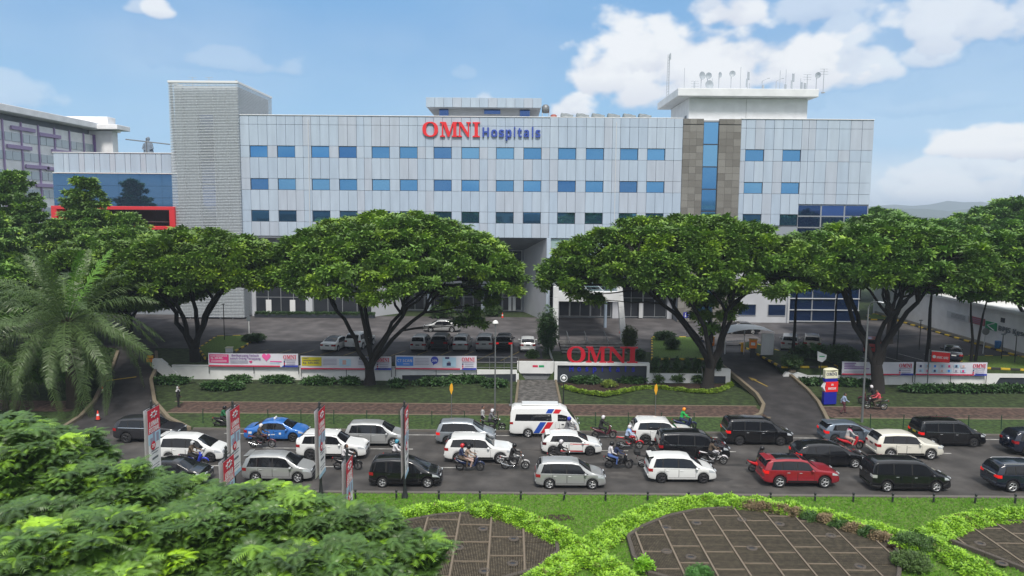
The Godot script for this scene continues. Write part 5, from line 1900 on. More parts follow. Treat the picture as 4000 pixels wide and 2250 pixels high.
	rain_tree("rain tree behind the palm, under the red box frame", Vector3(-42.0, 1.8, -82), Vector3(-42, 9, -82), 9.0, 7.0, 7.5, 14.0, 65, 5, 0.35, 110, Color(1.0, 1.0, 0.95), 2.5, null, 1.5, 9.0, 1.1, "trees at the left end")
	rain_tree("dark rain tree at the far left behind the second palm", Vector3(-56.0, 0.6, -74), Vector3(-55, 9, -74), 8.0, 6.5, 6.0, 11.5, 66, 5, 0.35, 90, Color(0.8, 0.9, 0.9), 2.5, null, 1.5, 9.0, 1.1, "trees at the left end")
	palm("large oil palm with arching fronds beside the left driveway", Vector3(-36.6, 0.1, -61.5), 7.6, 8.4, 60, 71)
	palm("second oil palm cut by the left edge of the picture", Vector3(-42.5, 0.1, -57.0), 6.0, 7.6, 52, 72)
	thin_tree("small bushy tree between the two palms", Vector3(-40.5, 0.3, -66), 2.4, Vector3(0, 0, 0), 0.1, 26, 3.4, 73)
	# clipped and flowering shrubs in the grounds
	shrub("clipped_shrub_tree", "upright bushy shrub tree beside the left leg of the porch", "shrub", Vector3(3.83, 1.80, -78.45), Vector3(1.05, 2.35, 1.0), 900, small_tuft_big(r), Color(0.9, 1.05, 1.1), 0.35, 81)
	shrub("cone_shrub", "brown green conifer shrub by the right leg of the porch", "shrub", Vector3(12.75, 1.80, -80.62), Vector3(0.8, 1.3, 0.8), 480, small_tuft_big(r), Color(1.2, 0.95, 0.7), 0.3, 82)
	for i in 7:
		var w: String = ["first", "second", "third", "fourth", "fifth", "sixth", "last"][i]
		shrub("small_cypress", "%s from the left of the small dark cypresses behind the low white wall" % w, "shrub", Vector3(13.84, 1.60, -71.50) + Vector3(i * 1.0, 0, 0.2), Vector3(0.32, 0.62, 0.3), 90, small_tuft_big(r), Color(0.7, 0.85, 0.7), 0.3, 90 + i, "small cypresses behind the low wall")
	var bushes := [[Vector3(17.38, 1.90, -80.76), 0.9, 0.7, "dark round bush on the island lawn left of the driveway tree"], [Vector3(17.75, 1.90, -86.47), 1.2, 0.5, "low flowering shrub at the back of the island lawn"], [Vector3(13.01, 1.80, -75.26), 0.5, 0.5, "small bush at the right end of the red letters"], [Vector3(31.00, 1.90, -75.49), 1.1, 0.8, "bright green bush on the island right of the driveway"], [Vector3(29.36, 1.90, -75.42), 1.2, 0.8, "dark bush left of the bright one on the island right of the driveway"], [Vector3(32.40, 1.90, -73.58), 2.2, 0.9, "wide dark thicket behind the right wall"], [Vector3(26.92, 1.90, -71.50), 1.0, 0.6, "leafy bush over the right hand gate wall"], [Vector3(-9.72, 1.80, -103.10), 1.8, 0.9, "dark brown shrubs under the bough before the entrance"], [Vector3(-2.66, 1.80, -105.41), 1.4, 0.8, "dim shrub at the left side of the splayed wall"], [Vector3(-28.83, 1.90, -83.56), 1.3, 0.4, "low dark shrub on the left island"], [Vector3(2.14, 1.80, -74.82), 0.6, 0.5, "small shrub above the white gate block"]]
	for i in bushes.size():
		var b = bushes[i]
		shrub("garden_bush", b[3], "shrub", b[0], Vector3(b[1], b[2], b[1] * 0.8), int(260 * b[1]), small_tuft_big(r), Color(1.1, 1.6, 0.7) if i == 3 else Color(0.75, 0.85, 0.7), 0.35, 120 + i)

func small_tuft_big(r: RandomNumberGenerator) -> Mesh:
	if not broad_small: broad_small = rosette(11, 0.2, 0.1, 0.5, 0.08, r)
	return broad_small

var broad_small: Mesh

# feathery leaf sprays of the trees nearest the camera
func spray(r: RandomNumberGenerator) -> ArrayMesh:
	var m := Mb.new()
	for k in 7:
		var a := TAU * (k + r.randf() * 0.5) / 7.0
		var el := r.randf_range(0.1, 0.75)
		var d := Vector3(cos(a) * cos(el), sin(el), sin(a) * cos(el))
		var len := r.randf_range(0.34, 0.5)
		for i in 10:
			var t := (i + 1.0) / 10.0
			var p := d * len * t - Vector3(0, len * 0.62 * t * t, 0)
			var tan := (d - Vector3(0, 1.24 * t, 0)).normalized()
			var side := tan.cross(Vector3.UP).normalized()
			var l := 0.15 * (1.15 - 0.55 * t)
			for s in [-1.0, 1.0]:
				var q: Vector3 = side * s * l + tan * l * 0.35 - Vector3(0, l * 0.3, 0)
				m.tri(p - tan * 0.02, p + tan * 0.024, p + q)
	return m.mesh()

func near_trees() -> void:
	var r := RandomNumberGenerator.new()
	r.seed = 99
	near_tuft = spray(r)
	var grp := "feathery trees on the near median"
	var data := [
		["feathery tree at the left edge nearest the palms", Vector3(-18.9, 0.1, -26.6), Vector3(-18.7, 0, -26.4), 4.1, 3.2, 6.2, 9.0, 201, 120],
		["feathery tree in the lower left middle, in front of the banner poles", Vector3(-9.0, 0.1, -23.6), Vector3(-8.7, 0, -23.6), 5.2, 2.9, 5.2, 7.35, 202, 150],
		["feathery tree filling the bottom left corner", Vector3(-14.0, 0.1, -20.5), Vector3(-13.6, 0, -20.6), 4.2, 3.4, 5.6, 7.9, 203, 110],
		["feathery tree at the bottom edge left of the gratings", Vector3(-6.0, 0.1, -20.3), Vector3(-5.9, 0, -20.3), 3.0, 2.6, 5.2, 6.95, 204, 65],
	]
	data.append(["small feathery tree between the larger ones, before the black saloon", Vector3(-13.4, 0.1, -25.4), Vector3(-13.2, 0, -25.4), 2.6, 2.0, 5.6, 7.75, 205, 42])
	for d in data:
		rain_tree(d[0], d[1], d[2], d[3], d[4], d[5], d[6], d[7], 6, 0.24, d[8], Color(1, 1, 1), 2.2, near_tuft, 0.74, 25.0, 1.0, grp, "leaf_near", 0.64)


# ---------------------------------------------------------------- vehicles
var car_kinds := {}
var car_meshes := {}

func prof(a: Array, x: float) -> float:
	for i in a.size() - 1:
		if x <= a[i + 1].x:
			return lerpf(a[i].y, a[i + 1].y, clampf((x - a[i].x) / maxf(a[i + 1].x - a[i].x, 1e-5), 0.0, 1.0))
	return a[-1].y

func half_width(sp: Dictionary, x: float) -> float:
	var w: float = sp.W * 0.5
	var f := clampf(1.0 - (sp.L - x) / 0.75, 0.0, 1.0)
	var b := clampf(1.0 - x / 0.5, 0.0, 1.0)
	return w * (1.0 - sp.get("nose", 0.2) * f * f - sp.get("tail", 0.1) * b * b)

func section(sp: Dictionary, x: float) -> Array:    # nine points (z, y) from the sill to the middle of the roof
	var w := half_width(sp, x)
	var top := prof(sp.top, x)
	var y0: float = sp.base + 0.09 * pow(clampf(1.0 - x / 0.5, 0, 1), 2) + 0.05 * pow(clampf(1.0 - (sp.L - x) / 0.4, 0, 1), 2)
	for ax in [sp.xr, sp.xf]:
		var d: float = absf(x - ax)
		var ra: float = sp.R + 0.06
		if d < ra: y0 = maxf(y0, sp.R + sqrt(ra * ra - d * d))
	var belt: float = minf(prof(sp.belt, x), top - 0.07)
	y0 = minf(y0, belt - 0.12)
	var h := top - belt
	var t: float = sp.get("tumble", 0.3)
	var p4 := Vector2(w * 0.975, belt)
	var p5 := Vector2(w * 0.975 - t * h * 0.8, belt + h * 0.82)
	return [Vector2(w * 0.93, y0), Vector2(w * 0.985, y0 + minf(0.1, (belt - y0) * 0.3)), Vector2(w, maxf(y0 + (belt - y0) * 0.45, minf(0.62, belt - 0.08))), Vector2(w * 0.995, belt - 0.05), p4, p5,
		Vector2(p5.x - 0.055 - t * h * 0.1, belt + h * 0.94), Vector2(p5.x * 0.66, top - 0.006), Vector2(0, top + 0.018)]

func ring_points(sp: Dictionary, x: float) -> Array:
	var s := section(sp, x)
	var out := []
	for i in 9: out.append(Vector3(x, s[i].y, s[i].x))
	for i in range(7, -1, -1): out.append(Vector3(x, s[i].y, -s[i].x))
	return out

func glass_pt(sp: Dictionary, x: float, s: float, off: float, sd: float) -> Vector3:
	var q := section(sp, x)
	var p: Vector2 = q[4].lerp(q[5], s)
	var d: Vector2 = (q[5] - q[4]).normalized()
	p += Vector2(d.y, -d.x) * off
	return Vector3(x, p.y, p.x * sd)

func door_pt(sp: Dictionary, x: float, y: float, off: float, sd: float) -> Vector3:
	var q := section(sp, x)
	for i in 4:
		if y <= q[i + 1].y or i == 3:
			var t := clampf((y - q[i].y) / maxf(q[i + 1].y - q[i].y, 1e-4), 0, 1)
			return Vector3(x, y, (lerpf(q[i].x, q[i + 1].x, t) + off) * sd)
	return Vector3.ZERO

func deck_pt(sp: Dictionary, x: float, f: float, off: float) -> Vector3:   # across the top, f from -1 to 1
	var q := section(sp, x)
	var pts := [q[8], q[7], q[6], q[5]]
	var l := [0.0]
	for i in 3: l.append(l[i] + (pts[i + 1] - pts[i]).length())
	var a: float = absf(f) * l[3]
	for i in 3:
		if a <= l[i + 1] + 1e-6:
			var p: Vector2 = pts[i].lerp(pts[i + 1], clampf((a - l[i]) / (l[i + 1] - l[i]), 0, 1))
			return Vector3(x, p.y + off * 0.7, p.x * signf(f)) + Vector3(off * 0.7 * signf(x - sp.L * 0.5), 0, 0)
	return Vector3.ZERO

func patch(m: Mb, f: Callable, nu: int, nv: int, flip: bool) -> void:
	var rows := []
	for i in nu + 1:
		var row := []
		for j in nv + 1:
			row.append(f.call(float(i) / nu, float(j) / nv))
		if flip: row.reverse()
		rows.append(row)
	m.grid(rows)

func setup_kinds() -> void:
	car_kinds = {
		"mpv": {"L": 4.25, "W": 1.7, "H": 1.68, "base": 0.24, "R": 0.31, "xr": 0.82, "xf": 3.42, "belt": [Vector2(0, 0.97), Vector2(4.25, 0.9)],
			"top": [Vector2(0, 0.97), Vector2(0.05, 1.12), Vector2(0.2, 1.5), Vector2(0.4, 1.63), Vector2(1.2, 1.69), Vector2(2.2, 1.67), Vector2(2.6, 1.58), Vector2(3.38, 1.06), Vector2(3.55, 1.0), Vector2(4.0, 0.88), Vector2(4.18, 0.74), Vector2(4.25, 0.56)],
			"ws": [2.62, 3.36], "rw": [0.07, 0.34], "win": [[0.32, 0.86, 0.5, 0.86], [0.93, 1.82, 0.93, 1.82], [1.9, 3.15, 1.9, 2.66]], "doors": [[1.0, 1.86], [1.89, 2.92]]},
		"mpv_tall": {"L": 4.35, "W": 1.72, "H": 1.72, "base": 0.22, "R": 0.31, "xr": 0.8, "xf": 3.55, "belt": [Vector2(0, 1.0), Vector2(4.35, 0.9)],
			"top": [Vector2(0, 0.98), Vector2(0.05, 1.22), Vector2(0.18, 1.58), Vector2(0.42, 1.69), Vector2(1.3, 1.74), Vector2(2.2, 1.7), Vector2(2.65, 1.56), Vector2(3.6, 1.02), Vector2(3.75, 0.97), Vector2(4.12, 0.86), Vector2(4.28, 0.72), Vector2(4.35, 0.55)],
			"ws": [2.66, 3.55], "rw": [0.06, 0.34], "win": [[0.3, 1.0, 0.42, 1.0], [1.06, 1.9, 1.06, 1.9], [1.97, 3.3, 1.97, 2.7]], "doors": [[1.05, 1.92], [1.95, 3.0]]},
		"sedan": {"L": 4.45, "W": 1.73, "H": 1.46, "base": 0.22, "R": 0.31, "xr": 0.95, "xf": 3.55, "belt": [Vector2(0, 0.9), Vector2(4.45, 0.84)],
			"top": [Vector2(0, 0.78), Vector2(0.05, 0.94), Vector2(0.35, 1.0), Vector2(0.6, 1.02), Vector2(1.25, 1.36), Vector2(1.75, 1.46), Vector2(2.45, 1.46), Vector2(2.8, 1.37), Vector2(3.5, 0.98), Vector2(3.65, 0.95), Vector2(4.15, 0.82), Vector2(4.38, 0.66), Vector2(4.45, 0.5)],
			"ws": [2.82, 3.48], "rw": [0.68, 1.3], "win": [[1.02, 1.36, 1.24, 1.36], [1.42, 2.12, 1.42, 2.12], [2.19, 3.25, 2.19, 2.8]], "doors": [[1.36, 2.15], [2.18, 3.0]]},
		"hatch": {"L": 4.1, "W": 1.72, "H": 1.48, "base": 0.22, "R": 0.31, "xr": 0.72, "xf": 3.28, "belt": [Vector2(0, 0.97), Vector2(4.1, 0.86)],
			"top": [Vector2(0, 0.9), Vector2(0.08, 1.06), Vector2(0.32, 1.33), Vector2(0.6, 1.44), Vector2(1.4, 1.49), Vector2(2.05, 1.47), Vector2(2.45, 1.37), Vector2(3.18, 0.98), Vector2(3.35, 0.94), Vector2(3.85, 0.82), Vector2(4.03, 0.68), Vector2(4.1, 0.52)],
			"ws": [2.46, 3.15], "rw": [0.1, 0.5], "win": [[0.55, 0.9, 0.72, 0.9], [0.97, 1.78, 0.97, 1.78], [1.85, 2.95, 1.85, 2.5]], "doors": [[0.98, 1.8], [1.84, 2.75]]},
		"wagon": {"L": 4.75, "W": 1.8, "H": 1.56, "base": 0.22, "R": 0.32, "xr": 0.95, "xf": 3.8, "belt": [Vector2(0, 1.0), Vector2(4.75, 0.86)],
			"top": [Vector2(0, 0.9), Vector2(0.06, 1.06), Vector2(0.35, 1.38), Vector2(0.7, 1.5), Vector2(1.6, 1.57), Vector2(2.4, 1.55), Vector2(2.85, 1.44), Vector2(3.75, 0.99), Vector2(3.9, 0.95), Vector2(4.45, 0.82), Vector2(4.68, 0.66), Vector2(4.75, 0.5)],
			"ws": [2.88, 3.7], "rw": [0.09, 0.55], "win": [[0.55, 1.15, 0.75, 1.15], [1.22, 2.05, 1.22, 2.05], [2.12, 3.45, 2.12, 2.9]], "doors": [[1.25, 2.08], [2.12, 3.15]]},
		"suv": {"L": 4.65, "W": 1.84, "H": 1.76, "base": 0.32, "R": 0.37, "xr": 0.95, "xf": 3.72, "belt": [Vector2(0, 1.12), Vector2(4.65, 1.02)],
			"top": [Vector2(0, 1.05), Vector2(0.06, 1.22), Vector2(0.25, 1.58), Vector2(0.5, 1.71), Vector2(1.4, 1.77), Vector2(2.3, 1.75), Vector2(2.68, 1.65), Vector2(3.32, 1.17), Vector2(3.5, 1.12), Vector2(4.25, 1.03), Vector2(4.55, 0.9), Vector2(4.65, 0.66)],
			"ws": [2.7, 3.3], "rw": [0.09, 0.42], "win": [[0.42, 1.05, 0.58, 1.05], [1.12, 1.98, 1.12, 1.98], [2.05, 3.1, 2.05, 2.7]], "doors": [[1.3, 2.0], [2.04, 3.05]]},
		"van": {"L": 4.85, "W": 1.85, "H": 1.9, "base": 0.2, "R": 0.33, "xr": 0.92, "xf": 3.9, "tail": 0.06, "belt": [Vector2(0, 1.12), Vector2(4.85, 0.98)], "tumble": 0.2,
			"top": [Vector2(0, 1.08), Vector2(0.04, 1.32), Vector2(0.16, 1.75), Vector2(0.36, 1.86), Vector2(1.4, 1.91), Vector2(2.8, 1.88), Vector2(3.25, 1.74), Vector2(4.05, 1.14), Vector2(4.22, 1.07), Vector2(4.62, 0.94), Vector2(4.8, 0.76), Vector2(4.85, 0.56)],
			"ws": [3.27, 4.02], "rw": [0.05, 0.28], "win": [[0.28, 1.25, 0.36, 1.25], [1.31, 2.35, 1.31, 2.35], [2.43, 3.8, 2.43, 3.3]], "doors": [[1.32, 2.4], [2.44, 3.4]]},
		"minibus": {"L": 6.0, "W": 2.02, "H": 2.75, "base": 0.34, "R": 0.38, "xr": 1.55, "xf": 4.75, "tail": 0.04, "nose": 0.1, "belt": [Vector2(0, 1.42), Vector2(6.0, 1.42)], "tumble": 0.14, "hi": 0.6,
			"top": [Vector2(0, 1.2), Vector2(0.03, 2.2), Vector2(0.12, 2.55), Vector2(0.4, 2.7), Vector2(3.7, 2.76), Vector2(4.4, 2.7), Vector2(4.9, 2.45), Vector2(5.7, 1.45), Vector2(5.88, 1.2), Vector2(5.98, 0.9), Vector2(6.0, 0.7)],
			"ws": [4.95, 5.66], "rw": [0.035, 0.11], "win": [[0.4, 3.6, 0.5, 3.55], [4.1, 5.5, 4.1, 4.9]], "doors": [[3.9, 4.25]]},
	}

func car_parts(kind: String) -> Dictionary:
	if car_meshes.has(kind): return car_meshes[kind]
	var sp: Dictionary = car_kinds[kind]
	var out := {}
	# shell
	var xs := {}
	var x := 0.0
	while x < sp.L:
		xs[snappedf(x, 0.001)] = true
		x += 0.16
	for p in sp.top: xs[snappedf(p.x, 0.001)] = true
	for ax in [sp.xr, sp.xf]:
		for k in 13:
			xs[snappedf(ax + (sp.R + 0.0595) * cos(PI * k / 12.0), 0.001)] = true
		xs[snappedf(ax - sp.R - 0.062, 0.001)] = true
		xs[snappedf(ax + sp.R + 0.062, 0.001)] = true
	xs[sp.L] = true
	var keys := xs.keys()
	keys.sort()
	var rows := []
	var last := -1.0
	for k in keys:
		if k - last < 0.0015: continue
		last = k
		rows.append(ring_points(sp, k))
	var m := Mb.new()
	for r in rows: r.reverse()
	rows.reverse()
	m.grid(rows)
	for e in [[rows[-1], true], [rows[0], false]]:      # tail and nose
		var rr: Array = e[0]
		for i in 8:
			var a: Vector3 = rr[i]
			var b: Vector3 = rr[i + 1]
			var c: Vector3 = rr[15 - i]
			var d: Vector3 = rr[16 - i]
			if e[1]: m.quad(d, c, b, a)
			else: m.quad(a, b, c, d)
	out.body = m.mesh()
	m = Mb.new()
	m.span(Vector3(0.12, sp.base - 0.02, -sp.W * 0.5 + 0.2), Vector3(sp.L - 0.15, 0.72, sp.W * 0.5 - 0.2))
	out.underbody = m.mesh()
	# glass
	out.window = []
	for sd in [1.0, -1.0]:
		for w in sp.win:
			m = Mb.new()
			patch(m, func(u: float, v: float) -> Vector3: return glass_pt(sp, lerpf(lerpf(w[0], w[1], u), lerpf(w[2], w[3], u), v), lerpf(0.06, sp.get("hi", 0.95), v), 0.012, sd), 8, 3, sd < 0)
			out.window.append(m.mesh())
	out.trim = []
	for sd in [1.0, -1.0]:
		m = Mb.new()
		var wa = sp.win[0]
		var wb = sp.win[-1]
		patch(m, func(u: float, v: float) -> Vector3: return glass_pt(sp, lerpf(lerpf(wa[0] - 0.04, wb[1] + 0.05, u), lerpf(wa[2] - 0.02, wb[3] + 0.03, u), v), lerpf(0.05, sp.get("hi", 0.95) + 0.03, v), 0.006, sd), 22, 3, sd < 0)
		out.trim.append(m.mesh())
	m = Mb.new()
	patch(m, func(u: float, v: float) -> Vector3: return deck_pt(sp, lerpf(sp.ws[1], sp.ws[0], u), lerpf(-0.93, 0.93, v), 0.012), 5, 8, false)
	out.windshield = m.mesh()
	m = Mb.new()
	patch(m, func(u: float, v: float) -> Vector3: return deck_pt(sp, lerpf(sp.rw[0], sp.rw[1], u), lerpf(-0.86, 0.86, v), 0.014), 4, 8, true)
	out.rear_window = m.mesh()
	# doors, each a skin just proud of a dark gap
	out.door = []
	out.gap = []
	for sd in [1.0, -1.0]:
		for d in sp.doors:
			for g in [0.0, 0.016]:
				m = Mb.new()
				var ya: float = sp.base + 0.16 - g
				patch(m, func(u: float, v: float) -> Vector3:
					var xx := lerpf(d[0] - g, d[1] + g, u)
					var q := section(sp, xx)
					return door_pt(sp, xx, lerpf(maxf(ya, q[0].y + 0.05), q[4].y - 0.035 + g * 0.6, v), 0.009 if g == 0.0 else 0.004, sd), 7, 5, sd < 0)
				(out.door if g == 0.0 else out.gap).append(m.mesh())
	# lamps follow the body round the corners
	out.headlight = []
	out.taillight = []
	for sd in [1.0, -1.0]:
		m = Mb.new()
		var hy: float = prof(sp.belt, sp.L) - 0.17
		patch(m, func(u: float, v: float) -> Vector3:
			var xx := lerpf(sp.L - 0.5, sp.L - 0.02, u)
			var q := section(sp, xx)
			return door_pt(sp, xx, minf(lerpf(hy - 0.02 - 0.06 * u, hy + 0.14 - 0.05 * u, v), q[4].y - 0.005), 0.014, sd), 5, 3, sd < 0)
		var yy := hy + 0.02
		m.cbox(Vector3(sp.L - 0.02, yy, sd * (half_width(sp, sp.L) - 0.2)), Vector3(0.07, 0.11, 0.34), 0.03)
		out.headlight.append(m.mesh())
		m = Mb.new()
		var ty: float = prof(sp.belt, 0.0) - 0.13
		var tall: float = sp.get("tl", 0.2)
		patch(m, func(u: float, v: float) -> Vector3: return door_pt(sp, lerpf(0.005, 0.26, u), lerpf(ty - tall * 0.5, ty + tall * 0.45, v), 0.014, sd), 4, 3, sd < 0)
		m.cbox(Vector3(0.0, ty, sd * (half_width(sp, 0.0) - 0.16)), Vector3(0.05, tall * 0.9, 0.3), 0.02)
		out.taillight.append(m.mesh())
	m = Mb.new()
	var hb: float = prof(sp.belt, sp.L)
	m.cbox(Vector3(sp.L - 0.012, hb - 0.17, 0), Vector3(0.07, 0.12, half_width(sp, sp.L) * 1.0), 0.025)
	m.cbox(Vector3(sp.L - 0.005, sp.base + 0.17, 0), Vector3(0.06, 0.16, half_width(sp, sp.L) * 1.4), 0.03)
	out.grille = m.mesh()
	m = Mb.new()
	m.cbox(Vector3(-0.005, prof(sp.belt, 0.0) - 0.17, 0), Vector3(0.03, 0.12, 0.42), 0.01)
	out.plate = m.mesh()
	m = Mb.new()
	m.cbox(Vector3(-0.0, sp.base + 0.22, 0), Vector3(0.12, 0.16, sp.W * 0.82), 0.05)
	out.bumper = m.mesh()
	# mirror, handle, wheel
	m = Mb.new()
	m.ball(Vector3(0, 0, 0.1), Vector3(0.09, 0.085, 0.13), 10, 6)
	out.mirror = m.mesh()
	m = Mb.new()
	m.cbox(Vector3.ZERO, Vector3(0.19, 0.035, 0.035), 0.012)
	out.handle = m.mesh()
	var R: float = sp.R
	var tw := 0.2
	var t := Transform3D(Basis(Vector3.RIGHT, PI / 2), Vector3(0, 0, -tw / 2))
	m = Mb.new()
	m.lathe(t, [Vector2(R * 0.62, 0.0), Vector2(R * 0.9, -0.005), Vector2(R, 0.03), Vector2(R, tw - 0.03), Vector2(R * 0.9, tw + 0.005), Vector2(R * 0.66, tw)], 22)
	m.lathe(t, [Vector2(R * 0.66, tw - 0.07), Vector2(0.001, tw - 0.07)], 22)
	# lathe runs along local y; turned so that it lies across the car
	out.tyre = m.mesh()
	m = Mb.new()
	m.lathe(Transform3D(Basis(Vector3.RIGHT, PI / 2), Vector3(0, 0, -tw / 2)), [Vector2(R * 0.68, tw - 0.05), Vector2(R * 0.69, tw + 0.004), Vector2(R * 0.6, tw - 0.012), Vector2(R * 0.58, tw - 0.06)], 22)
	for k in 5:
		var a := TAU * k / 5.0
		for da in [-0.12, 0.12]:
			var c := Vector3(cos(a + da), sin(a + da), 0)
			m.cham(Transform3D(Basis(c, Vector3(-c.y, c.x, 0), Vector3.BACK), c * R * 0.35 + Vector3(0, 0, tw / 2 - 0.03)), Vector3(R * 0.56, R * 0.13, 0.035), 0.01)
	m.lathe(Transform3D(Basis(Vector3.RIGHT, PI / 2), Vector3(0, 0, -tw / 2)), [Vector2(R * 0.17, tw - 0.04), Vector2(R * 0.15, tw), Vector2(0.001, tw + 0.004)], 12)
	out.rim = m.mesh()
	car_meshes[kind] = out
	return out

func car(called: String, label: String, kind: String, paint: String, at: Vector3, front: bool, turn := 0.0, opt := {}, group := "cars in the road traffic") -> Node3D:
	# at: a lower corner of the near side, rear or front; the car points along +x before it is turned
	var sp: Dictionary = car_kinds[kind]
	var p := car_parts(kind)
	var place := at
	if opt.get("corner", true):
		place = at + Vector3(-sp.L * 0.5 if front else sp.L * 0.5, 0, -sp.W * 0.5)
	var o := thing(called, label, opt.get("cat", "car"), place, turn, group)
	var c := Vector3(-sp.L * 0.5, 0, 0)
	var add := func(name_: String, mesh: Mesh, m: Material, par: Node, pos: Vector3) -> MeshInstance3D:
		var q := obj(name_, mesh, m, par)
		q.position = pos
		return q
	var pm: Material = M["paint_" + paint]
	add.call("body", p.body, pm, o, c)
	add.call("underbody", p.underbody, M.tyre, o, c)
	if kind != "minibus":
		for w in p.trim: add.call("window_surround", w, M.tyre, o, c)
	for w in p.window: add.call("window", w, M.car_glass, o, c)
	add.call("windshield", p.windshield, M.car_glass, o, c)
	add.call("rear_window", p.rear_window, M.car_glass, o, c)
	var nd: int = sp.doors.size()
	for i in p.door.size():
		add.call("door_gap", p.gap[i], M.tyre, o, c)
		var d: MeshInstance3D = add.call("door", p.door[i], pm, o, c)
		var sd := 1.0 if i < nd else -1.0
		var dr = sp.doors[i % nd]
		var hx: float = dr[0] + 0.16
		add.call("handle", p.handle, M.chrome if opt.get("chrome", false) else pm, d, door_pt(sp, hx, prof(sp.belt, hx) - 0.12, 0.03, sd))
	for l in p.headlight: add.call("headlight", l, M.head_lamp, o, c)
	for l in p.taillight: add.call("taillight", l, M[opt.get("tail", "tail_lamp")], o, c)
	add.call("grille", p.grille, M.chrome if opt.get("chrome", false) else M.tyre, o, c)
	add.call("number_plate", p.plate, M[opt.get("plate", "plate_black")], o, c)
	add.call("bumper", p.bumper, pm, o, c)
	for sd in [1.0, -1.0]:
		var mx: float = sp.ws[1] - 0.38
		var mp := door_pt(sp, mx, prof(sp.belt, mx) - 0.06, -0.02, sd) + Vector3(0, 0.1, 0)
		var mm: MeshInstance3D = add.call("mirror", p.mirror, pm, o, c + mp)
		mm.scale = Vector3(1, 1, sd)
	for ax in [sp.xr, sp.xf]:
		for sd in [1.0, -1.0]:
			var w: MeshInstance3D = add.call("wheel", p.tyre, M.tyre, o, c + Vector3(ax, sp.R, sd * (sp.W * 0.5 - 0.115)))
			if sd < 0: w.rotation.y = PI
			add.call("rim", p.rim, M[opt.get("rim", "rim_silver")], w, Vector3.ZERO)
	if opt.get("rails", false):
		for sd in [1.0, -1.0]:
			var m := Mb.new()
			var a := deck_pt(sp, 0.6, 0.86 * sd, 0.05)
			var b := deck_pt(sp, sp.ws[0] - 0.1, 0.86 * sd, 0.05)
			m.tube([a - Vector3(0.08, 0.05, 0), a, (a + b) / 2 + Vector3(0, 0.03, 0), b, b + Vector3(0.08, -0.05, 0)], [0.02, 0.022, 0.022, 0.022, 0.02], 6)
			obj("roof_rail", m, M.rim_silver, o).position = c
	if opt.get("spare", false):
		var m := Mb.new()
		m.lathe(Transform3D(Basis(Vector3.BACK, PI / 2), Vector3(0.02, 0.95, 0)), [Vector2(0.02, 0.2), Vector2(0.27, 0.2), Vector2(0.33, 0.14), Vector2(0.34, 0.0)], 20)
		obj("spare_wheel_cover", m, pm, o).position = c
	if opt.get("spoiler", false):
		var m := Mb.new()
		var a := deck_pt(sp, sp.rw[1], 0.0, 0.02)
		m.cham(Transform3D(Basis(Vector3.BACK, 0.12), a + Vector3(-0.12, 0.0, 0)), Vector3(0.34, 0.05, sp.W * 0.68), 0.02)
		obj("spoiler", m, pm, o).position = c
	if opt.get("belt", false):
		for sd in [1.0, -1.0]:
			var m := Mb.new()
			patch(m, func(u: float, v: float) -> Vector3: return glass_pt(sp, lerpf(0.4, sp.ws[1] - 0.5, u), lerpf(0.0, 0.06, v), 0.018, sd), 10, 1, sd < 0)
			obj("chrome_strip", m, M.chrome, o).position = c
			if opt.get("top_strip", false):
				m = Mb.new()
				patch(m, func(u: float, v: float) -> Vector3: return glass_pt(sp, lerpf(0.35, sp.ws[0] - 0.6, u), lerpf(0.96, 1.02, v), 0.018, sd), 10, 1, sd < 0)
				obj("chrome_strip", m, M.chrome, o).position = c
	if opt.get("tailbar", false):
		var m := Mb.new()
		m.cbox(Vector3(-0.012, prof(sp.belt, 0.0) - 0.06, 0), Vector3(0.04, 0.07, sp.W * 0.72), 0.015)
		obj("chrome_bar", m, M.chrome, o).position = c
	if opt.get("ribs", false):
		for k in 4:
			var m := Mb.new()
			var f := -0.5 + k * 0.33
			patch(m, func(u: float, v: float) -> Vector3: return deck_pt(sp, lerpf(0.55, sp.ws[0] - 0.15, u), f + 0.06 * v, 0.012), 8, 1, true)
			obj("roof_rib", m, pm, o).position = c
	if opt.get("black_roof", false):
		var m := Mb.new()
		patch(m, func(u: float, v: float) -> Vector3: return deck_pt(sp, lerpf(0.75, sp.ws[0] - 0.05, u), lerpf(-0.78, 0.78, v), 0.012), 8, 8, true)
		obj("glass_roof", m, M.car_glass, o).position = c
	if opt.get("sills", false):
		for sd in [1.0, -1.0]:
			var m := Mb.new()
			patch(m, func(u: float, v: float) -> Vector3: return door_pt(sp, lerpf(sp.xr + sp.R + 0.1, sp.xf - sp.R - 0.1, u), lerpf(sp.base + 0.03, sp.base + 0.16, v), 0.016, sd), 8, 2, sd < 0)
			obj("dark_sill", m, M.tyre, o).position = c
	return o

func paint(name_: String, r: float, g: float, b: float, rough := 0.28, metal := 0.0) -> void:
	var m := mat("paint_" + name_, r, g, b, rough, metal)
	m.clearcoat_enabled = true
	m.clearcoat = 0.8
	m.clearcoat_roughness = 0.06

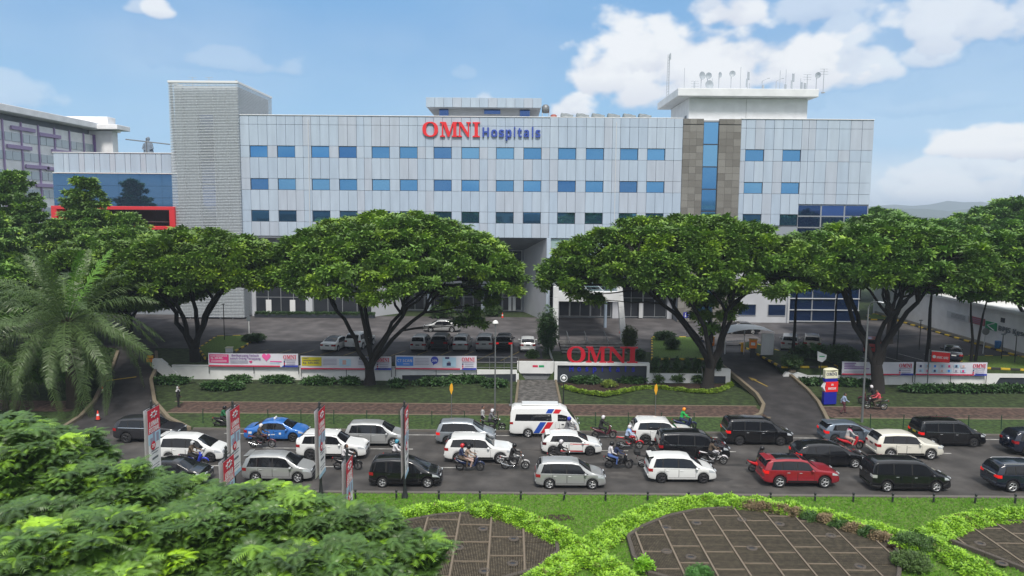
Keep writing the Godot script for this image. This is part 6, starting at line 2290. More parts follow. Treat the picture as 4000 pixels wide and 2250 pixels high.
func vehicles() -> void:
	paint("white", 0.72, 0.73, 0.72)
	paint("cream", 0.68, 0.66, 0.58)
	paint("silver", 0.42, 0.43, 0.43, 0.35, 0.45)
	paint("grey_silver", 0.3, 0.33, 0.36, 0.35, 0.5)
	paint("champagne", 0.4, 0.37, 0.32, 0.35, 0.4)
	paint("black", 0.006, 0.006, 0.0075, 0.22)
	paint("graphite", 0.02, 0.02, 0.024, 0.3)
	paint("night", 0.008, 0.012, 0.026, 0.22)
	paint("red", 0.28, 0.012, 0.022, 0.3, 0.1)
	paint("old_red", 0.36, 0.03, 0.025, 0.4)
	paint("taxi", 0.03, 0.16, 0.5, 0.3, 0.1)
	paint("slate", 0.16, 0.2, 0.25, 0.32, 0.5)
	mat("car_glass", 0.012, 0.013, 0.016, 0.04)
	mat("tyre", 0.012, 0.012, 0.013, 0.75)
	mat("rim_silver", 0.5, 0.51, 0.52, 0.3, 0.7)
	mat("rim_dark", 0.06, 0.06, 0.065, 0.35, 0.6)
	mat("chrome", 0.7, 0.71, 0.72, 0.12, 0.95)
	mat("head_lamp", 0.62, 0.66, 0.7, 0.1, 0.3)
	mat("tail_lamp", 0.3, 0.012, 0.015, 0.2)
	mat("tail_dark", 0.08, 0.01, 0.012, 0.15)
	mat("tail_pale", 0.6, 0.6, 0.6, 0.15, 0.4)
	mat("plate_black", 0.03, 0.03, 0.03, 0.5)
	mat("plate_yellow", 0.7, 0.5, 0.03, 0.5)
	mat("plate_white", 0.7, 0.7, 0.7, 0.5)
	var br := mat("brake_lamp", 0.5, 0.015, 0.015, 0.2)
	br.emission_enabled = true
	br.emission = Color(1.0, 0.05, 0.04)
	br.emission_energy_multiplier = 0.35
	setup_kinds()
	# far lane, from left to right
	car("parked_suv", "dark graphite estate half hidden behind the left tree at the driveway mouth", "suv", "graphite", Vector3(-23.86, 0.00, -52.61), true, 0.0, {"belt": true, "rim": "rim_dark"})
	var tx := car("taxi", "blue taxi saloon with a roof sign in the far lane", "sedan", "taxi", Vector3(-19.34, 0.00, -53.19), false, 0.0, {"rim": "rim_dark"})
	var ts := Mb.new()
	ts.cham(Transform3D(Basis(Vector3.BACK, 0.0), Vector3(-0.15, 1.55, 0)), Vector3(0.13, 0.18, 0.5), 0.05)
	obj("roof_sign", ts, M.white_metal, tx)
	for q in [[-1.75, 0.68, 0.24, 0.16], [0.42, 0.62, 0.16, 0.14], [-0.1, 0.55, 0.3, 0.05]]:
		var dm := Mb.new()
		dm.cbox(Vector3(q[0], q[1], 0.872 if q[0] > -1 else 0.862), Vector3(q[2], q[3], 0.012), 0.004)
		obj("white_decal", dm, M.white_metal, tx)
	car("silver_mpv", "silver people carrier in the far lane ahead of the blue taxi", "mpv", "silver", Vector3(-11.81, 0.00, -52.20), false, 0.0, {"rim": "rim_silver", "tail": "tail_dark"})
	car("grey_mpv", "grey silver people carrier in the far lane behind the white off-roader", "mpv", "grey_silver", Vector3(-5.36, 0.00, -52.72), false, 0.0, {"tail": "brake_lamp", "rim": "rim_dark"})
	minibus()
	car("white_mpv", "white crossover in the far lane behind the black people carrier, its boot side darkened", "suv", "white", Vector3(13.43, 0.00, -53.11), true, 0.0, {"rails": true, "rim": "rim_dark", "plate": "plate_black"})
	car("black_van", "black van with chrome window strips in the far lane by the driveway mouth", "van", "black", Vector3(20.50, 0.00, -53.20), true, 0.0, {"belt": true, "top_strip": true, "tail": "brake_lamp", "chrome": true, "tailbar": true, "rim": "rim_dark"})
	car("slate_hatchback", "blue grey hatchback in the far lane right of the driveway", "hatch", "slate", Vector3(27.14, 0.00, -53.83), true, 0.0, {"tail": "brake_lamp", "spoiler": true, "rim": "rim_dark"})
	car("black_van", "black van with a yellow number plate in the far lane at the right", "van", "black", Vector3(34.49, 0.00, -53.19), true, 0.0, {"tail": "brake_lamp", "plate": "plate_yellow", "chrome": true, "tailbar": true, "top_strip": true, "belt": true, "rim": "rim_dark"})
	# middle lane
	car("white_mpv", "white people carrier with dark rims in the middle lane by the first banner pole", "mpv_tall", "white", Vector3(-23.51, 0.00, -48.63), false, 0.0, {"rim": "rim_dark", "tail": "tail_dark", "spoiler": true})
	car("white_suv", "white off-roader with a spare wheel on its tail behind a banner pole", "suv", "white", Vector3(-14.42, 0.00, -49.25), false, 0.0, {"spare": true, "rails": true, "rim": "rim_dark", "sills": true})
	car("white_suv", "large white off-roader with roof rails in the middle lane beside the grey carrier", "suv", "white", Vector3(-4.41, 0.00, -48.77), false, 0.0, {"rails": true, "rim": "rim_silver", "sills": true})
	var ya := car("white_hatchback", "white hatchback with dark red side stripes near the minibus", "hatch", "white", Vector3(6.30, 0.00, -50.65), true, 0.0, {"rim": "rim_dark", "tail": "tail_dark", "spoiler": true})
	var hsp: Dictionary = car_kinds["hatch"]
	var sm := Mb.new()
	patch(sm, func(u: float, v: float) -> Vector3: return door_pt(hsp, lerpf(1.15, 2.8, u), lerpf(0.3, 0.36 + 0.04 * (1.0 - u), v), 0.02, 1.0), 6, 1, false)
	patch(sm, func(u: float, v: float) -> Vector3: return door_pt(hsp, lerpf(1.9, 3.2, u), lerpf(0.8, 0.83 + 0.03 * (1.0 - u), v), 0.02, 1.0), 6, 1, false)
	obj("side_stripe", sm, M.red_panel, ya).position = Vector3(-2.05, 0, 0)
	car("black_mpv", "long black people carrier between two motorcycles in the middle lane", "van", "black", Vector3(14.92, 0.00, -49.71), true, 0.0, {"belt": true, "rim": "rim_silver", "tail": "tail_lamp"})
	car("black_wagon", "low black estate with lit tail lamps behind the red off-roader", "wagon", "black", Vector3(23.77, 0.00, -48.50), true, 0.0, {"tail": "brake_lamp", "rim": "rim_silver"})
	car("white_suv", "white rounded off-roader with tall red tail lamps in the middle lane at the right", "suv", "cream", Vector3(29.77, 0.00, -50.31), true, 0.0, {"tail": "tail_lamp", "rim": "rim_silver", "sills": true})
	car("black_suv", "black off-roader cut by the right edge in the middle lane", "suv", "night", Vector3(35.15, 0.00, -51.19), false, 0.0, {"spare": true, "plate": "plate_white"})
	# near lane
	car("black_saloon", "black saloon partly under the near tree by the first banner pole", "sedan", "black", Vector3(-18.63, 0.00, -44.42), true, 0.0, {"rim": "rim_silver", "chrome": true})
	car("silver_mpv", "silver people carrier with a ribbed roof in the near lane between two banner poles", "mpv", "silver", Vector3(-16.56, 0.00, -45.06), false, 0.0, {"ribs": true, "rim": "rim_silver", "spoiler": true})
	car("black_mpv", "black people carrier in the near lane behind the fourth banner pole", "mpv_tall", "black", Vector3(-8.60, 0.00, -44.37), false, 0.0, {"rim": "rim_silver", "tail": "tail_lamp"})
	car("silver_mpv", "silver people carrier in the near lane in front of the white hatchback", "mpv", "silver", Vector3(1.55, 0.00, -44.33), false, 0.0, {"tail": "tail_lamp", "rim": "rim_silver"})
	car("white_mpv", "white people carrier with red tail lamps in the near lane beside the black carrier", "mpv", "white", Vector3(12.85, 0.00, -45.51), true, 0.0, {"tail": "tail_lamp", "rim": "rim_dark", "spoiler": true})
	car("red_suv", "dark red off-roader with a black glass roof in the near lane", "suv", "red", Vector3(20.25, 0.00, -44.86), true, 0.0, {"black_roof": true, "sills": true, "rim": "rim_silver", "tail": "brake_lamp", "chrome": true, "spoiler": true})
	car("black_van", "black people carrier with tall pale tail lamps in the near lane at the right", "van", "black", Vector3(26.81, 0.00, -44.29), true, 0.0, {"tail": "tail_pale", "rim": "rim_silver", "chrome": true})
	car("black_suv", "black off-roader cut by the right edge in the near lane, tail lamps lit", "suv", "night", Vector3(29.57, 0.00, -44.35), false, 0.0, {"tail": "brake_lamp", "rim": "rim_silver", "tailbar": true, "rails": true})
	# parked in the hospital yard, tails to the road
	var park := [
		["sedan", "white", Vector3(-19.25, 1.80, -77.70), "white saloon parked behind the second fence banner, leftmost of the parked row", {"black_roof": true}, 0.22],
		["suv", "white", Vector3(-16.93, 1.80, -78.90), "white off-roader parked behind the limbs of the left rain tree", {"spare": true, "rails": true}, 0.22],
		["mpv", "silver", Vector3(-9.87, 1.80, -78.10), "silver people carrier parked left of the black one behind the third banner", {"plate": "plate_black"}, 0.1],
		["suv", "graphite", Vector3(-7.69, 1.80, -78.41), "dark off-roader parked between two silver carriers", {}, 0.08],
		["mpv_tall", "silver", Vector3(-5.42, 1.80, -78.28), "silver people carrier parked right of the dark off-roader", {}, 0.06],
		["suv", "silver", Vector3(-2.91, 1.80, -78.17), "tall silver people carrier parked left of the black car with bright red lamps", {}, 0.05],
		["suv", "black", Vector3(-0.83, 1.80, -78.48), "black off-roader with bright red tail lamps parked by the lamp post", {"tail": "brake_lamp"}, 0.04],
		["hatch", "white", Vector3(1.73, 1.80, -78.36), "white hatchback parked last in the row beside the shrub tree", {"tail": "tail_lamp"}, 0.0],
		["suv", "silver", Vector3(29.78, 1.80, -79.76), "silver car parked by the slender trunk, left one of the pair in the right yard", {}, 0.35],
		["suv", "champagne", Vector3(32.21, 1.80, -79.86), "champagne off-roader parked right of the silver one in the right yard", {"rails": true}, 0.35],
		["mpv", "old_red", Vector3(38.09, 1.80, -78.78), "red people carrier parked behind the fork of the right rain tree", {}, 0.5],
		["sedan", "night", Vector3(44.64, 1.80, -75.12), "dark blue saloon parked behind the red sign in the right yard", {"plate": "plate_white"}, 0.45],
	]
	for p in park:
		var sp: Dictionary = car_kinds[p[0]]
		var opt: Dictionary = p[4]
		opt["corner"] = false
		opt["rim"] = "rim_silver"
		var tr: float = PI / 2 - p[5]
		var fw := Vector3(cos(tr), 0, -sin(tr))
		car("parked_car", p[3], p[0], p[1], p[2] + fw * sp.L * 0.5, false, tr, opt, "cars parked in the hospital yard")
	car("silver_saloon", "silver saloon driving left along the hospital yard road", "sedan", "silver", Vector3(-8.58, 1.80, -92.02), false, PI, {"corner": false, "rim": "rim_silver"}, "cars on the yard road")
	car("black_saloon", "black saloon on the yard road behind the driveway tree", "sedan", "black", Vector3(28.26, 1.80, -92.32), false, PI, {"corner": false, "rim": "rim_silver"}, "cars on the yard road")

func minibus() -> void:
	var o := car("minibus", "tall white minibus with slanted blue and red stripes in the far lane", "minibus", "white", Vector3(-0.06, 0.00, -54.66), false, 0.0, {"cat": "minibus", "rim": "rim_silver", "tail": "tail_lamp"})
	var sp: Dictionary = car_kinds["minibus"]
	var c := Vector3(-sp.L * 0.5, 0, 0)
	for s in [["blue_stripe", 2.0, "bus_blue"], ["red_stripe", 2.62, "bus_red"]]:
		for sd in [1.0, -1.0]:
			var m := Mb.new()
			patch(m, func(u: float, v: float) -> Vector3: return door_pt(sp, s[1] + 0.52 * u + (lerpf(0.42, 1.4, v) - 0.42) * 0.62, lerpf(0.42, 1.4, v), 0.012, sd), 3, 6, sd < 0)
			patch(m, func(u: float, v: float) -> Vector3: return glass_pt(sp, s[1] + 0.52 * u + (1.0 + lerpf(0.66, 1.0, v) * 1.08) * 0.62, lerpf(0.66, 1.0, v), 0.012, sd), 3, 4, sd < 0)
			obj(s[0], m, M[s[2]], o).position = c
	var r := Mb.new()
	r.cbox(Vector3(-0.4, 2.79, 0), Vector3(3.2, 0.1, 1.3), 0.05)
	obj("roof_hump", r, M.paint_white, o)
	var b := Mb.new()
	b.cbox(Vector3(1.55, 1.2, 1.02), Vector3(0.22, 0.1, 0.02), 0.005)
	obj("handle_recess", b, M.tyre, o)
	o.scale = Vector3.ONE * 0.86
	o.position -= Vector3(sp.L * 0.07, 0, -sp.W * 0.07)


# ---------------------------------------------------------------- people: one skin over a skeleton of tapered bones
# a bone: [from, to, radius there, radius here, zone]; zones: 0 skin, 1 shirt, 2 trousers, 3 shoes
func skin_mesh(bones: Array, cell: float, blend: float) -> ArrayMesh:
	var lo := Vector3.ONE * 1e9
	var hi := -lo
	for b in bones:
		for k in 2:
			var rr: Vector3 = Vector3.ONE * (b[2 + k] + cell * 3.0)
			lo = lo.min(b[k] - rr)
			hi = hi.max(b[k] + rr)
	var nx := int((hi.x - lo.x) / cell) + 2
	var ny := int((hi.y - lo.y) / cell) + 2
	var nz := int((hi.z - lo.z) / cell) + 2
	var f := PackedFloat32Array()
	f.resize(nx * ny * nz)
	f.fill(1.0)
	var near := PackedFloat32Array()
	near.resize(nx * ny * nz)
	near.fill(1.0)
	var zone := PackedByteArray()
	zone.resize(nx * ny * nz)
	for b in bones:
		var a: Vector3 = b[0]
		var e: Vector3 = b[1]
		var ra: float = b[2]
		var rb: float = b[3]
		var ab := e - a
		var l2 := maxf(ab.length_squared(), 1e-8)
		var pad: Vector3 = Vector3.ONE * (maxf(ra, rb) + blend + cell * 2.0)
		var i0: Vector3 = ((a.min(e) - pad - lo) / cell).floor().max(Vector3.ZERO)
		var i1: Vector3 = ((a.max(e) + pad - lo) / cell).ceil()
		for x in range(int(i0.x), mini(int(i1.x), nx)):
			for y in range(int(i0.y), mini(int(i1.y), ny)):
				for z in range(int(i0.z), mini(int(i1.z), nz)):
					var p := lo + Vector3(x, y, z) * cell
					var t := clampf((p - a).dot(ab) / l2, 0.0, 1.0)
					var d := (p - a - ab * t).length() - lerpf(ra, rb, t)
					var k := (x * ny + y) * nz + z
					if d < near[k]:
						near[k] = d
						zone[k] = b[4]
					var h := maxf(blend - absf(f[k] - d), 0.0) / blend
					f[k] = minf(f[k], d) - h * h * blend * 0.25
	var st := [Mb.new(), Mb.new(), Mb.new(), Mb.new()]
	var idx := {}
	var pts := PackedVector3Array()
	var nrm := PackedVector3Array()
	var zz := PackedByteArray()
	var step := [ny * nz, nz, 1]
	for x in nx - 1:
		for y in ny - 1:
			for z in nz - 1:
				var k := (x * ny + y) * nz + z
				var v0 := f[k]
				var mask := 0
				var s := Vector3.ZERO
				var c := 0
				var vals := [v0, f[k + step[0]], f[k + nz], f[k + step[0] + nz], f[k + 1], f[k + step[0] + 1], f[k + nz + 1], f[k + step[0] + nz + 1]]
				var ins := 0
				for q in vals:
					if q < 0.0: ins += 1
				if ins == 0 or ins == 8: continue
				for e in 12:
					var ax := e / 4
					var o := e % 4
					var u := (ax + 1) % 3
					var w := (ax + 2) % 3
					var ci := ((o & 1) << u) | ((o >> 1) << w)
					var va: float = vals[ci]
					var vb: float = vals[ci | (1 << ax)]
					if (va < 0.0) != (vb < 0.0):
						var p := Vector3(ci & 1, (ci >> 1) & 1, ci >> 2)
						p[ax] = va / (va - vb)
						s += p
						c += 1
				idx[k] = pts.size()
				pts.append(lo + (Vector3(x, y, z) + s / c) * cell)
				nrm.append(Vector3(vals[1] + vals[3] + vals[5] + vals[7] - vals[0] - vals[2] - vals[4] - vals[6], vals[2] + vals[3] + vals[6] + vals[7] - vals[0] - vals[1] - vals[4] - vals[5], vals[4] + vals[5] + vals[6] + vals[7] - vals[0] - vals[1] - vals[2] - vals[3]).normalized())
				zz.append(zone[k])
	for k in idx:
		var z: int = k % nz
		var y: int = (k / nz) % ny
		var x: int = k / (ny * nz)
		var pos := [x, y, z]
		for ax in 3:
			var u := (ax + 1) % 3
			var w := (ax + 2) % 3
			if pos[u] == 0 or pos[w] == 0: continue
			var va := f[k]
			var vb := f[k + step[ax]]
			if (va < 0.0) == (vb < 0.0): continue
			var q := [k, k - step[u], k - step[u] - step[w], k - step[w]]
			var ok := true
			for e in q: ok = ok and idx.has(e)
			if not ok: continue
			var i := [idx[q[0]], idx[q[1]], idx[q[2]], idx[q[3]]]
			if va > 0.0: i.reverse()
			var m: Mb = st[zz[i[0]]]
			var base := m.v.size()
			for e in i:
				m.v.append(pts[e])
				m.n.append(nrm[e])
			m.idx.append_array([base, base + 2, base + 1, base, base + 3, base + 2])
	var out := ArrayMesh.new()
	for m in st:
		if m.idx.is_empty():
			m.tri(Vector3.ZERO, Vector3(0, 0.0001, 0), Vector3(0, 0, 0.0001))
		m.add_to(out)
	return out

# joints for a pose; x forward, y up, z to the right
func pose_bones(j: Dictionary, sleeve := 1) -> Array:
	var b := []
	b.append([j.hip, j.waist, 0.15, 0.125, 2])
	b.append([j.waist, j.chest, 0.13, 0.15, 1])
	b.append([j.chest, j.neck - Vector3(0, 0.05, 0), 0.145, 0.085, 1])
	b.append([j.neck, j.head, 0.052, 0.06, 0])
	b.append([j.head, j.head + Vector3(0.015, 0.075, 0), 0.083, 0.092, 0])
	b.append([j.head + Vector3(0.06, -0.05, 0), j.head + Vector3(0.05, 0.0, 0), 0.045, 0.055, 0])
	b.append([j.head + Vector3(0.105, 0.02, 0), j.head + Vector3(0.085, 0.055, 0), 0.016, 0.012, 0])
	for s in [1, -1]:
		var k := "r" if s > 0 else "l"
		var sh: Vector3 = j["sh" + k]
		b.append([j.chest + Vector3(0, 0.07, s * 0.05), sh, 0.11, 0.075, 1])
		b.append([sh, j["el" + k], 0.062, 0.048, 1])
		b.append([j["el" + k], j["wr" + k], 0.046, 0.033, sleeve])
		var d: Vector3 = (j["wr" + k] - j["el" + k]).normalized()
		b.append([j["wr" + k], j["wr" + k] + d * 0.07, 0.03, 0.034, 0])
		b.append([j.head + Vector3(0, 0.02, s * 0.085), j.head + Vector3(-0.01, 0.05, s * 0.09), 0.018, 0.02, 0])
		b.append([j.hip + Vector3(0, 0.0, s * 0.06), j["hp" + k], 0.13, 0.11, 2])
		b.append([j["hp" + k], j["kn" + k], 0.095, 0.066, 2])
		b.append([j["kn" + k], j["an" + k], 0.066, 0.046, 2])
		var fd: Vector3 = j.get("toe" + k, Vector3(1, -0.12, 0)).normalized()
		b.append([j["an" + k] + Vector3(0, -0.04, 0) - fd * 0.03, j["an" + k] + Vector3(0, -0.05, 0) + fd * 0.15, 0.045, 0.034, 3])
	return b

func fingers(j: Dictionary, curl: float) -> ArrayMesh:
	var m := Mb.new()
	for s in [1, -1]:
		var k := "r" if s > 0 else "l"
		var d: Vector3 = (j["wr" + k] - j["el" + k]).normalized()
		var side := d.cross(Vector3.UP).normalized()
		var up := side.cross(d).normalized()
		var root: Vector3 = j["wr" + k] + d * 0.085
		for i in 4:
			var o := side * (i - 1.5) * 0.019
			var l: float = [0.06, 0.072, 0.068, 0.052][i]
			var a := root + o
			var b := a + d * l * 0.5 - up * curl * l * 0.2
			var c := b + d * l * (0.35 - 0.3 * curl) - up * curl * l * 0.5
			m.tube([a - d * 0.02, a, b, c], [0.0095, 0.0095, 0.0088, 0.007], 6)
		var t0: Vector3 = j["wr" + k] + d * 0.035 - side * s * 0.028
		m.tube([t0, t0 - side * s * 0.02 + d * 0.03 - up * 0.01, t0 - side * s * 0.018 + d * 0.055 - up * 0.03], [0.012, 0.011, 0.009], 6)
	return m.mesh()

var poses := {}

func setup_poses() -> void:
	var V := func(x: float, y: float, z: float) -> Vector3: return Vector3(x, y, z)
	# heights above the road for someone sitting on a machine whose seat is at 0.76
	var ride := {"hip": V.call(-0.25, 0.86, 0), "waist": V.call(-0.22, 1.02, 0), "chest": V.call(-0.15, 1.25, 0), "neck": V.call(-0.08, 1.44, 0), "head": V.call(-0.04, 1.55, 0)}
	for s in [1, -1]:
		var k := "r" if s > 0 else "l"
		ride["sh" + k] = V.call(-0.11, 1.37, s * 0.19)
		ride["el" + k] = V.call(0.1, 1.13, s * 0.29)
		ride["wr" + k] = V.call(0.34, 1.06, s * 0.3)
		ride["hp" + k] = V.call(-0.2, 0.84, s * 0.1)
		ride["kn" + k] = V.call(0.2, 0.72, s * 0.2)
		ride["an" + k] = V.call(0.08, 0.36, s * 0.18)
	poses["ride"] = ride
	var pil := {"hip": V.call(-0.58, 0.9, 0), "waist": V.call(-0.57, 1.07, 0), "chest": V.call(-0.53, 1.3, 0), "neck": V.call(-0.49, 1.5, 0), "head": V.call(-0.46, 1.61, 0)}
	for s in [1, -1]:
		var k := "r" if s > 0 else "l"
		pil["sh" + k] = V.call(-0.5, 1.42, s * 0.19)
		pil["el" + k] = V.call(-0.42, 1.16, s * 0.27)
		pil["wr" + k] = V.call(-0.2, 1.03, s * 0.2)
		pil["hp" + k] = V.call(-0.52, 0.87, s * 0.11)
		pil["kn" + k] = V.call(-0.12, 0.78, s * 0.24)
		pil["an" + k] = V.call(-0.16, 0.38, s * 0.24)
	poses["pillion"] = pil
	var walk := {"hip": V.call(0, 0.92, 0), "waist": V.call(0.01, 1.06, 0), "chest": V.call(0.03, 1.28, 0), "neck": V.call(0.05, 1.47, 0), "head": V.call(0.08, 1.58, 0),
		"shr": V.call(0.03, 1.41, 0.18), "shl": V.call(0.05, 1.41, -0.18), "elr": V.call(0.14, 1.16, 0.23), "ell": V.call(-0.1, 1.14, -0.23), "wrr": V.call(0.36, 1.05, 0.16), "wrl": V.call(-0.12, 0.9, -0.22),
		"hpr": V.call(0, 0.88, 0.09), "hpl": V.call(0, 0.88, -0.09), "knr": V.call(0.02, 0.48, 0.1), "knl": V.call(0.16, 0.5, -0.1), "anr": V.call(-0.28, 0.14, 0.1), "anl": V.call(0.2, 0.09, -0.1), "toer": V.call(1, -0.5, 0)}
	poses["walk"] = walk
	var stand := {"hip": V.call(0, 0.93, 0), "waist": V.call(0, 1.08, 0), "chest": V.call(0, 1.3, 0), "neck": V.call(0.01, 1.5, 0), "head": V.call(0.03, 1.61, 0)}
	for s in [1, -1]:
		var k := "r" if s > 0 else "l"
		stand["sh" + k] = V.call(0, 1.43, s * 0.19)
		stand["el" + k] = V.call(-0.02, 1.15, s * 0.25)
		stand["wr" + k] = V.call(0.16 if s > 0 else 0.05, 0.95, s * 0.2)
		stand["hp" + k] = V.call(0, 0.9, s * 0.09)
		stand["kn" + k] = V.call(0.02, 0.5, s * 0.11)
		stand["an" + k] = V.call(-0.01, 0.09, s * 0.12)
	poses["stand"] = stand
	for p in poses.keys():
		poses[p]["mesh"] = skin_mesh(pose_bones(poses[p]), 0.024, 0.05)
		poses[p]["fingers"] = fingers(poses[p], 0.2 if p in ["walk", "stand"] else 0.85)

func cloth_mat(name_: String, r: float, g: float, b: float) -> Material:
	if not M.has(name_): mat(name_, r, g, b, 0.85)
	return M[name_]

var tones := {
	"black": [0.012, 0.012, 0.014], "grey": [0.14, 0.14, 0.15], "white": [0.62, 0.6, 0.62], "pale_blue": [0.36, 0.45, 0.62], "brown": [0.09, 0.065, 0.045], "navy": [0.02, 0.03, 0.08], "jeans": [0.06, 0.11, 0.3],
	"green": [0.02, 0.4, 0.08], "dark_green": [0.015, 0.12, 0.05], "red": [0.5, 0.02, 0.03], "pink_red": [0.62, 0.08, 0.1], "khaki": [0.3, 0.22, 0.17], "beige": [0.42, 0.3, 0.26], "pink": [0.7, 0.12, 0.25], "sky": [0.2, 0.35, 0.7],
	"orange": [0.8, 0.25, 0.02], "blue": [0.03, 0.05, 0.45], "teal": [0.05, 0.25, 0.35], "silver": [0.45, 0.46, 0.47], "maroon": [0.1, 0.03, 0.04], "olive": [0.09, 0.09, 0.05], "light_grey": [0.4, 0.4, 0.4],
}

func person(label: String, pose: String, at: Vector3, turn: float, shirt: String, legs: String, head: String, head_tone: String, scarf := "", group := "") -> Node3D:
	var P: Dictionary = poses[pose]
	var o := thing("person", label, "person", at, turn, group)
	var b := MeshInstance3D.new()
	b.name = "body"
	b.mesh = P.mesh
	o.add_child(b, true)
	b.set_surface_override_material(0, M.skin)
	b.set_surface_override_material(1, cloth_mat("cloth_" + shirt, tones[shirt][0], tones[shirt][1], tones[shirt][2]))
	b.set_surface_override_material(2, cloth_mat("cloth_" + legs, tones[legs][0], tones[legs][1], tones[legs][2]))
	b.set_surface_override_material(3, M.shoe)
	obj("fingers", P.fingers, M.skin, o)
	var h: Vector3 = P.head + Vector3(0.005, 0.055, 0)
	var tm := cloth_mat("head_" + head_tone, tones[head_tone][0], tones[head_tone][1], tones[head_tone][2])
	var e := Mb.new()
	for s in [1, -1]: e.ball(P.head + Vector3(0.094, 0.052, s * 0.033), Vector3(0.01, 0.008, 0.012), 6, 4)
	e.box(P.head + Vector3(0.1, -0.015, 0), Vector3(0.012, 0.008, 0.045))
	obj("face", e, M.shoe, o)
	if head == "helmet":
		tm.roughness = 0.25
		var m := Mb.new()
		m.ball(h + Vector3(-0.01, 0.01, 0), Vector3(0.145, 0.15, 0.135), 14, 9, -0.25, 1.0)
		m.lathe(Transform3D(Basis.IDENTITY, h + Vector3(-0.03, 0.01, 0)), [Vector2(0.1, -0.11), Vector2(0.128, -0.09), Vector2(0.13, -0.04)], 14)
		obj("helmet", m, tm, o)
		var v := Mb.new()
		var rows := []
		for i in 4:
			var row := []
			for k in 9:
				var a := lerpf(-1.1, 1.1, k / 8.0)
				row.append(h + Vector3(cos(a) * 0.15, 0.045 - i * 0.035, sin(a) * 0.14))
			row.reverse()
			rows.append(row)
		rows.reverse()
		v.grid(rows)
		obj("visor", v, M.car_glass, o)
	elif head == "hair":
		var m := Mb.new()
		m.ball(h + Vector3(-0.018, 0.02, 0), Vector3(0.108, 0.108, 0.1), 12, 8, -0.25, 1.0)
		obj("hair", m, tm, o)
	elif head == "cap":
		var m := Mb.new()
		m.ball(h + Vector3(-0.01, 0.03, 0), Vector3(0.11, 0.1, 0.105), 12, 8, 0.0, 1.0)
		m.cham(Transform3D(Basis.IDENTITY, h + Vector3(0.13, 0.04, 0)), Vector3(0.13, 0.02, 0.16), 0.008)
		obj("cap", m, tm, o)
	if scarf != "":
		var sm := cloth_mat("cloth_" + scarf, tones[scarf][0], tones[scarf][1], tones[scarf][2])
		var m := Mb.new()
		m.lathe(Transform3D(Basis.IDENTITY, P.neck + Vector3(-0.01, 0, 0)), [Vector2(0.19, -0.14), Vector2(0.17, -0.06), Vector2(0.1, 0.01), Vector2(0.102, 0.07), Vector2(0.115, 0.13)], 14)
		m.ball(h + Vector3(-0.035, 0.0, 0), Vector3(0.11, 0.125, 0.112), 12, 8)
		obj("headscarf", m, sm, o)
	return o

# ---------------------------------------------------------------- motorcycles
var bike_meshes := {}

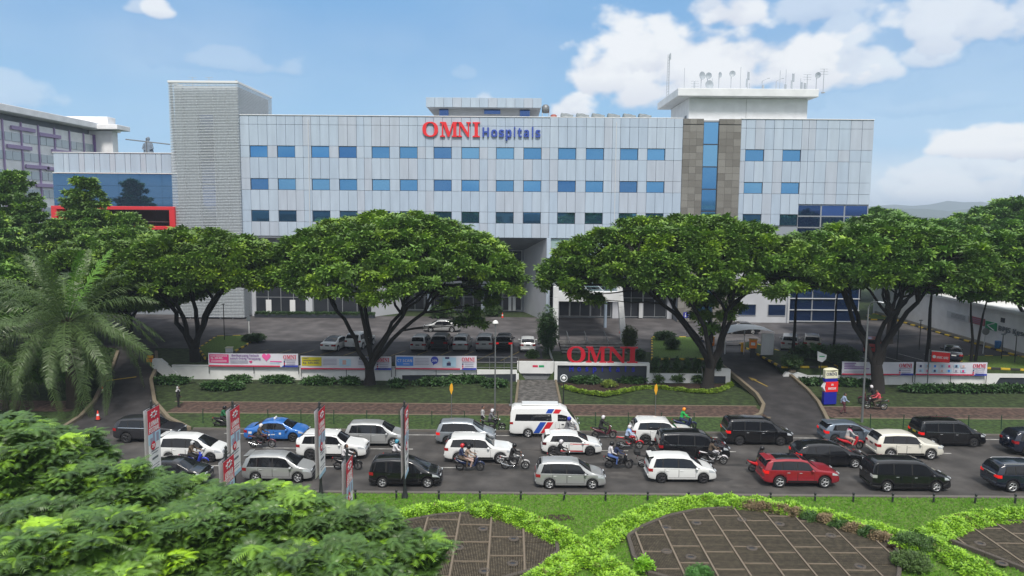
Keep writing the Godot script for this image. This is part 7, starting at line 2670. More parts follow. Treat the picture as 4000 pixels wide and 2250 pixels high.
func bike_parts() -> void:
	var m := Mb.new()
	var ring := []
	for i in 25:
		var a := TAU * i / 24.0
		ring.append(Vector3(cos(a) * 0.235, sin(a) * 0.235, 0))
	var rr := []
	for i in 25: rr.append(0.05)
	m.tube(ring, rr, 8, false)
	bike_meshes.tyre = m.mesh()
	m = Mb.new()
	m.lathe(Transform3D(Basis(Vector3.RIGHT, PI / 2), Vector3(0, 0, -0.03)), [Vector2(0.185, 0.0), Vector2(0.2, 0.0), Vector2(0.2, 0.06), Vector2(0.185, 0.06)], 20)
	m.lathe(Transform3D(Basis(Vector3.RIGHT, PI / 2), Vector3(0, 0, -0.05)), [Vector2(0.04, 0.0), Vector2(0.045, 0.1), Vector2(0.001, 0.1)], 10)
	for k in 6:
		var a := TAU * k / 6.0
		m.rod(Vector3(cos(a) * 0.03, sin(a) * 0.03, 0), Vector3(cos(a) * 0.19, sin(a) * 0.19, 0), 0.012, 5)
	bike_meshes.rim = m.mesh()
	# scooter shell: tail, foot board, leg shield
	m = Mb.new()
	var rows := []
	for q in [[-0.92, 0.78, 0.035, 0.03], [-0.8, 0.72, 0.1, 0.1], [-0.55, 0.62, 0.15, 0.13], [-0.25, 0.56, 0.16, 0.14], [-0.05, 0.46, 0.15, 0.1], [0.1, 0.36, 0.14, 0.06], [0.3, 0.35, 0.14, 0.05]]:
		var row := []
		for k in 12:
			var a := TAU * k / 12.0
			row.append(Vector3(q[0], q[1] - sin(a) * q[3], cos(a) * q[2]))
		rows.append(row)
	m.grid(rows, true)
	rows = []
	for q in [[0.28, 0.33, 0.15], [0.36, 0.55, 0.2], [0.42, 0.75, 0.19], [0.44, 0.9, 0.13], [0.4, 1.0, 0.08]]:
		var row := []
		for k in 12:
			var a := TAU * k / 12.0
			row.append(Vector3(q[0] + sin(a) * 0.07 + (0.05 if cos(a) * cos(a) < 0.3 and sin(a) > 0 else 0.0), q[1], cos(a) * q[2]))
		rows.append(row)
	m.grid(rows, true)
	bike_meshes.scooter_body = m.mesh()
	# street bike: tank, frame, tail
	m = Mb.new()
	rows = []
	for q in [[-0.95, 0.9, 0.04, 0.035], [-0.7, 0.82, 0.08, 0.06], [-0.4, 0.74, 0.09, 0.07], [-0.12, 0.78, 0.1, 0.1], [0.06, 0.86, 0.14, 0.13], [0.25, 0.9, 0.12, 0.11], [0.36, 0.88, 0.05, 0.05]]:
		var row := []
		for k in 12:
			var a := TAU * k / 12.0
			row.append(Vector3(q[0], q[1] - sin(a) * q[3], cos(a) * q[2]))
		rows.append(row)
	m.grid(rows, true)
	for s in [-1.0, 1.0]:
		m.tube([Vector3(0.4, 0.85, s * 0.04), Vector3(0.2, 0.5, s * 0.1), Vector3(-0.1, 0.38, s * 0.12), Vector3(-0.3, 0.55, s * 0.1)], [0.03, 0.028, 0.028, 0.03], 6)
	bike_meshes.street_body = m.mesh()
	m = Mb.new()
	rows = []
	for q in [[-0.88, 0.83, 0.08], [-0.6, 0.79, 0.13], [-0.3, 0.75, 0.14], [-0.1, 0.77, 0.08]]:
		var row := []
		for k in 10:
			var a := TAU * k / 10.0
			row.append(Vector3(q[0], q[1] - sin(a) * 0.045, cos(a) * q[2]))
		rows.append(row)
	m.grid(rows, true)
	bike_meshes.seat = m.mesh()
	m = Mb.new()
	m.cbox(Vector3(-0.12, 0.36, 0), Vector3(0.42, 0.26, 0.22), 0.06)
	m.lathe(Transform3D(Basis(Vector3.RIGHT, PI / 2), Vector3(-0.2, 0.34, -0.15)), [Vector2(0.09, 0), Vector2(0.11, 0.03), Vector2(0.11, 0.27), Vector2(0.09, 0.3)], 14)
	bike_meshes.engine = m.mesh()
	m = Mb.new()
	m.tube([Vector3(0.0, 0.28, 0.14), Vector3(-0.35, 0.28, 0.17), Vector3(-0.55, 0.33, 0.18), Vector3(-0.9, 0.46, 0.19)], [0.022, 0.024, 0.05, 0.055], 8)
	bike_meshes.exhaust = m.mesh()
	m = Mb.new()
	for s in [-1.0, 1.0]: m.tube([Vector3(0.68, 0.28, s * 0.075), Vector3(0.5, 0.78, s * 0.07), Vector3(0.42, 1.0, s * 0.05)], [0.022, 0.025, 0.025], 6)
	bike_meshes.fork = m.mesh()
	m = Mb.new()
	m.tube([Vector3(0.3, 1.05, -0.36), Vector3(0.38, 1.06, -0.15), Vector3(0.4, 1.02, 0), Vector3(0.38, 1.06, 0.15), Vector3(0.3, 1.05, 0.36)], [0.018, 0.016, 0.016, 0.016, 0.018], 6)
	bike_meshes.handlebar = m.mesh()
	m = Mb.new()
	m.rod(Vector3(0.36, 1.05, 0.24), Vector3(0.34, 1.2, 0.3), 0.008, 5)
	m.ball(Vector3(0.33, 1.22, 0.31), Vector3(0.03, 0.045, 0.065), 8, 6)
	bike_meshes.mirror = m.mesh()
	m = Mb.new()
	var arc := []
	for i in 9:
		var a := lerpf(0.35, 2.6, i / 8.0)
		arc.append(Vector3(0.68 + cos(a) * 0.32, 0.29 + sin(a) * 0.32, 0))
	m.tube(arc, [0.02, 0.05, 0.06, 0.065, 0.065, 0.065, 0.06, 0.05, 0.02], 6)
	bike_meshes.mudguard = m.mesh()
	m = Mb.new()
	m.ball(Vector3(0.5, 0.92, 0), Vector3(0.07, 0.07, 0.09), 10, 6)
	bike_meshes.headlight = m.mesh()
	m = Mb.new()
	m.cbox(Vector3(-0.95, 0.8, 0), Vector3(0.06, 0.08, 0.15), 0.02)
	bike_meshes.taillight = m.mesh()
	m = Mb.new()
	m.cbox(Vector3(-1.0, 0.62, 0), Vector3(0.02, 0.12, 0.2), 0.005)
	bike_meshes.plate = m.mesh()

func bike(called: String, label: String, kind: String, tone: String, at: Vector3, turn: float, opt := {}) -> Node3D:
	var o := thing(called, label, "motorcycle", at, turn, "motorcycles in the road")
	var pm: StandardMaterial3D = cloth_mat("bike_" + tone, tones[tone][0], tones[tone][1], tones[tone][2])
	pm.roughness = 0.25
	obj("body", bike_meshes[kind + "_body"], pm, o)
	obj("seat", bike_meshes.seat, M.tyre, o)
	obj("engine", bike_meshes.engine, M.rim_dark, o)
	obj("exhaust", bike_meshes.exhaust, M.chrome if opt.get("shiny", true) else M.tyre, o)
	obj("fork", bike_meshes.fork, M.rim_dark, o)
	obj("handlebar", bike_meshes.handlebar, M.tyre, o)
	obj("mudguard", bike_meshes.mudguard, pm, o)
	obj("headlight", bike_meshes.headlight, M.head_lamp, o)
	obj("taillight", bike_meshes.taillight, M.tail_lamp, o)
	obj("number_plate", bike_meshes.plate, M.plate_black, o)
	for s in [1.0, -1.0]:
		obj("mirror", bike_meshes.mirror, M.tyre, o).scale = Vector3(1, 1, s)
	for x in [-0.62, 0.68]:
		var w := obj("wheel", bike_meshes.tyre, M.tyre, o)
		w.position = Vector3(x, 0.286, 0)
		obj("rim", bike_meshes.rim, M.rim_silver if kind == "street" else M.rim_dark, w)
	if opt.get("box", false):
		var m := Mb.new()
		m.cbox(Vector3(-0.98, 1.05, 0), Vector3(0.42, 0.34, 0.44), 0.09)
		obj("top_box", m, M.tyre, o)
	return o

func riders() -> void:
	mat("skin", 0.24, 0.13, 0.085, 0.6)
	mat("shoe", 0.02, 0.018, 0.018, 0.6)
	setup_poses()
	bike_parts()
	# where, machine, its paint, its words; rider: shirt, legs, head, tone, scarf, words; pillion the same
	var rows := [
		[Vector3(-20.68, 0.00, -47.69), "scooter", "blue", "purple blue scooter in front of the white carrier with dark rims", ["brown", "black", "helmet", "silver", "", "rider in a brown jacket and silver helmet on the purple blue scooter"]],
		[Vector3(-17.55, 0.00, -51.70), "street", "maroon", "dark street motorcycle with a silver exhaust in front of the blue taxi", ["brown", "black", "helmet", "white", "", "rider in dark brown with a white cap helmet before the blue taxi"]],
		[Vector3(-21.90, 0.00, -56.39), "scooter", "black", "dark scooter half hidden behind the second banner at the far kerb", ["dark_green", "black", "helmet", "black", "", "rider in a dark green jacket at the far kerb behind the second banner"]],
		[Vector3(-10.58, 0.00, -47.33), "scooter", "black", "black scooter with a lit lamp before the white off-roader with a spare wheel", ["white", "black", "none", "black", "black", "rider in a white blouse and black headscarf on a black scooter"]],
		[Vector3(-7.46, 0.00, -48.31), "scooter", "grey", "scooter hidden behind the black carrier at the fourth banner pole", ["white", "black", "helmet", "teal", "", "rider in white with a teal helmet behind the black carrier"]],
		[Vector3(-2.66, 0.00, -47.36), "scooter", "navy", "dark scooter with two people before the large white off-roader", ["khaki", "beige", "helmet", "black", "", "rider in beige trousers and black helmet, driving the two person scooter"], ["navy", "brown", "helmet", "red", "", "passenger with a red helmet on the dark scooter by the white off-roader"]],
		[Vector3(0.28, 0.00, -47.73), "street", "light_grey", "pale underbone motorcycle ahead of the large white off-roader", ["black", "black", "helmet", "black", "", "rider all in black on the pale underbone motorcycle"]],
		[Vector3(-1.37, 0.00, -56.12), "street", "black", "black motorcycle stopped at the far kerb by the lamp post", ["grey", "black", "helmet", "white", "", "rider in grey seen with a white helmet at the far kerb by the lamp post"]],
		[Vector3(4.33, 0.00, -54.09), "scooter", "grey", "scooter mostly hidden between minibus nose and white hatchback", ["grey", "grey", "helmet", "blue", "", "rider with a blue helmet between the minibus and the white hatchback"]],
		[Vector3(6.90, 0.00, -54.55), "scooter", "maroon", "dark scooter with a red flank riding alone right of the minibus", ["black", "black", "helmet", "white", "", "rider in black with a white helmet right of the minibus"]],
		[Vector3(8.47, 0.00, -52.09), "street", "red", "red motorcycle behind the white crossover", ["pale_blue", "black", "helmet", "white", "sky", "rider in pale blue with a blue scarf and white helmet on the red motorcycle"]],
		[Vector3(7.09, 0.00, -48.04), "scooter", "black", "large black scooter with two people between the silver and white carriers", ["navy", "black", "helmet", "black", "", "driver in navy of the large black scooter"], ["white", "jeans", "helmet", "black", "", "passenger in a white top and blue jeans on the large black scooter"]],
		[Vector3(3.39, 0.00, -48.56), "scooter", "black", "scooter hidden behind the silver carrier before the white hatchback", ["black", "black", "helmet", "white", "", "rider in black with a white helmet behind the near silver carrier"]],
		[Vector3(9.31, 0.00, -48.24), "street", "black", "black motorcycle with a top box behind the near white carrier", ["black", "black", "helmet", "black", "", "rider in a black jacket before the top box motorcycle behind the white carrier"]],
		[Vector3(13.57, 0.00, -48.96), "street", "white", "white sport motorcycle ahead of the near white carrier", ["brown", "black", "helmet", "black", "", "rider in brown on the white sport motorcycle"]],
		[Vector3(13.43, 0.00, -56.94), "scooter", "navy", "scooter behind the bonnet of the white crossover", ["green", "navy", "helmet", "orange", "", "rider in a bright green jacket and orange helmet"]],
		[Vector3(16.35, 0.00, -47.50), "scooter", "red", "red tailed scooter close behind the red off-roader", ["black", "olive", "helmet", "black", "", "rider in black close behind the red off-roader"]],
		[Vector3(24.30, 0.00, -52.48), "scooter", "red", "red scooter beside the blue grey hatchback", ["light_grey", "beige", "helmet", "black", "pink", "rider in pale grey with a pink scarf on the red scooter"]],
	]
	for q in rows:
		var at: Vector3 = q[0] + Vector3(0, 0, -0.15)
		bike("motorcycle" if q[1] == "street" else "scooter", q[3], q[1], q[2], at, 0.0, {"box": q[3].contains("top box"), "shiny": q[1] == "street" or q[2] == "grey"})
		var a: Array = q[4]
		person(a[5], "ride", at, 0.0, a[0], a[1], a[2], a[3], a[4], "people riding motorcycles")
		if q.size() > 5:
			a = q[5]
			person(a[5], "pillion", at, 0.0, a[0], a[1], a[2], a[3], a[4], "people riding motorcycles")
	# on foot
	person("person in a pale blue shirt walking on the brown path by the sign pylon", "walk", Vector3(27.73, 0.14, -61.63), 0.0, "pale_blue", "maroon", "hair", "black")
	person("person in pale clothes and dark trousers standing at the far kerb beside the stopped motorcycle", "stand", Vector3(-2.17, 0.12, -56.53), 0.0, "light_grey", "black", "hair", "black")
	person("person in dark clothes standing on the left verge with a white cloth", "stand", Vector3(-27.91, 0.14, -61.95), 0.6, "black", "black", "hair", "black", "light_grey")
	var vb := Vector3(31.06, 0.16, -62.90)
	bike("motorcycle", "dark motorcycle parked under the right rain tree on the brown path", "street", "black", vb, 2.9)
	person("person in a red shirt sitting on the motorcycle parked under the right rain tree", "ride", vb, 2.9, "pink_red", "brown", "hair", "black")
	var vb2 := Vector3(31.26, 0.18, -64.40)
	bike("scooter", "second dark scooter parked behind the one under the right rain tree", "scooter", "maroon", vb2, 2.6)
	person("person with a white helmet beside the red shirt under the right rain tree", "ride", vb2, 2.6, "black", "black", "helmet", "white")
	var yb := Vector3(20.16, 1.78, -79.24)
	bike("motorcycle", "motorcycle waiting at the orange ticket machine in the driveway", "street", "black", yb, 1.3)
	person("rider in dark clothes waiting at the orange ticket machine", "ride", yb, 1.3, "navy", "black", "helmet", "black")


# ---------------------------------------------------------------- walls, banners, signs
func poly_box(pts: Array, z: float, d: float) -> Mb:
	var m := Mb.new()
	m.ext(v2(pts), Transform3D(Basis.IDENTITY, Vector3(0, 0, z - d)), d)
	return m

func put(o: Node3D, called: String, m, material: Material) -> MeshInstance3D:
	var q := obj(called, m, material, o)
	q.position = -o.position
	return q

func disc(m: Mb, c: Vector3, r: float, d: float, sides := 18) -> void:
	m.lathe(Transform3D(Basis(Vector3.RIGHT, PI / 2), c), [Vector2(r, 0), Vector2(r, d), Vector2(0.001, d)], sides)

func heart(c: Vector3, s: float, d: float) -> Mb:
	var p := PackedVector2Array()
	for i in 24:
		var t := TAU * i / 24.0
		p.append(Vector2(16.0 * pow(sin(t), 3), 13.0 * cos(t) - 5.0 * cos(2 * t) - 2.0 * cos(3 * t) - cos(4 * t)) * s / 16.0)
	var m := Mb.new()
	m.ext(p, Transform3D(Basis.IDENTITY, c), d)
	return m

func fence_banner(label: String, a: Vector3, b: Vector3, h: float) -> Node3D:
	# a and b: the lower corners, a left; returns the banner whose local x runs along it from 0 to its length
	var o := thing("fence_banner", label, "banner", a, -atan2(b.z - a.z, b.x - a.x), "printed banners on the hospital fence")
	var w := Vector2(b.x - a.x, b.z - a.z).length()
	o.set_meta("w", w)
	var m := Mb.new()
	var rows := []
	for i in 5:
		var row := []
		for k in 25:
			var x := w * k / 24.0
			row.append(Vector3(x, h * i / 4.0 - 0.03 * sin(PI * k / 24.0) * (i / 4.0), 0.02 * sin(x * 2.1 + i) + 0.012 * sin(x * 5.3)))
		row.reverse()
		rows.append(row)
	rows.reverse()
	m.grid(rows)
	obj("cloth", m, M.banner_cloth, o)
	var r := Mb.new()
	r.rod(Vector3(-0.1, h + 0.03, -0.05), Vector3(w + 0.1, h + 0.03, -0.05), 0.025)
	for x in [0.0, w * 0.5, w]: r.rod(Vector3(x, -0.7, -0.06), Vector3(x, h + 0.05, -0.06), 0.03)
	obj("support_rail", r, M.dark_metal, o)
	var s := Mb.new()
	s.box(Vector3(w * 0.4, 0.09, 0.045), Vector3(w * 0.8 - 0.04, 0.13, 0.006))
	obj("red_strip", s, M.banner_red, o)
	s = Mb.new()
	s.ext(v2([w * 0.81, 0.02, w - 0.02, 0.02, w - 0.02, 0.2, w * 0.84, 0.2]), Transform3D(Basis.IDENTITY, Vector3(0, 0, 0.04)), 0.008)
	obj("blue_strip", s, M.banner_blue, o)
	# the hospital's name and its contact lines
	lettering("name", "OMNI", true, 0.36, 1.22, 0.012, M.banner_red, o, Vector3(w - 0.8, h - 0.34, 0.045))
	lettering("name", "HOSPITALS", false, 0.1, 1.15, 0.01, M.banner_grey, o, Vector3(w - 0.8, h - 0.62, 0.045))
	for k in 3:
		s = Mb.new()
		disc(s, Vector3(w - 1.32, h - 0.8 - k * 0.19, 0.036), 0.075, 0.012, 12)
		obj("contact_dot", s, [M.banner_navy, M.banner_red, M.banner_red][k], o)
		s = Mb.new()
		s.box(Vector3(w - 0.72, h - 0.8 - k * 0.19, 0.045), Vector3(0.85, 0.055, 0.006))
		obj("print_line", s, M.banner_grey, o)
	return o

func block(o: Node3D, called: String, x: float, y: float, w: float, h: float, material: String, z := 0.045) -> void:
	var m := Mb.new()
	m.box(Vector3(x + w / 2, y + h / 2, z), Vector3(w, h, 0.006))
	obj(called, m, M[material], o)

func walls_and_signs() -> void:
	mat("banner_cloth", 0.6, 0.6, 0.67, 0.6)
	mat("banner_red", 0.55, 0.02, 0.07, 0.6)
	mat("banner_blue", 0.04, 0.06, 0.42, 0.6)
	mat("banner_navy", 0.03, 0.03, 0.12, 0.6)
	mat("banner_grey", 0.3, 0.28, 0.38, 0.6)
	mat("banner_purple", 0.22, 0.1, 0.32, 0.6)
	mat("banner_magenta", 0.62, 0.03, 0.18, 0.6)
	mat("banner_pink", 0.75, 0.1, 0.33, 0.6)
	mat("banner_yellow", 0.55, 0.48, 0.02, 0.6)
	mat("banner_sky", 0.05, 0.22, 0.7, 0.6)
	mat("banner_pale", 0.4, 0.58, 0.72, 0.6)
	mat("banner_skin", 0.55, 0.36, 0.33, 0.6)
	mat("cloth_back", 0.86, 0.82, 0.83, 0.7)
	mat("cream_panel", 0.7, 0.68, 0.5, 0.5)
	var z := -71.3
	# left wall
	var lw := thing("boundary_wall", "long low white wall along the verge under the left fence banners", "wall", Vector3(-22, 0.5, z))
	put(lw, "wall", poly_box([-32.6, 0.2, -11.12, 0.2, -11.12, 1.62, -32.6, 1.72], z, 0.3), M.white_wall)
	var cp := Mb.new()
	cp.cbox(Vector3(-21.9, 1.7, z - 0.15), Vector3(21.4, 0.08, 0.42), 0.02)
	put(lw, "coping", cp, M.white_metal)
	put(lw, "end_fin", poly_box([-34.5, 1.55, -34.4, 2.3, -33.7, 2.3, -32.1, 0.95, -32.1, 0.25, -32.9, 0.25], z + 0.08, 0.46), M.white_wall)
	put(lw, "end_post", poly_box([-11.12, 0.15, -10.5, 0.15, -10.5, 1.9, -10.62, 2.05, -11.0, 2.05, -11.12, 1.9], z + 0.06, 0.42), M.white_wall)
	var mw := thing("boundary_wall", "dark wall with a slanting white band right of the white wall post", "wall", Vector3(-5, 0.5, z))
	put(mw, "dark_base", poly_box([-10.5, 0.2, 0.55, 0.2, 0.55, 1.3, -10.5, 1.3], z - 0.06, 0.24), M.dark_wall)
	put(mw, "white_band", poly_box([-10.5, 0.9, 0.55, 1.12, 0.55, 1.5, -10.5, 1.5], z, 0.3), M.white_wall)
	# railing above the dark wall
	var rl := thing("yard_railing", "thin grey mesh railing along the edge of the parked row", "railing", Vector3(-5, 1.5, z - 0.4))
	for i in 9:
		var p := Mb.new()
		p.rod(Vector3(-10.5 + i * 1.4, 1.45, z - 0.15), Vector3(-10.5 + i * 1.4, 2.75, z - 0.15), 0.03)
		put(rl, "post", p, M.grey_metal)
	for y in [1.7, 2.2, 2.72]:
		var p := Mb.new()
		p.rod(Vector3(-10.5, y, z - 0.15), Vector3(0.6, y, z - 0.15), 0.022)
		put(rl, "rail", p, M.grey_metal)
	# gate block with its planter
	var gb := thing("gate_block", "white planter block over a grey shutter at the end of the short path", "wall", Vector3(2.3, 0.5, -72))
	put(gb, "planter_front", poly_box([0.55, 1.14, 4.1, 1.14, 4.1, 2.3, 0.55, 2.3], -71.5, 0.3), M.white_wall)
	put(gb, "left_jamb", poly_box([0.45, 0.3, 0.72, 0.3, 0.72, 1.14, 0.45, 1.14], -71.2, 0.5), M.white_wall)
	var sh := Mb.new()
	for i in 7: sh.cbox(Vector3(2.35, 0.52 + i * 0.1, -71.75), Vector3(3.2, 0.094, 0.06), 0.02)
	put(gb, "shutter", sh, M.grey_metal).set_meta("kind", "stuff")
	var side := Mb.new()
	side.quad(Vector3(4.1, 1.3, -71.5), Vector3(3.95, 1.8, -79.0), Vector3(3.95, 2.5, -79.0), Vector3(4.1, 2.3, -71.5))
	put(gb, "side_wall", side, M.white_wall)
	var so := Mb.new()
	so.span(Vector3(0.6, 1.5, -71.85), Vector3(4.0, 2.22, -73.2))
	put(gb, "planter_soil", so, M.soil)
	for e in [["red", 2.0, "banner_red"], ["green", 2.6, "emblem_green"]]:
		var st := Mb.new()
		st.box(Vector3(e[1] + 0.3, 1.85, -71.49), Vector3(0.5, 0.2, 0.01))
		put(gb, e[0] + "_sticker", st, M[e[2]])
	# name wall with standing red letters
	var nw := thing("name_wall", "dark name wall in a white frame carrying the standing red letters", "wall", Vector3(8.6, 0.5, -71.1))
	put(nw, "dark_panel", poly_box([4.4, 0.3, 12.95, 0.3, 12.95, 2.1, 4.4, 2.1], -71.12, 0.25), M.dark_wall)
	put(nw, "frame_top", poly_box([4.12, 2.08, 13.2, 2.08, 13.2, 2.34, 4.12, 2.34], -70.9, 0.6), M.white_wall)
	put(nw, "frame_side", poly_box([4.12, 0.2, 4.4, 0.2, 4.4, 2.08, 4.12, 2.08], -70.9, 0.6), M.white_wall)
	put(nw, "frame_side", poly_box([12.95, 0.2, 13.2, 0.2, 13.2, 2.08, 12.95, 2.08], -70.9, 0.6), M.white_wall)
	var ml := thing("monument_letters", "large red standing letters of the hospital name on the dark wall", "sign", Vector3(8.7, 2.34, -71.2))
	var lt := "OMNI"
	var lx := [6.18, 8.1, 10.08, 11.55]
	var lwd := [1.75, 1.95, 1.85, 1.0]
	for i in 4: lettering("letter", lt[i], true, 1.5, lwd[i], 0.22, M.monument_red, ml, Vector3(lx[i] - 8.7, 0.77, 0.1))
	var bl := thing("wall_lettering", "dark blue letters spelling the second word on the dark name wall", "sign", Vector3(8.7, 1.72, -71.11))
	var bs := "Hospitals"
	var foot := text_mesh("H", false, 0.52, 0.1).get_aabb().position.y
	for i in 9:
		var l := lettering("letter", bs[i], false, 0.52, 0.0, 0.06, M.deep_blue, bl, Vector3.ZERO)
		l.position = Vector3(-2.95 + i * 0.74 - l.mesh.get_aabb().get_center().x, -0.25 - foot, 0.03)
	var rw := thing("boundary_wall", "low white wall under the small cypresses right of the name wall", "wall", Vector3(15.8, 0.5, z))
	put(rw, "wall", poly_box([13.2, 0.2, 18.4, 0.2, 18.4, 1.28, 13.2, 1.28], z, 0.3), M.white_wall)
	put(rw, "end_fin", poly_box([17.9, 1.28, 18.5, 0.95, 19.1, 0.3, 18.5, 0.3, 18.3, 1.9, 17.85, 1.95], z + 0.05, 0.4), M.white_wall)
	var lp := thing("gate_wall", "white angular gate wall end with a dark inset left of the right driveway", "wall", Vector3(20.2, 0.5, z))
	put(lp, "dark_inset", poly_box([19.0, 0.3, 20.6, 0.3, 20.6, 1.1, 19.0, 1.1], z - 0.05, 0.25), M.dark_wall)
	put(lp, "white_hood", poly_box([19.0, 1.08, 20.6, 1.08, 20.6, 0.3, 21.05, 0.3, 21.05, 1.72, 20.9, 1.8, 19.45, 1.8], z + 0.06, 0.4), M.white_wall)
	var rg := thing("gate_wall", "white angular gate wall end with a round lamp right of the right driveway", "wall", Vector3(27.4, 0.5, z))
	put(rg, "hood", poly_box([26.0, 0.2, 26.5, 0.2, 26.6, 0.9, 26.9, 1.05, 27.5, 0.1, 28.4, 0.1, 28.4, 1.25, 27.6, 1.5, 26.4, 1.5, 26.0, 0.9], z + 0.06, 0.4), M.white_wall)
	put(rg, "dark_inset", poly_box([26.5, 0.2, 27.5, 0.2, 27.5, 0.9, 26.6, 1.0], z - 0.05, 0.25), M.dark_wall)
	var cap := Mb.new()
	cap.lathe(Transform3D(Basis.IDENTITY, Vector3(27.0, 1.5, z - 0.1)), [Vector2(0.3, 0), Vector2(0.36, 0.08), Vector2(0.3, 0.2), Vector2(0.001, 0.24)], 16)
	put(rg, "lamp_cap", cap, M.brown_kerb)
	var rr := thing("boundary_wall", "long low white wall along the verge under the right fence banners", "wall", Vector3(37, 0.5, z))
	put(rr, "wall", poly_box([28.4, 0.0, 46.2, 0.0, 46.2, 1.4, 28.4, 1.2], z, 0.3), M.white_wall)
	put(rr, "end_frame", poly_box([45.6, 0.15, 46.3, 0.15, 46.9, 1.15, 60.0, 1.15, 60.0, 1.5, 45.6, 1.5], z + 0.06, 0.4), M.white_wall)
	put(rr, "dark_inset", poly_box([46.3, 0.15, 60.0, 0.15, 60.0, 1.15, 46.9, 1.15], z - 0.05, 0.25), M.dark_wall)
	# printed banners
	var b := fence_banner("pink and white fence banner with a large heart, leftmost on the wall", Vector3(-28.94, 1.67, -71.00), Vector3(-20.36, 1.47, -71.00), 1.32)
	block(b, "magenta_block", 0.1, 0.38, 1.85, 0.82, "banner_magenta")
	lettering("print_text", "PAKET KESEHATAN", false, 0.13, 1.6, 0.008, M.banner_cloth, b, Vector3(1.0, 1.05, 0.05))
	lettering("print_text", "Rp. 300.000,-", false, 0.17, 1.2, 0.008, M.banner_cloth, b, Vector3(0.85, 0.82, 0.05))
	for k in 2: block(b, "print_line", 0.25, 0.6 - k * 0.12, 1.5, 0.04, "banner_cloth", 0.05)
	lettering("print_text", "Berikan yang Terbaik", false, 0.2, 2.6, 0.008, M.banner_purple, b, Vector3(3.55, 1.08, 0.05))
	lettering("print_text", "untuk Orang Tersayang", false, 0.2, 2.9, 0.008, M.banner_purple, b, Vector3(3.55, 0.8, 0.05))
	for k in 3: block(b, "print_line", 2.1, 0.58 - k * 0.11, 1.7, 0.035, "banner_grey")
	obj("heart", heart(Vector3(5.55, 0.98, 0.04), 0.42, 0.01), M.banner_pink, b)
	obj("heart", heart(Vector3(4.05, 0.5, 0.04), 0.15, 0.01), M.banner_magenta, b)
	block(b, "ribbon", 5.9, 0.5, 1.1, 0.1, "banner_pink")
	block(b, "ribbon", 5.9, 0.33, 0.9, 0.1, "banner_pale")
	b = fence_banner("fence banner with a yellow price block behind the limbs of the left rain tree", Vector3(-20.13, 1.47, -71.00), Vector3(-11.46, 1.42, -71.00), 1.32)
	block(b, "yellow_block", 0.1, 0.36, 1.9, 0.84, "banner_yellow")
	lettering("print_text", "PAKET", false, 0.12, 0.55, 0.008, M.banner_navy, b, Vector3(0.5, 1.08, 0.05))
	lettering("print_text", "SKRINING KANKER", false, 0.13, 1.6, 0.008, M.banner_navy, b, Vector3(1.02, 0.87, 0.05))
	lettering("print_text", "Rp. 535.000,-", false, 0.19, 1.65, 0.008, M.banner_navy, b, Vector3(1.05, 0.6, 0.05))
	for k in 5: block(b, "print_line", 2.15, 1.0 - k * 0.13, 1.3, 0.04, "banner_grey")
	block(b, "picture", 3.7, 0.35, 1.1, 0.7, "banner_pale")
	block(b, "picture", 4.0, 0.5, 0.35, 0.45, "banner_skin", 0.05)
	lettering("print_text", "KANKER", false, 0.22, 1.0, 0.008, M.banner_navy, b, Vector3(6.1, 1.1, 0.05))
	for k in 3: block(b, "print_line", 5.5, 0.8 - k * 0.14, 1.2, 0.045, "banner_grey")
	b = fence_banner("fence banner with a blue scan offer block, right of the white wall post", Vector3(-11.08, 1.54, -71.00), Vector3(-3.32, 1.34, -71.00), 1.36)
	block(b, "blue_block", 0.1, 0.36, 1.6, 0.88, "banner_sky")
	lettering("print_text", "CT SCAN", false, 0.26, 1.4, 0.008, M.banner_cloth, b, Vector3(0.9, 0.86, 0.05))
	block(b, "print_line", 0.75, 0.52, 0.6, 0.06, "banner_cloth", 0.05)
	for k in 5: block(b, "print_line", 1.85, 1.05 - k * 0.14, 1.35, 0.045, "banner_grey")
	var bub := Mb.new()
	disc(bub, Vector3(3.75, 0.93, 0.04), 0.36, 0.01, 20)
	bub.ext(v2([3.55, 0.7, 3.62, 0.42, 3.85, 0.66]), Transform3D(Basis.IDENTITY, Vector3(0, 0, 0.04)), 0.008)
	obj("blue_bubble", bub, M.banner_blue, b)
	lettering("print_text", "20%", false, 0.2, 0.5, 0.008, M.banner_cloth, b, Vector3(3.75, 0.9, 0.056))
	for q in [[4.5, 0.3, 1.3, 0.9, "banner_pale"], [4.75, 1.05, 0.4, 0.2, "banner_navy"], [4.9, 0.4, 0.4, 0.3, "banner_navy"], [5.0, 0.62, 0.25, 0.2, "banner_grey"]]:
		block(b, "picture", q[0], q[1], q[2], q[3], q[4], 0.045 if q[4] == "banner_pale" else 0.05)
	b = fence_banner("white fence banner with lines of purple text left of the right rain tree", Vector3(31.59, 1.35, -71.00), Vector3(38.44, 1.29, -71.00), 1.3)
	for k in 4: block(b, "print_line", 0.2, 1.1 - k * 0.17, [1.1, 1.0, 2.0, 2.4][k], 0.08, "banner_purple")
	for k in 2: block(b, "print_line", 0.2, 0.36 - k * 0.1, 2.0, 0.03, "banner_grey")
	b = fence_banner("white fence banner with two rows of small pictures below the red sign", Vector3(38.66, 1.37, -71.00), Vector3(45.48, 1.23, -71.00), 1.3)
	for k in 7:
		for j in 2:
			var x := 0.2 + k * 0.68
			block(b, "picture", x, 0.78 - j * 0.46, 0.5, 0.3, "banner_pale" if (k + j) % 2 else "banner_cloth")
			block(b, "picture", x + 0.12, 0.8 - j * 0.46, 0.2, 0.22, ["banner_navy", "banner_grey", "banner_skin", "banner_magenta", "banner_sky"][(k * 2 + j) % 5], 0.052)
	# entrance pylon
	var py := thing("entrance_pylon", "blue, red and cream entrance pylon at the right driveway with a left arrow", "sign", Vector3(27.72, 0.20, -64.48), 0.18)
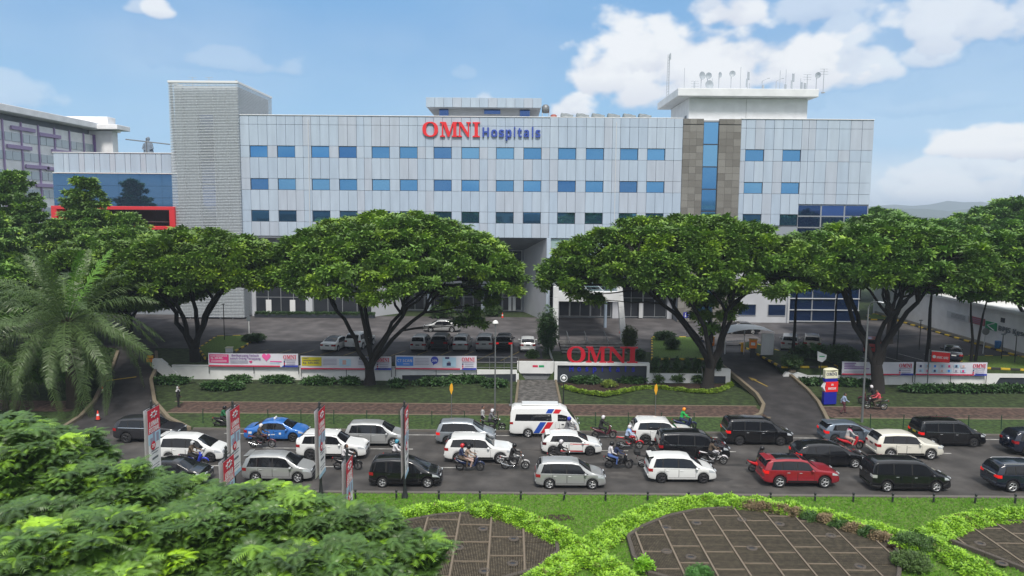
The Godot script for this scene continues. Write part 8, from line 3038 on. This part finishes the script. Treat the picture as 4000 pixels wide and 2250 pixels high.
	for q in [["base", 0.0, 1.1, "deep_blue", 0.36], ["red_panel", 1.1, 2.0, "sign_red", 0.4], ["blue_band", 2.0, 2.3, "deep_blue", 0.36], ["cream_head", 2.3, 3.05, "cream_panel", 0.4]]:
		var m := Mb.new()
		m.cbox(Vector3(0.08 if q[0] == "red_panel" else 0.0, (q[1] + q[2]) / 2, 0), Vector3(1.2, q[2] - q[1] - 0.004, q[4]), 0.02)
		obj(q[0], m, M[q[3]], py)
	var top := Mb.new()
	top.lathe(Transform3D(Basis(Vector3.RIGHT, PI / 2) * Basis.from_scale(Vector3(1, 1, 0.25)), Vector3(0, 3.04, -0.2)), [Vector2(0.59, 0), Vector2(0.59, 0.4), Vector2(0.01, 0.4)], 24)
	obj("rounded_top", top, M.cream_panel, py)
	lettering("letters", "OMNI", true, 0.26, 1.0, 0.02, M.banner_navy, py, Vector3(0, 2.7, 0.21))
	lettering("letters", "IN", false, 0.17, 0.2, 0.02, M.white_metal, py, Vector3(0.1, 1.75, 0.21))
	lettering("letters", "MASUK", false, 0.2, 0.75, 0.02, M.white_metal, py, Vector3(0.1, 1.42, 0.21))
	var ar := Mb.new()
	ar.ext(v2([-0.52, 1.15, -0.8, 1.55, -0.52, 1.95, -0.6, 1.55]), Transform3D(Basis.IDENTITY, Vector3(0, 0, -0.1)), 0.3)
	obj("white_arrow", ar, M.white_metal, py)
	# red shop board on a post, and the pale board seen from behind
	var rs := thing("red_board", "red board with white letters on a tall post above the right banners", "sign", Vector3(39.68, 0.36, -70.71), -0.5)
	var p := Mb.new()
	p.rod(Vector3.ZERO, Vector3(0, 3.6, 0), 0.055, 8)
	obj("post", p, M.grey_metal, rs)
	p = Mb.new()
	p.cbox(Vector3(0.95, 2.95, 0.0), Vector3(1.5, 0.95, 0.22), 0.02)
	obj("board", p, M.sign_red, rs)
	p = Mb.new()
	p.cbox(Vector3(0.95, 3.46, 0.0), Vector3(1.56, 0.06, 0.28), 0.01)
	obj("board_top", p, M.white_metal, rs)
	lettering("letters", "MMC MRI", false, 0.22, 0.95, 0.02, M.white_metal, rs, Vector3(1.1, 2.92, 0.115))
	p = Mb.new()
	disc(p, Vector3(0.42, 2.95, 0.1), 0.15, 0.02, 14)
	obj("emblem", p, M.white_metal, rs)
	var ws := thing("pale_board", "pale pentagon board on a thin post left of the entrance pylon", "sign", Vector3(29.29, 0.36, -70.36))
	p = Mb.new()
	p.rod(Vector3.ZERO, Vector3(0, 3.4, 0), 0.04, 8)
	obj("post", p, M.dark_metal, ws)
	obj("board", poly_box([-0.35, 2.5, 0.1, 2.35, 0.45, 2.65, 0.5, 3.05, -0.4, 3.4], 0.06, 0.05), M.pale_metal, ws)
	p = Mb.new()
	p.box(Vector3(0.05, 2.9, 0.065), Vector3(0.5, 0.1, 0.008))
	obj("print_line", p, M.emblem_green, ws)
	# small direction signs by the driveway
	var ls := thing("lift_sign", "small blue square sign with two white figures at the entrance corner", "sign", Vector3(21.28, 1.80, -90.81))
	p = Mb.new()
	p.rod(Vector3.ZERO, Vector3(0, 2.3, 0), 0.04)
	obj("post", p, M.grey_metal, ls)
	p = Mb.new()
	p.cbox(Vector3(0, 2.4, 0.03), Vector3(0.95, 0.7, 0.05), 0.01)
	obj("board", p, M.deep_blue, ls)
	for s in [-0.22, 0.22]:
		p = Mb.new()
		disc(p, Vector3(s, 2.55, 0.05), 0.08, 0.02, 12)
		p.cbox(Vector3(s, 2.3, 0.06), Vector3(0.16, 0.26, 0.02), 0.008)
		obj("white_figure", p, M.white_metal, ls)
	var ps := thing("parking_sign", "white parking sign on a post behind the driveway tree", "sign", Vector3(22.57, 1.80, -88.62))
	p = Mb.new()
	p.rod(Vector3.ZERO, Vector3(0, 1.7, 0), 0.04)
	obj("post", p, M.white_metal, ps)
	p = Mb.new()
	p.cbox(Vector3(0, 1.75, 0.03), Vector3(0.5, 0.9, 0.05), 0.01)
	obj("board", p, M.pale_metal, ps)
	lettering("letters", "P", false, 0.36, 0.0, 0.02, M.banner_navy, ps, Vector3(0, 1.9, 0.06))
	var rd := thing("red_notice", "small red and white notice by the ticket machine", "sign", Vector3(21.24, 1.80, -79.85))
	p = Mb.new()
	p.rod(Vector3.ZERO, Vector3(0, 1.2, 0), 0.03)
	obj("post", p, M.white_metal, rd)
	p = Mb.new()
	p.cbox(Vector3(0, 1.35, 0.03), Vector3(0.55, 0.6, 0.04), 0.01)
	obj("board", p, M.sign_red, rd)
	p = Mb.new()
	p.box(Vector3(0, 1.4, 0.055), Vector3(0.36, 0.08, 0.008))
	obj("print_line", p, M.white_metal, rd)

# ---------------------------------------------------------------- street furniture
func cone(label: String, at: Vector3) -> void:
	var o := thing("traffic_cone", label, "traffic cone", at)
	var m := Mb.new()
	m.cbox(Vector3(0, 0.025, 0), Vector3(0.38, 0.05, 0.38), 0.01)
	obj("base", m, M.dark_metal, o)
	m = Mb.new()
	m.lathe(Transform3D.IDENTITY, [Vector2(0.15, 0.05), Vector2(0.1, 0.34), Vector2(0.035, 0.74), Vector2(0.001, 0.75)], 14)
	obj("cone", m, M.cone_red, o)
	m = Mb.new()
	m.lathe(Transform3D.IDENTITY, [Vector2(0.108, 0.34), Vector2(0.08, 0.5)], 14)
	obj("white_band", m, M.white_metal, o)

func ticket_machine(label: String, at: Vector3, turn: float) -> void:
	var o := thing("ticket_machine", label, "ticket machine", at, turn)
	var m := Mb.new()
	m.cbox(Vector3(0, 0.6, 0), Vector3(0.5, 1.2, 0.5), 0.04)
	obj("pedestal", m, M.dark_metal, o)
	m = Mb.new()
	m.cbox(Vector3(0, 1.45, 0), Vector3(0.75, 0.85, 0.6), 0.05)
	obj("cabinet", m, M.orange, o)
	m = Mb.new()
	m.cbox(Vector3(0, 1.92, 0), Vector3(0.85, 0.08, 0.75), 0.02)
	obj("hood", m, M.orange_yellow, o)
	m = Mb.new()
	m.cbox(Vector3(0, 1.5, 0.31), Vector3(0.4, 0.3, 0.03), 0.01)
	obj("display_window", m, M.pale_metal, o)

func pole_banner(label: String, at: Vector3, top: float, low: float, high: float, lamp := true) -> void:
	var o := thing("banner_pole", label, "banner pole", at, 0.0, "black poles with paired festival banners")
	var m := Mb.new()
	m.lathe(Transform3D.IDENTITY, [Vector2(0.22, -0.05), Vector2(0.2, 0.18), Vector2(0.13, 0.3), Vector2(0.09, 0.75), Vector2(0.075, 0.9), Vector2(0.065, top - 0.3)], 12)
	obj("pole", m, M.dark_metal, o)
	m = Mb.new()
	m.lathe(Transform3D(Basis.IDENTITY, Vector3(0, top - 0.3, 0)), [Vector2(0.065, 0), Vector2(0.09, 0.05), Vector2(0.06, 0.12), Vector2(0.05, 0.2), Vector2(0.08, 0.26), Vector2(0.05, 0.34), Vector2(0.001, 0.38)], 12)
	obj("finial", m, M.dark_metal, o)
	for y in [low - 0.02, high + 0.06]:
		m = Mb.new()
		m.rod(Vector3(-0.14, y, 0.0), Vector3(0.14, y, 0.0), 0.025)
		for s in [-0.11, 0.11]: m.rod(Vector3(s, y, -0.75), Vector3(s, y, 0.75), 0.022)
		obj("bracket", m, M.dark_metal, o)
	for s in [-0.11, 0.11]:
		var h := high - low
		m = Mb.new()
		var rows := []
		for i in 7:
			var row := []
			for k in 5: row.append(Vector3(s + 0.012 * sin(i * 1.7 + k), low + h * i / 6.0, 0.72 - 1.44 * k / 4.0))
			rows.append(row)
		rows.reverse()
		for r in rows: r.reverse()
		m.grid(rows)
		obj("cloth", m, M.cloth_back, o)
		if s < 0: continue
		var bz := Basis(Vector3.UP, PI / 2)
		m = Mb.new()
		m.box(Vector3(s + 0.022, low + h * 0.82, 0), Vector3(0.008, h * 0.36, 1.43))
		obj("red_panel", m, M.festival_red, o)
		m = Mb.new()
		m.box(Vector3(s + 0.022, low + h * 0.56, 0), Vector3(0.008, h * 0.16, 1.43))
		obj("picture", m, M.banner_pale, o)
		m = Mb.new()
		for q in [[0.55, -0.35, 0.13, 0.3], [0.57, 0.1, 0.16, 0.25], [0.53, 0.4, 0.09, 0.3]]: m.box(Vector3(s + 0.028, low + h * q[0], q[1]), Vector3(0.008, h * q[2], q[3]))
		obj("picture_shape", m, M.banner_grey, o)
		lettering("letters", "LUNAR", false, 0.3, 1.1, 0.008, M.white_metal, o, Vector3(s + 0.03, low + h * 0.78, 0), bz)
		lettering("letters", "FESTIVAL", false, 0.28, 1.25, 0.008, M.white_metal, o, Vector3(s + 0.03, low + h * 0.69, 0), bz)
		m = Mb.new()
		for k in 7:
			var a := k * 0.9
			m.rod(Vector3(s + 0.03, low + h * 0.91 + sin(a) * 0.2, cos(a) * 0.42), Vector3(s + 0.03, low + h * 0.91 + sin(a + 2.0) * 0.2, cos(a + 2.0) * 0.42), 0.022, 4)
		obj("ornament", m, M.pale_metal, o)
		m = Mb.new()
		disc_x(m, Vector3(s + 0.024, low + h * 0.45, 0.2), 0.26, 0.014)
		obj("red_disc", m, M.festival_red, o)
		lettering("letters", "28", false, 0.2, 0.3, 0.008, M.white_metal, o, Vector3(s + 0.042, low + h * 0.45, 0.2), bz)
		for q in [[0.37, 0.9, 0.05], [0.33, 0.7, 0.04], [0.25, 0.7, 0.12], [0.15, 1.0, 0.03], [0.11, 0.8, 0.03]]:
			m = Mb.new()
			m.box(Vector3(s + 0.022, low + h * q[0], 0), Vector3(0.008, q[2], q[1]))
			obj("print_line", m, M.banner_navy if q[2] > 0.12 else M.frame_grey_dark, o)
		m = Mb.new()
		m.box(Vector3(s + 0.02, low + 0.12, 0), Vector3(0.006, 0.22, 1.43))
		obj("foot_band", m, M.banner_pale, o)

func disc_x(m: Mb, c: Vector3, r: float, d: float) -> void:
	m.lathe(Transform3D(Basis(Vector3.BACK, -PI / 2), c), [Vector2(r, 0), Vector2(r, d), Vector2(0.001, d)], 20)

func street_things() -> void:
	mat("festival_red", 0.55, 0.015, 0.04, 0.6)
	mat("lamp_white", 0.75, 0.75, 0.73, 0.3)
	# near kerb posts
	var us := [Vector3(-15.77, 0.10, -42.27), Vector3(-13.77, 0.10, -42.31), Vector3(-11.37, 0.10, -42.30), Vector3(-9.00, 0.10, -42.35), Vector3(-6.62, 0.10, -42.34), Vector3(-4.15, 0.10, -42.33), Vector3(-1.77, 0.10, -42.38), Vector3(0.61, 0.10, -42.37), Vector3(3.08, 0.10, -42.36), Vector3(5.54, 0.10, -42.41), Vector3(7.99, 0.10, -42.40), Vector3(10.37, 0.10, -42.39), Vector3(12.83, 0.10, -42.44), Vector3(15.14, 0.10, -42.43), Vector3(17.73, 0.10, -42.42), Vector3(19.98, 0.10, -42.47), Vector3(22.26, 0.10, -42.45), Vector3(24.64, 0.10, -42.44), Vector3(27.04, 0.10, -42.43), Vector3(29.42, 0.10, -42.48)]
	var proto: Node3D
	var where := ["by the near tree", "left of the second banner pole", "left of the third banner pole", "right of the third banner pole", "just left of the fourth banner pole", "behind the left end of the left hedge", "behind the gap in the left hedge", "below the left wheel of the near silver carrier", "below the near silver carrier, leaning", "right of the near silver carrier", "left of the near white carrier", "below the near white carrier's front wheel", "left of the red off-roader", "below the red off-roader's rear wheel", "below the red off-roader's front wheel", "between the red off-roader and the near black carrier", "below the near black carrier's rear wheel", "below the near black carrier's front wheel", "left of the near black off-roader at the edge", "nearest the right edge"]
	for i in us.size():
		var lbl := "short black kerb post %s" % where[i]
		if proto == null:
			proto = thing("kerb_post", lbl, "bollard", us[i], 0.0, "black posts along the near kerb")
			var m := Mb.new()
			m.lathe(Transform3D.IDENTITY, [Vector2(0.06, -0.1), Vector2(0.055, 0.46), Vector2(0.075, 0.48), Vector2(0.075, 0.54), Vector2(0.05, 0.58), Vector2(0.001, 0.6)], 10)
			obj("post", m, M.dark_metal, proto)
			m = Mb.new()
			m.lathe(Transform3D.IDENTITY, [Vector2(0.062, 0.36), Vector2(0.062, 0.42)], 10)
			obj("collar", m, M.grey_metal, proto)
		else:
			var d := dup(proto, lbl, us[i], 0.0, "black posts along the near kerb")
			if where[i].contains("leaning"): d.rotation.z = -0.22
			elif i in [12, 18]: d.rotation.z = -0.1
	# festival banners
	var base := -42.55
	pole_banner("black pole with red topped festival banners, first from the left, at the near tree", Vector3(-20.75, 0.1, base), 5.65, 1.35, 5.25)
	pole_banner("black pole with red topped festival banners, second from the left", Vector3(-16.05, 0.1, base), 5.65, 1.35, 5.3)
	pole_banner("black pole with red topped festival banners, third from the left", Vector3(-11.05, 0.1, base), 5.65, 1.35, 5.3)
	pole_banner("black pole with red topped festival banners, fourth from the left", Vector3(-6.15, 0.1, base), 5.75, 1.4, 5.4)
	pole_banner("black banner pole rising behind the near trees, right one of two", Vector3(-8.4, 0.1, -37.6), 4.55, 0.5, 4.0)
	pole_banner("black banner pole whose red tip shows above the near tree, left one of two", Vector3(-14.6, 0.1, -37.6), 4.6, 0.5, 4.0)
	pole_banner("banner pole glimpsed through the gap in the near trees", Vector3(-19.2, 0.1, -34.0), 4.6, 0.5, 4.0)
	# lamps and posts of the far side
	var lp := thing("path_lamp", "tall thin post with a white dome lamp in front of the parked row", "street lamp", Vector3(-1.32, 0.12, -60.60))
	var m := Mb.new()
	m.lathe(Transform3D.IDENTITY, [Vector2(0.1, -0.1), Vector2(0.065, 0.3), Vector2(0.045, 7.5)], 10)
	obj("post", m, M.grey_metal, lp)
	m = Mb.new()
	m.ball(Vector3(0, 7.55, 0), Vector3(0.24, 0.26, 0.24), 14, 8, 0.0, 1.0)
	obj("lamp_dome", m, M.lamp_white, lp)
	m = Mb.new()
	m.lathe(Transform3D(Basis.IDENTITY, Vector3(0, 7.45, 0)), [Vector2(0.001, 0), Vector2(0.22, 0.05), Vector2(0.24, 0.1)], 14)
	obj("lamp_rim", m, M.grey_metal, lp)
	var gp := thing("grey_post", "plain grey steel post beside the short path left of the gate", "post", Vector3(0.01, 0.12, -63.40))
	m = Mb.new()
	m.lathe(Transform3D.IDENTITY, [Vector2(0.12, -0.1), Vector2(0.1, 0.2), Vector2(0.085, 5.3), Vector2(0.001, 5.32)], 10)
	obj("post", m, M.grey_metal, gp)
	m = Mb.new()
	m.cbox(Vector3(0, 0.05, 0), Vector3(0.4, 0.1, 0.4), 0.02)
	obj("foot_plate", m, M.grey_metal, gp)
	var rl := thing("round_lamp", "round lamp on a dark post before the name wall", "street lamp", Vector3(4.30, 0.14, -60.69))
	m = Mb.new()
	m.rod(Vector3(0, -0.1, 0), Vector3(0, 2.75, 0), 0.05, 8)
	obj("post", m, M.dark_metal, rl)
	m = Mb.new()
	var ring := []
	var rr := []
	for i in 21:
		ring.append(Vector3(cos(TAU * i / 20.0) * 0.27, 3.02 + sin(TAU * i / 20.0) * 0.27, 0))
		rr.append(0.05)
	m.tube(ring, rr, 6, false)
	obj("ring", m, M.pale_metal, rl)
	m = Mb.new()
	m.ball(Vector3(0, 3.02, 0), Vector3(0.15, 0.15, 0.12), 12, 8)
	obj("lamp_globe", m, M.lamp_white, rl)
	var sl := thing("street_light", "thin grey street light post right of the entrance pylon", "street lamp", Vector3(28.14, 0.12, -59.12))
	m = Mb.new()
	m.lathe(Transform3D.IDENTITY, [Vector2(0.12, -0.1), Vector2(0.095, 0.4), Vector2(0.055, 9.3)], 10)
	m.tube([Vector3(0, 9.2, 0), Vector3(0.1, 9.7, 0.2), Vector3(0.2, 9.9, 1.2)], [0.06, 0.05, 0.04], 8)
	obj("post", m, M.grey_metal, sl)
	m = Mb.new()
	m.cbox(Vector3(0.22, 9.88, 1.5), Vector3(0.22, 0.1, 0.6), 0.04)
	obj("lamp_head", m, M.pale_metal, sl)
	# thin yard lamps and posts behind the walls
	for q in [[Vector3(39.54, 1.80, -76.32), 3.4, "thin yard lamp post before the blue glass bay"], [Vector3(44.86, 1.80, -82.00), 3.2, "thin yard lamp post between the right trees"], [Vector3(50.55, 1.80, -76.76), 2.6, "thin lamp post on the lawn by the white hall, left of two"], [Vector3(50.59, 1.80, -74.76), 2.8, "thin lamp post on the lawn by the white hall, right of two"], [Vector3(-32.41, 1.90, -84.16), 4.0, "thin post on the left island, behind the left rain tree"]]:
		var o := thing("yard_lamp", q[2], "lamp post", q[0])
		m = Mb.new()
		m.rod(Vector3(0, -0.1, 0), Vector3(0, q[1], 0), 0.045)
		obj("post", m, M.dark_metal, o)
		m = Mb.new()
		m.lathe(Transform3D(Basis.IDENTITY, Vector3(0, q[1], 0)), [Vector2(0.05, 0), Vector2(0.22, 0.04), Vector2(0.18, 0.12), Vector2(0.001, 0.16)], 12)
		obj("lamp_cap", m, M.grey_metal, o)
	var is_ := thing("yard_sign", "white post with a small dark sign at the corner of the left island", "sign", Vector3(-30.48, 1.90, -86.64))
	m = Mb.new()
	m.rod(Vector3(0, -0.1, 0), Vector3(0, 2.3, 0), 0.06)
	obj("post", m, M.white_metal, is_)
	m = Mb.new()
	m.cbox(Vector3(0, 2.1, 0.06), Vector3(0.45, 0.6, 0.05), 0.01)
	obj("board", m, M.frame_grey_dark, is_)
	var cb := thing("control_box", "small white box with a cap on the left island", "utility box", Vector3(-28.72, 1.90, -75.73))
	m = Mb.new()
	m.cbox(Vector3(0, 0.35, 0), Vector3(0.6, 0.7, 0.5), 0.03)
	obj("box", m, M.white_metal, cb)
	m = Mb.new()
	m.cbox(Vector3(0, 0.74, 0), Vector3(0.7, 0.1, 0.6), 0.03)
	obj("cap", m, M.cream_panel, cb)
	# orange markers on poles at the path
	for q in [[Vector3(-4.74, 0.14, -58.79), 2.95, "orange leaf shaped flag on a pole, left one, before the scan banner"], [Vector3(11.72, 0.14, -59.96), 2.75, "orange leaf shaped flag on a pole, right one, before the flower bed"]]:
		var o := thing("orange_flag", q[2], "flag", q[0])
		m = Mb.new()
		m.rod(Vector3(0, -0.1, 0), Vector3(0, q[1], 0), 0.03)
		obj("pole", m, M.grey_metal, o)
		obj("flag", poly_box([0.0, q[1] - 0.9, 0.13, q[1] - 0.45, 0.1, q[1] - 0.1, 0.02, q[1] + 0.05, -0.12, q[1] - 0.15, -0.14, q[1] - 0.5], 0.06, 0.03), M.orange_yellow, o)
	# wire fence on the far grass strip
	for s in [[-24.0, 16.0, "thin dark green post and wire fence on the far grass strip left of the driveway"], [28.0, 62.0, "thin dark green post and wire fence on the far grass strip at the right"]]:
		var o := thing("wire_fence", s[2], "fence", Vector3((s[0] + s[1]) / 2, 0.12, -57.4))
		var n_ := int((s[1] - s[0]) / 2.55)
		for i in n_ + 1:
			m = Mb.new()
			m.rod(Vector3(s[0] + i * 2.55, 0.0, -57.4), Vector3(s[0] + i * 2.55 + rng.randf_range(-0.04, 0.04), 1.25, -57.4), 0.035)
			put(o, "post", m, M.green_metal)
		for y in [0.45, 0.85, 1.2]:
			m = Mb.new()
			m.rod(Vector3(s[0], y, -57.4), Vector3(s[0] + n_ * 2.55, y, -57.4), 0.009, 4)
			put(o, "wire", m, M.green_metal)
	# cones
	cone("red and white cone on the left driveway beside the palm", Vector3(-36.35, 0.20, -65.78))
	cone("red and white cone at the foot of the left driveway above the near tree", Vector3(-32.67, 0.05, -58.31))
	cone("cone by the kerb before the entrance recess", Vector3(-1.29, 1.80, -103.56))
	cone("cone by the right leg of the porch", Vector3(13.36, 1.80, -91.60))
	# left gate: marker sign and barrier
	var ms := thing("driveway_marker", "orange and white sign board on a post at the left wall end", "sign", Vector3(-35.39, 0.70, -72.88))
	m = Mb.new()
	m.rod(Vector3(0, -0.2, 0), Vector3(0, 1.2, 0), 0.04)
	obj("post", m, M.orange_yellow, ms)
	m = Mb.new()
	m.cbox(Vector3(0, 1.15, 0.04), Vector3(0.75, 0.35, 0.05), 0.01)
	obj("board", m, M.orange, ms)
	m = Mb.new()
	m.cbox(Vector3(0, 1.5, 0.04), Vector3(0.6, 0.25, 0.05), 0.01)
	obj("top_board", m, M.orange_yellow, ms)
	# ticket machines, barrier and the little white canopy on the right driveway
	ticket_machine("orange ticket machine behind the driveway tree", Vector3(20.78, 1.80, -78.07), 0.2)
	ticket_machine("orange ticket machine on the kerb right of the driveway tree", Vector3(24.87, 1.80, -76.76), -0.3)
	var ca := thing("barrier_canopy", "white curved canopy roof over the parking barrier behind the driveway tree", "canopy", Vector3(26.14, 1.80, -77.86))
	var rows := []
	for i in 9:
		var row := []
		for k in 5:
			var t := i / 8.0
			row.append(Vector3(-4.2 + t * 5.2, 2.2 + sin(t * 2.2 + 0.3) * 0.75, 1.0 - k * 0.9))
		row.reverse()
		rows.append(row)
	m = Mb.new()
	for r in rows: pass
	m.grid(rows)
	obj("roof", m, M.pale_metal, ca)
	m = Mb.new()
	m.cbox(Vector3(0.55, 1.2, 0.1), Vector3(1.3, 2.4, 0.16), 0.05)
	obj("end_wall", m, M.roof_white, ca)
	for x in [-3.6, -1.6]:
		m = Mb.new()
		m.rod(Vector3(x, 0, -0.8), Vector3(x, 2.5, -0.8), 0.05)
		obj("leg", m, M.white_metal, ca)
	var ba := thing("parking_barrier", "raised red and white barrier arm beside the orange ticket machine", "barrier", Vector3(24.83, 1.80, -80.00))
	m = Mb.new()
	m.cbox(Vector3(0, 0.5, 0), Vector3(0.35, 1.0, 0.35), 0.03)
	obj("housing", m, M.orange_yellow, ba)
	m = Mb.new()
	m.cham(Transform3D(Basis(Vector3.BACK, 0.12), Vector3(-1.4, 1.15, 0.2)), Vector3(2.8, 0.09, 0.05), 0.01)
	obj("arm", m, M.white_metal, ba)
	# bin, fan and mirror by the white hall
	var bn := thing("blue_bin", "blue drum bin beside the lawn by the white hall", "bin", Vector3(53.73, 1.80, -82.38))
	m = Mb.new()
	m.lathe(Transform3D.IDENTITY, [Vector2(0.001, 0.2), Vector2(0.3, 0.2), Vector2(0.33, 0.9), Vector2(0.3, 1.0), Vector2(0.001, 1.02)], 16)
	obj("drum", m, M.sign_blue_bin, bn)
	m = Mb.new()
	for q in [-0.2, 0.2]: m.rod(Vector3(q, 0, 0), Vector3(q, 0.3, 0), 0.03)
	obj("stand", m, M.dark_metal, bn)
	var fn := thing("post_mirror", "round traffic mirror on a leaning pale post by the white hall", "mirror", Vector3(50.61, 1.80, -79.96))
	m = Mb.new()
	m.rod(Vector3.ZERO, Vector3(0.12, 2.3, 0), 0.05)
	obj("post", m, M.pale_metal, fn)
	m = Mb.new()
	disc(m, Vector3(0.1, 2.45, 0.05), 0.38, 0.06, 18)
	obj("mirror", m, M.grey_metal, fn)
	# yellow border plants and the soil bed before the name wall
	var bed := PackedVector2Array()
	for q in bed_outline: bed.append(Vector2(q.x, q.z))
	var tr := Geometry2D.triangulate_polygon(bed)
	m = Mb.new()
	for i in range(0, tr.size(), 3):
		var t := []
		for k in 3:
			var p := bed[tr[i + k]]
			t.append(Vector3(p.x, open_height(p.y) + 0.05, p.y))
		if (t[1] - t[0]).cross(t[2] - t[0]).y < 0: t.reverse()
		m.tri(t[0], t[1], t[2])
	struct("flower_bed", m, M.soil)
	m = Mb.new()
	for i in border_line.size() - 1:
		var a: Vector3 = border_line[i] + Vector3(0, 0.02, -0.35)
		var b: Vector3 = border_line[i + 1] + Vector3(0, 0.02, -0.35)
		a.y = open_height(a.z) + 0.08
		b.y = open_height(b.z) + 0.08
		m.cham(Transform3D(Basis.looking_at(b - a, Vector3.UP), (a + b) / 2), Vector3(0.12, 0.16, (b - a).length()), 0.02)
	struct("bed_edging", m, M.brown_kerb)
	hedge("wavy border of low yellow green plants before the name wall", border_line, 0.5, 0.24, 9, false)
	shrub("pale_shrub", "pale spiky plant in the middle of the flower bed", "shrub", Vector3(9.15, 0.33, -69.32), Vector3(0.7, 0.35, 0.5), 120, broad_small, Color(3.2, 2.4, 1.5), 0.3, 210)
	for i in 3:
		shrub("bed_palm", "%s of three grey green leafy plants before the low white wall" % ["left", "middle", "right"][i], "shrub", Vector3(14.06, 0.36, -71.47) + Vector3(i * 1.95, 0, 0), Vector3(0.55, 0.42, 0.4), 90, broad_tuft, Color(1.5, 1.5, 1.2), 0.3, 220 + i)
	var vs := [[Vector3(-25.78, 0.37, -70.04), 1.3, "below the first fence banner, left"], [Vector3(-22.07, 0.37, -70.17), 1.6, "below the first fence banner, right"], [Vector3(-18.17, 0.37, -69.65), 1.5, "left of the left rain tree's trunk"], [Vector3(-15.20, 0.37, -69.76), 1.0, "at the left rain tree's trunk"], [Vector3(-10.59, 0.37, -68.96), 0.8, "at the foot of the white wall post"], [Vector3(-7.33, 0.37, -69.71), 1.8, "below the scan banner, left"], [Vector3(-4.41, 0.37, -70.78), 1.9, "below the scan banner, right"], [Vector3(-1.52, 0.37, -69.27), 1.2, "before the dark wall by the grey post"], [Vector3(6.99, 0.37, -70.85), 1.6, "before the left half of the name wall"], [Vector3(11.58, 0.37, -71.01), 1.3, "before the right half of the name wall"], [Vector3(29.08, 0.37, -70.95), 2.0, "behind the entrance pylon"], [Vector3(32.41, 0.37, -70.74), 2.0, "right of the entrance pylon"], [Vector3(38.45, 0.37, -68.59), 2.4, "at the foot of the right wall, left"], [Vector3(41.83, 0.37, -68.70), 2.4, "at the foot of the right wall, middle"], [Vector3(45.59, 0.37, -68.83), 2.4, "at the foot of the right wall, right"], [Vector3(-31.86, 0.37, -69.34), 1.8, "at the foot of the left end tree"], [Vector3(-26.32, 0.37, -67.50), 2.0, "right of the left end tree's trunk"]]
	for i in vs.size():
		shrub("verge_plant", "dark broad leaved plants %s" % vs[i][2], "shrub", vs[i][0], Vector3(vs[i][1], 0.3, 0.6), int(120 * vs[i][1]), broad_tuft, Color(0.62, 0.85, 0.72), 0.35, 240 + i, "dark plants along the wall foot")

var border_line := [Vector3(4.89, 0.32, -69.06), Vector3(5.97, 0.32, -67.72), Vector3(7.05, 0.32, -66.87), Vector3(8.42, 0.32, -66.33), Vector3(9.98, 0.32, -67.26), Vector3(11.58, 0.32, -68.67), Vector3(13.18, 0.32, -69.34), Vector3(14.62, 0.32, -68.77), Vector3(15.97, 0.32, -68.20), Vector3(17.22, 0.32, -67.64), Vector3(18.40, 0.32, -67.68), Vector3(19.60, 0.32, -68.63), Vector3(20.89, 0.32, -70.56)]
var bed_outline := [Vector3(4.89, 0.32, -69.06), Vector3(5.97, 0.32, -67.72), Vector3(7.05, 0.32, -66.87), Vector3(8.42, 0.32, -66.33), Vector3(9.98, 0.32, -67.26), Vector3(11.58, 0.32, -68.67), Vector3(13.18, 0.32, -69.34), Vector3(14.62, 0.32, -68.77), Vector3(15.97, 0.32, -68.20), Vector3(17.22, 0.32, -67.64), Vector3(18.40, 0.32, -67.68), Vector3(19.60, 0.32, -68.63), Vector3(20.89, 0.32, -70.56), Vector3(20.5, 0.36, -70.9), Vector3(4.4, 0.36, -70.8)]
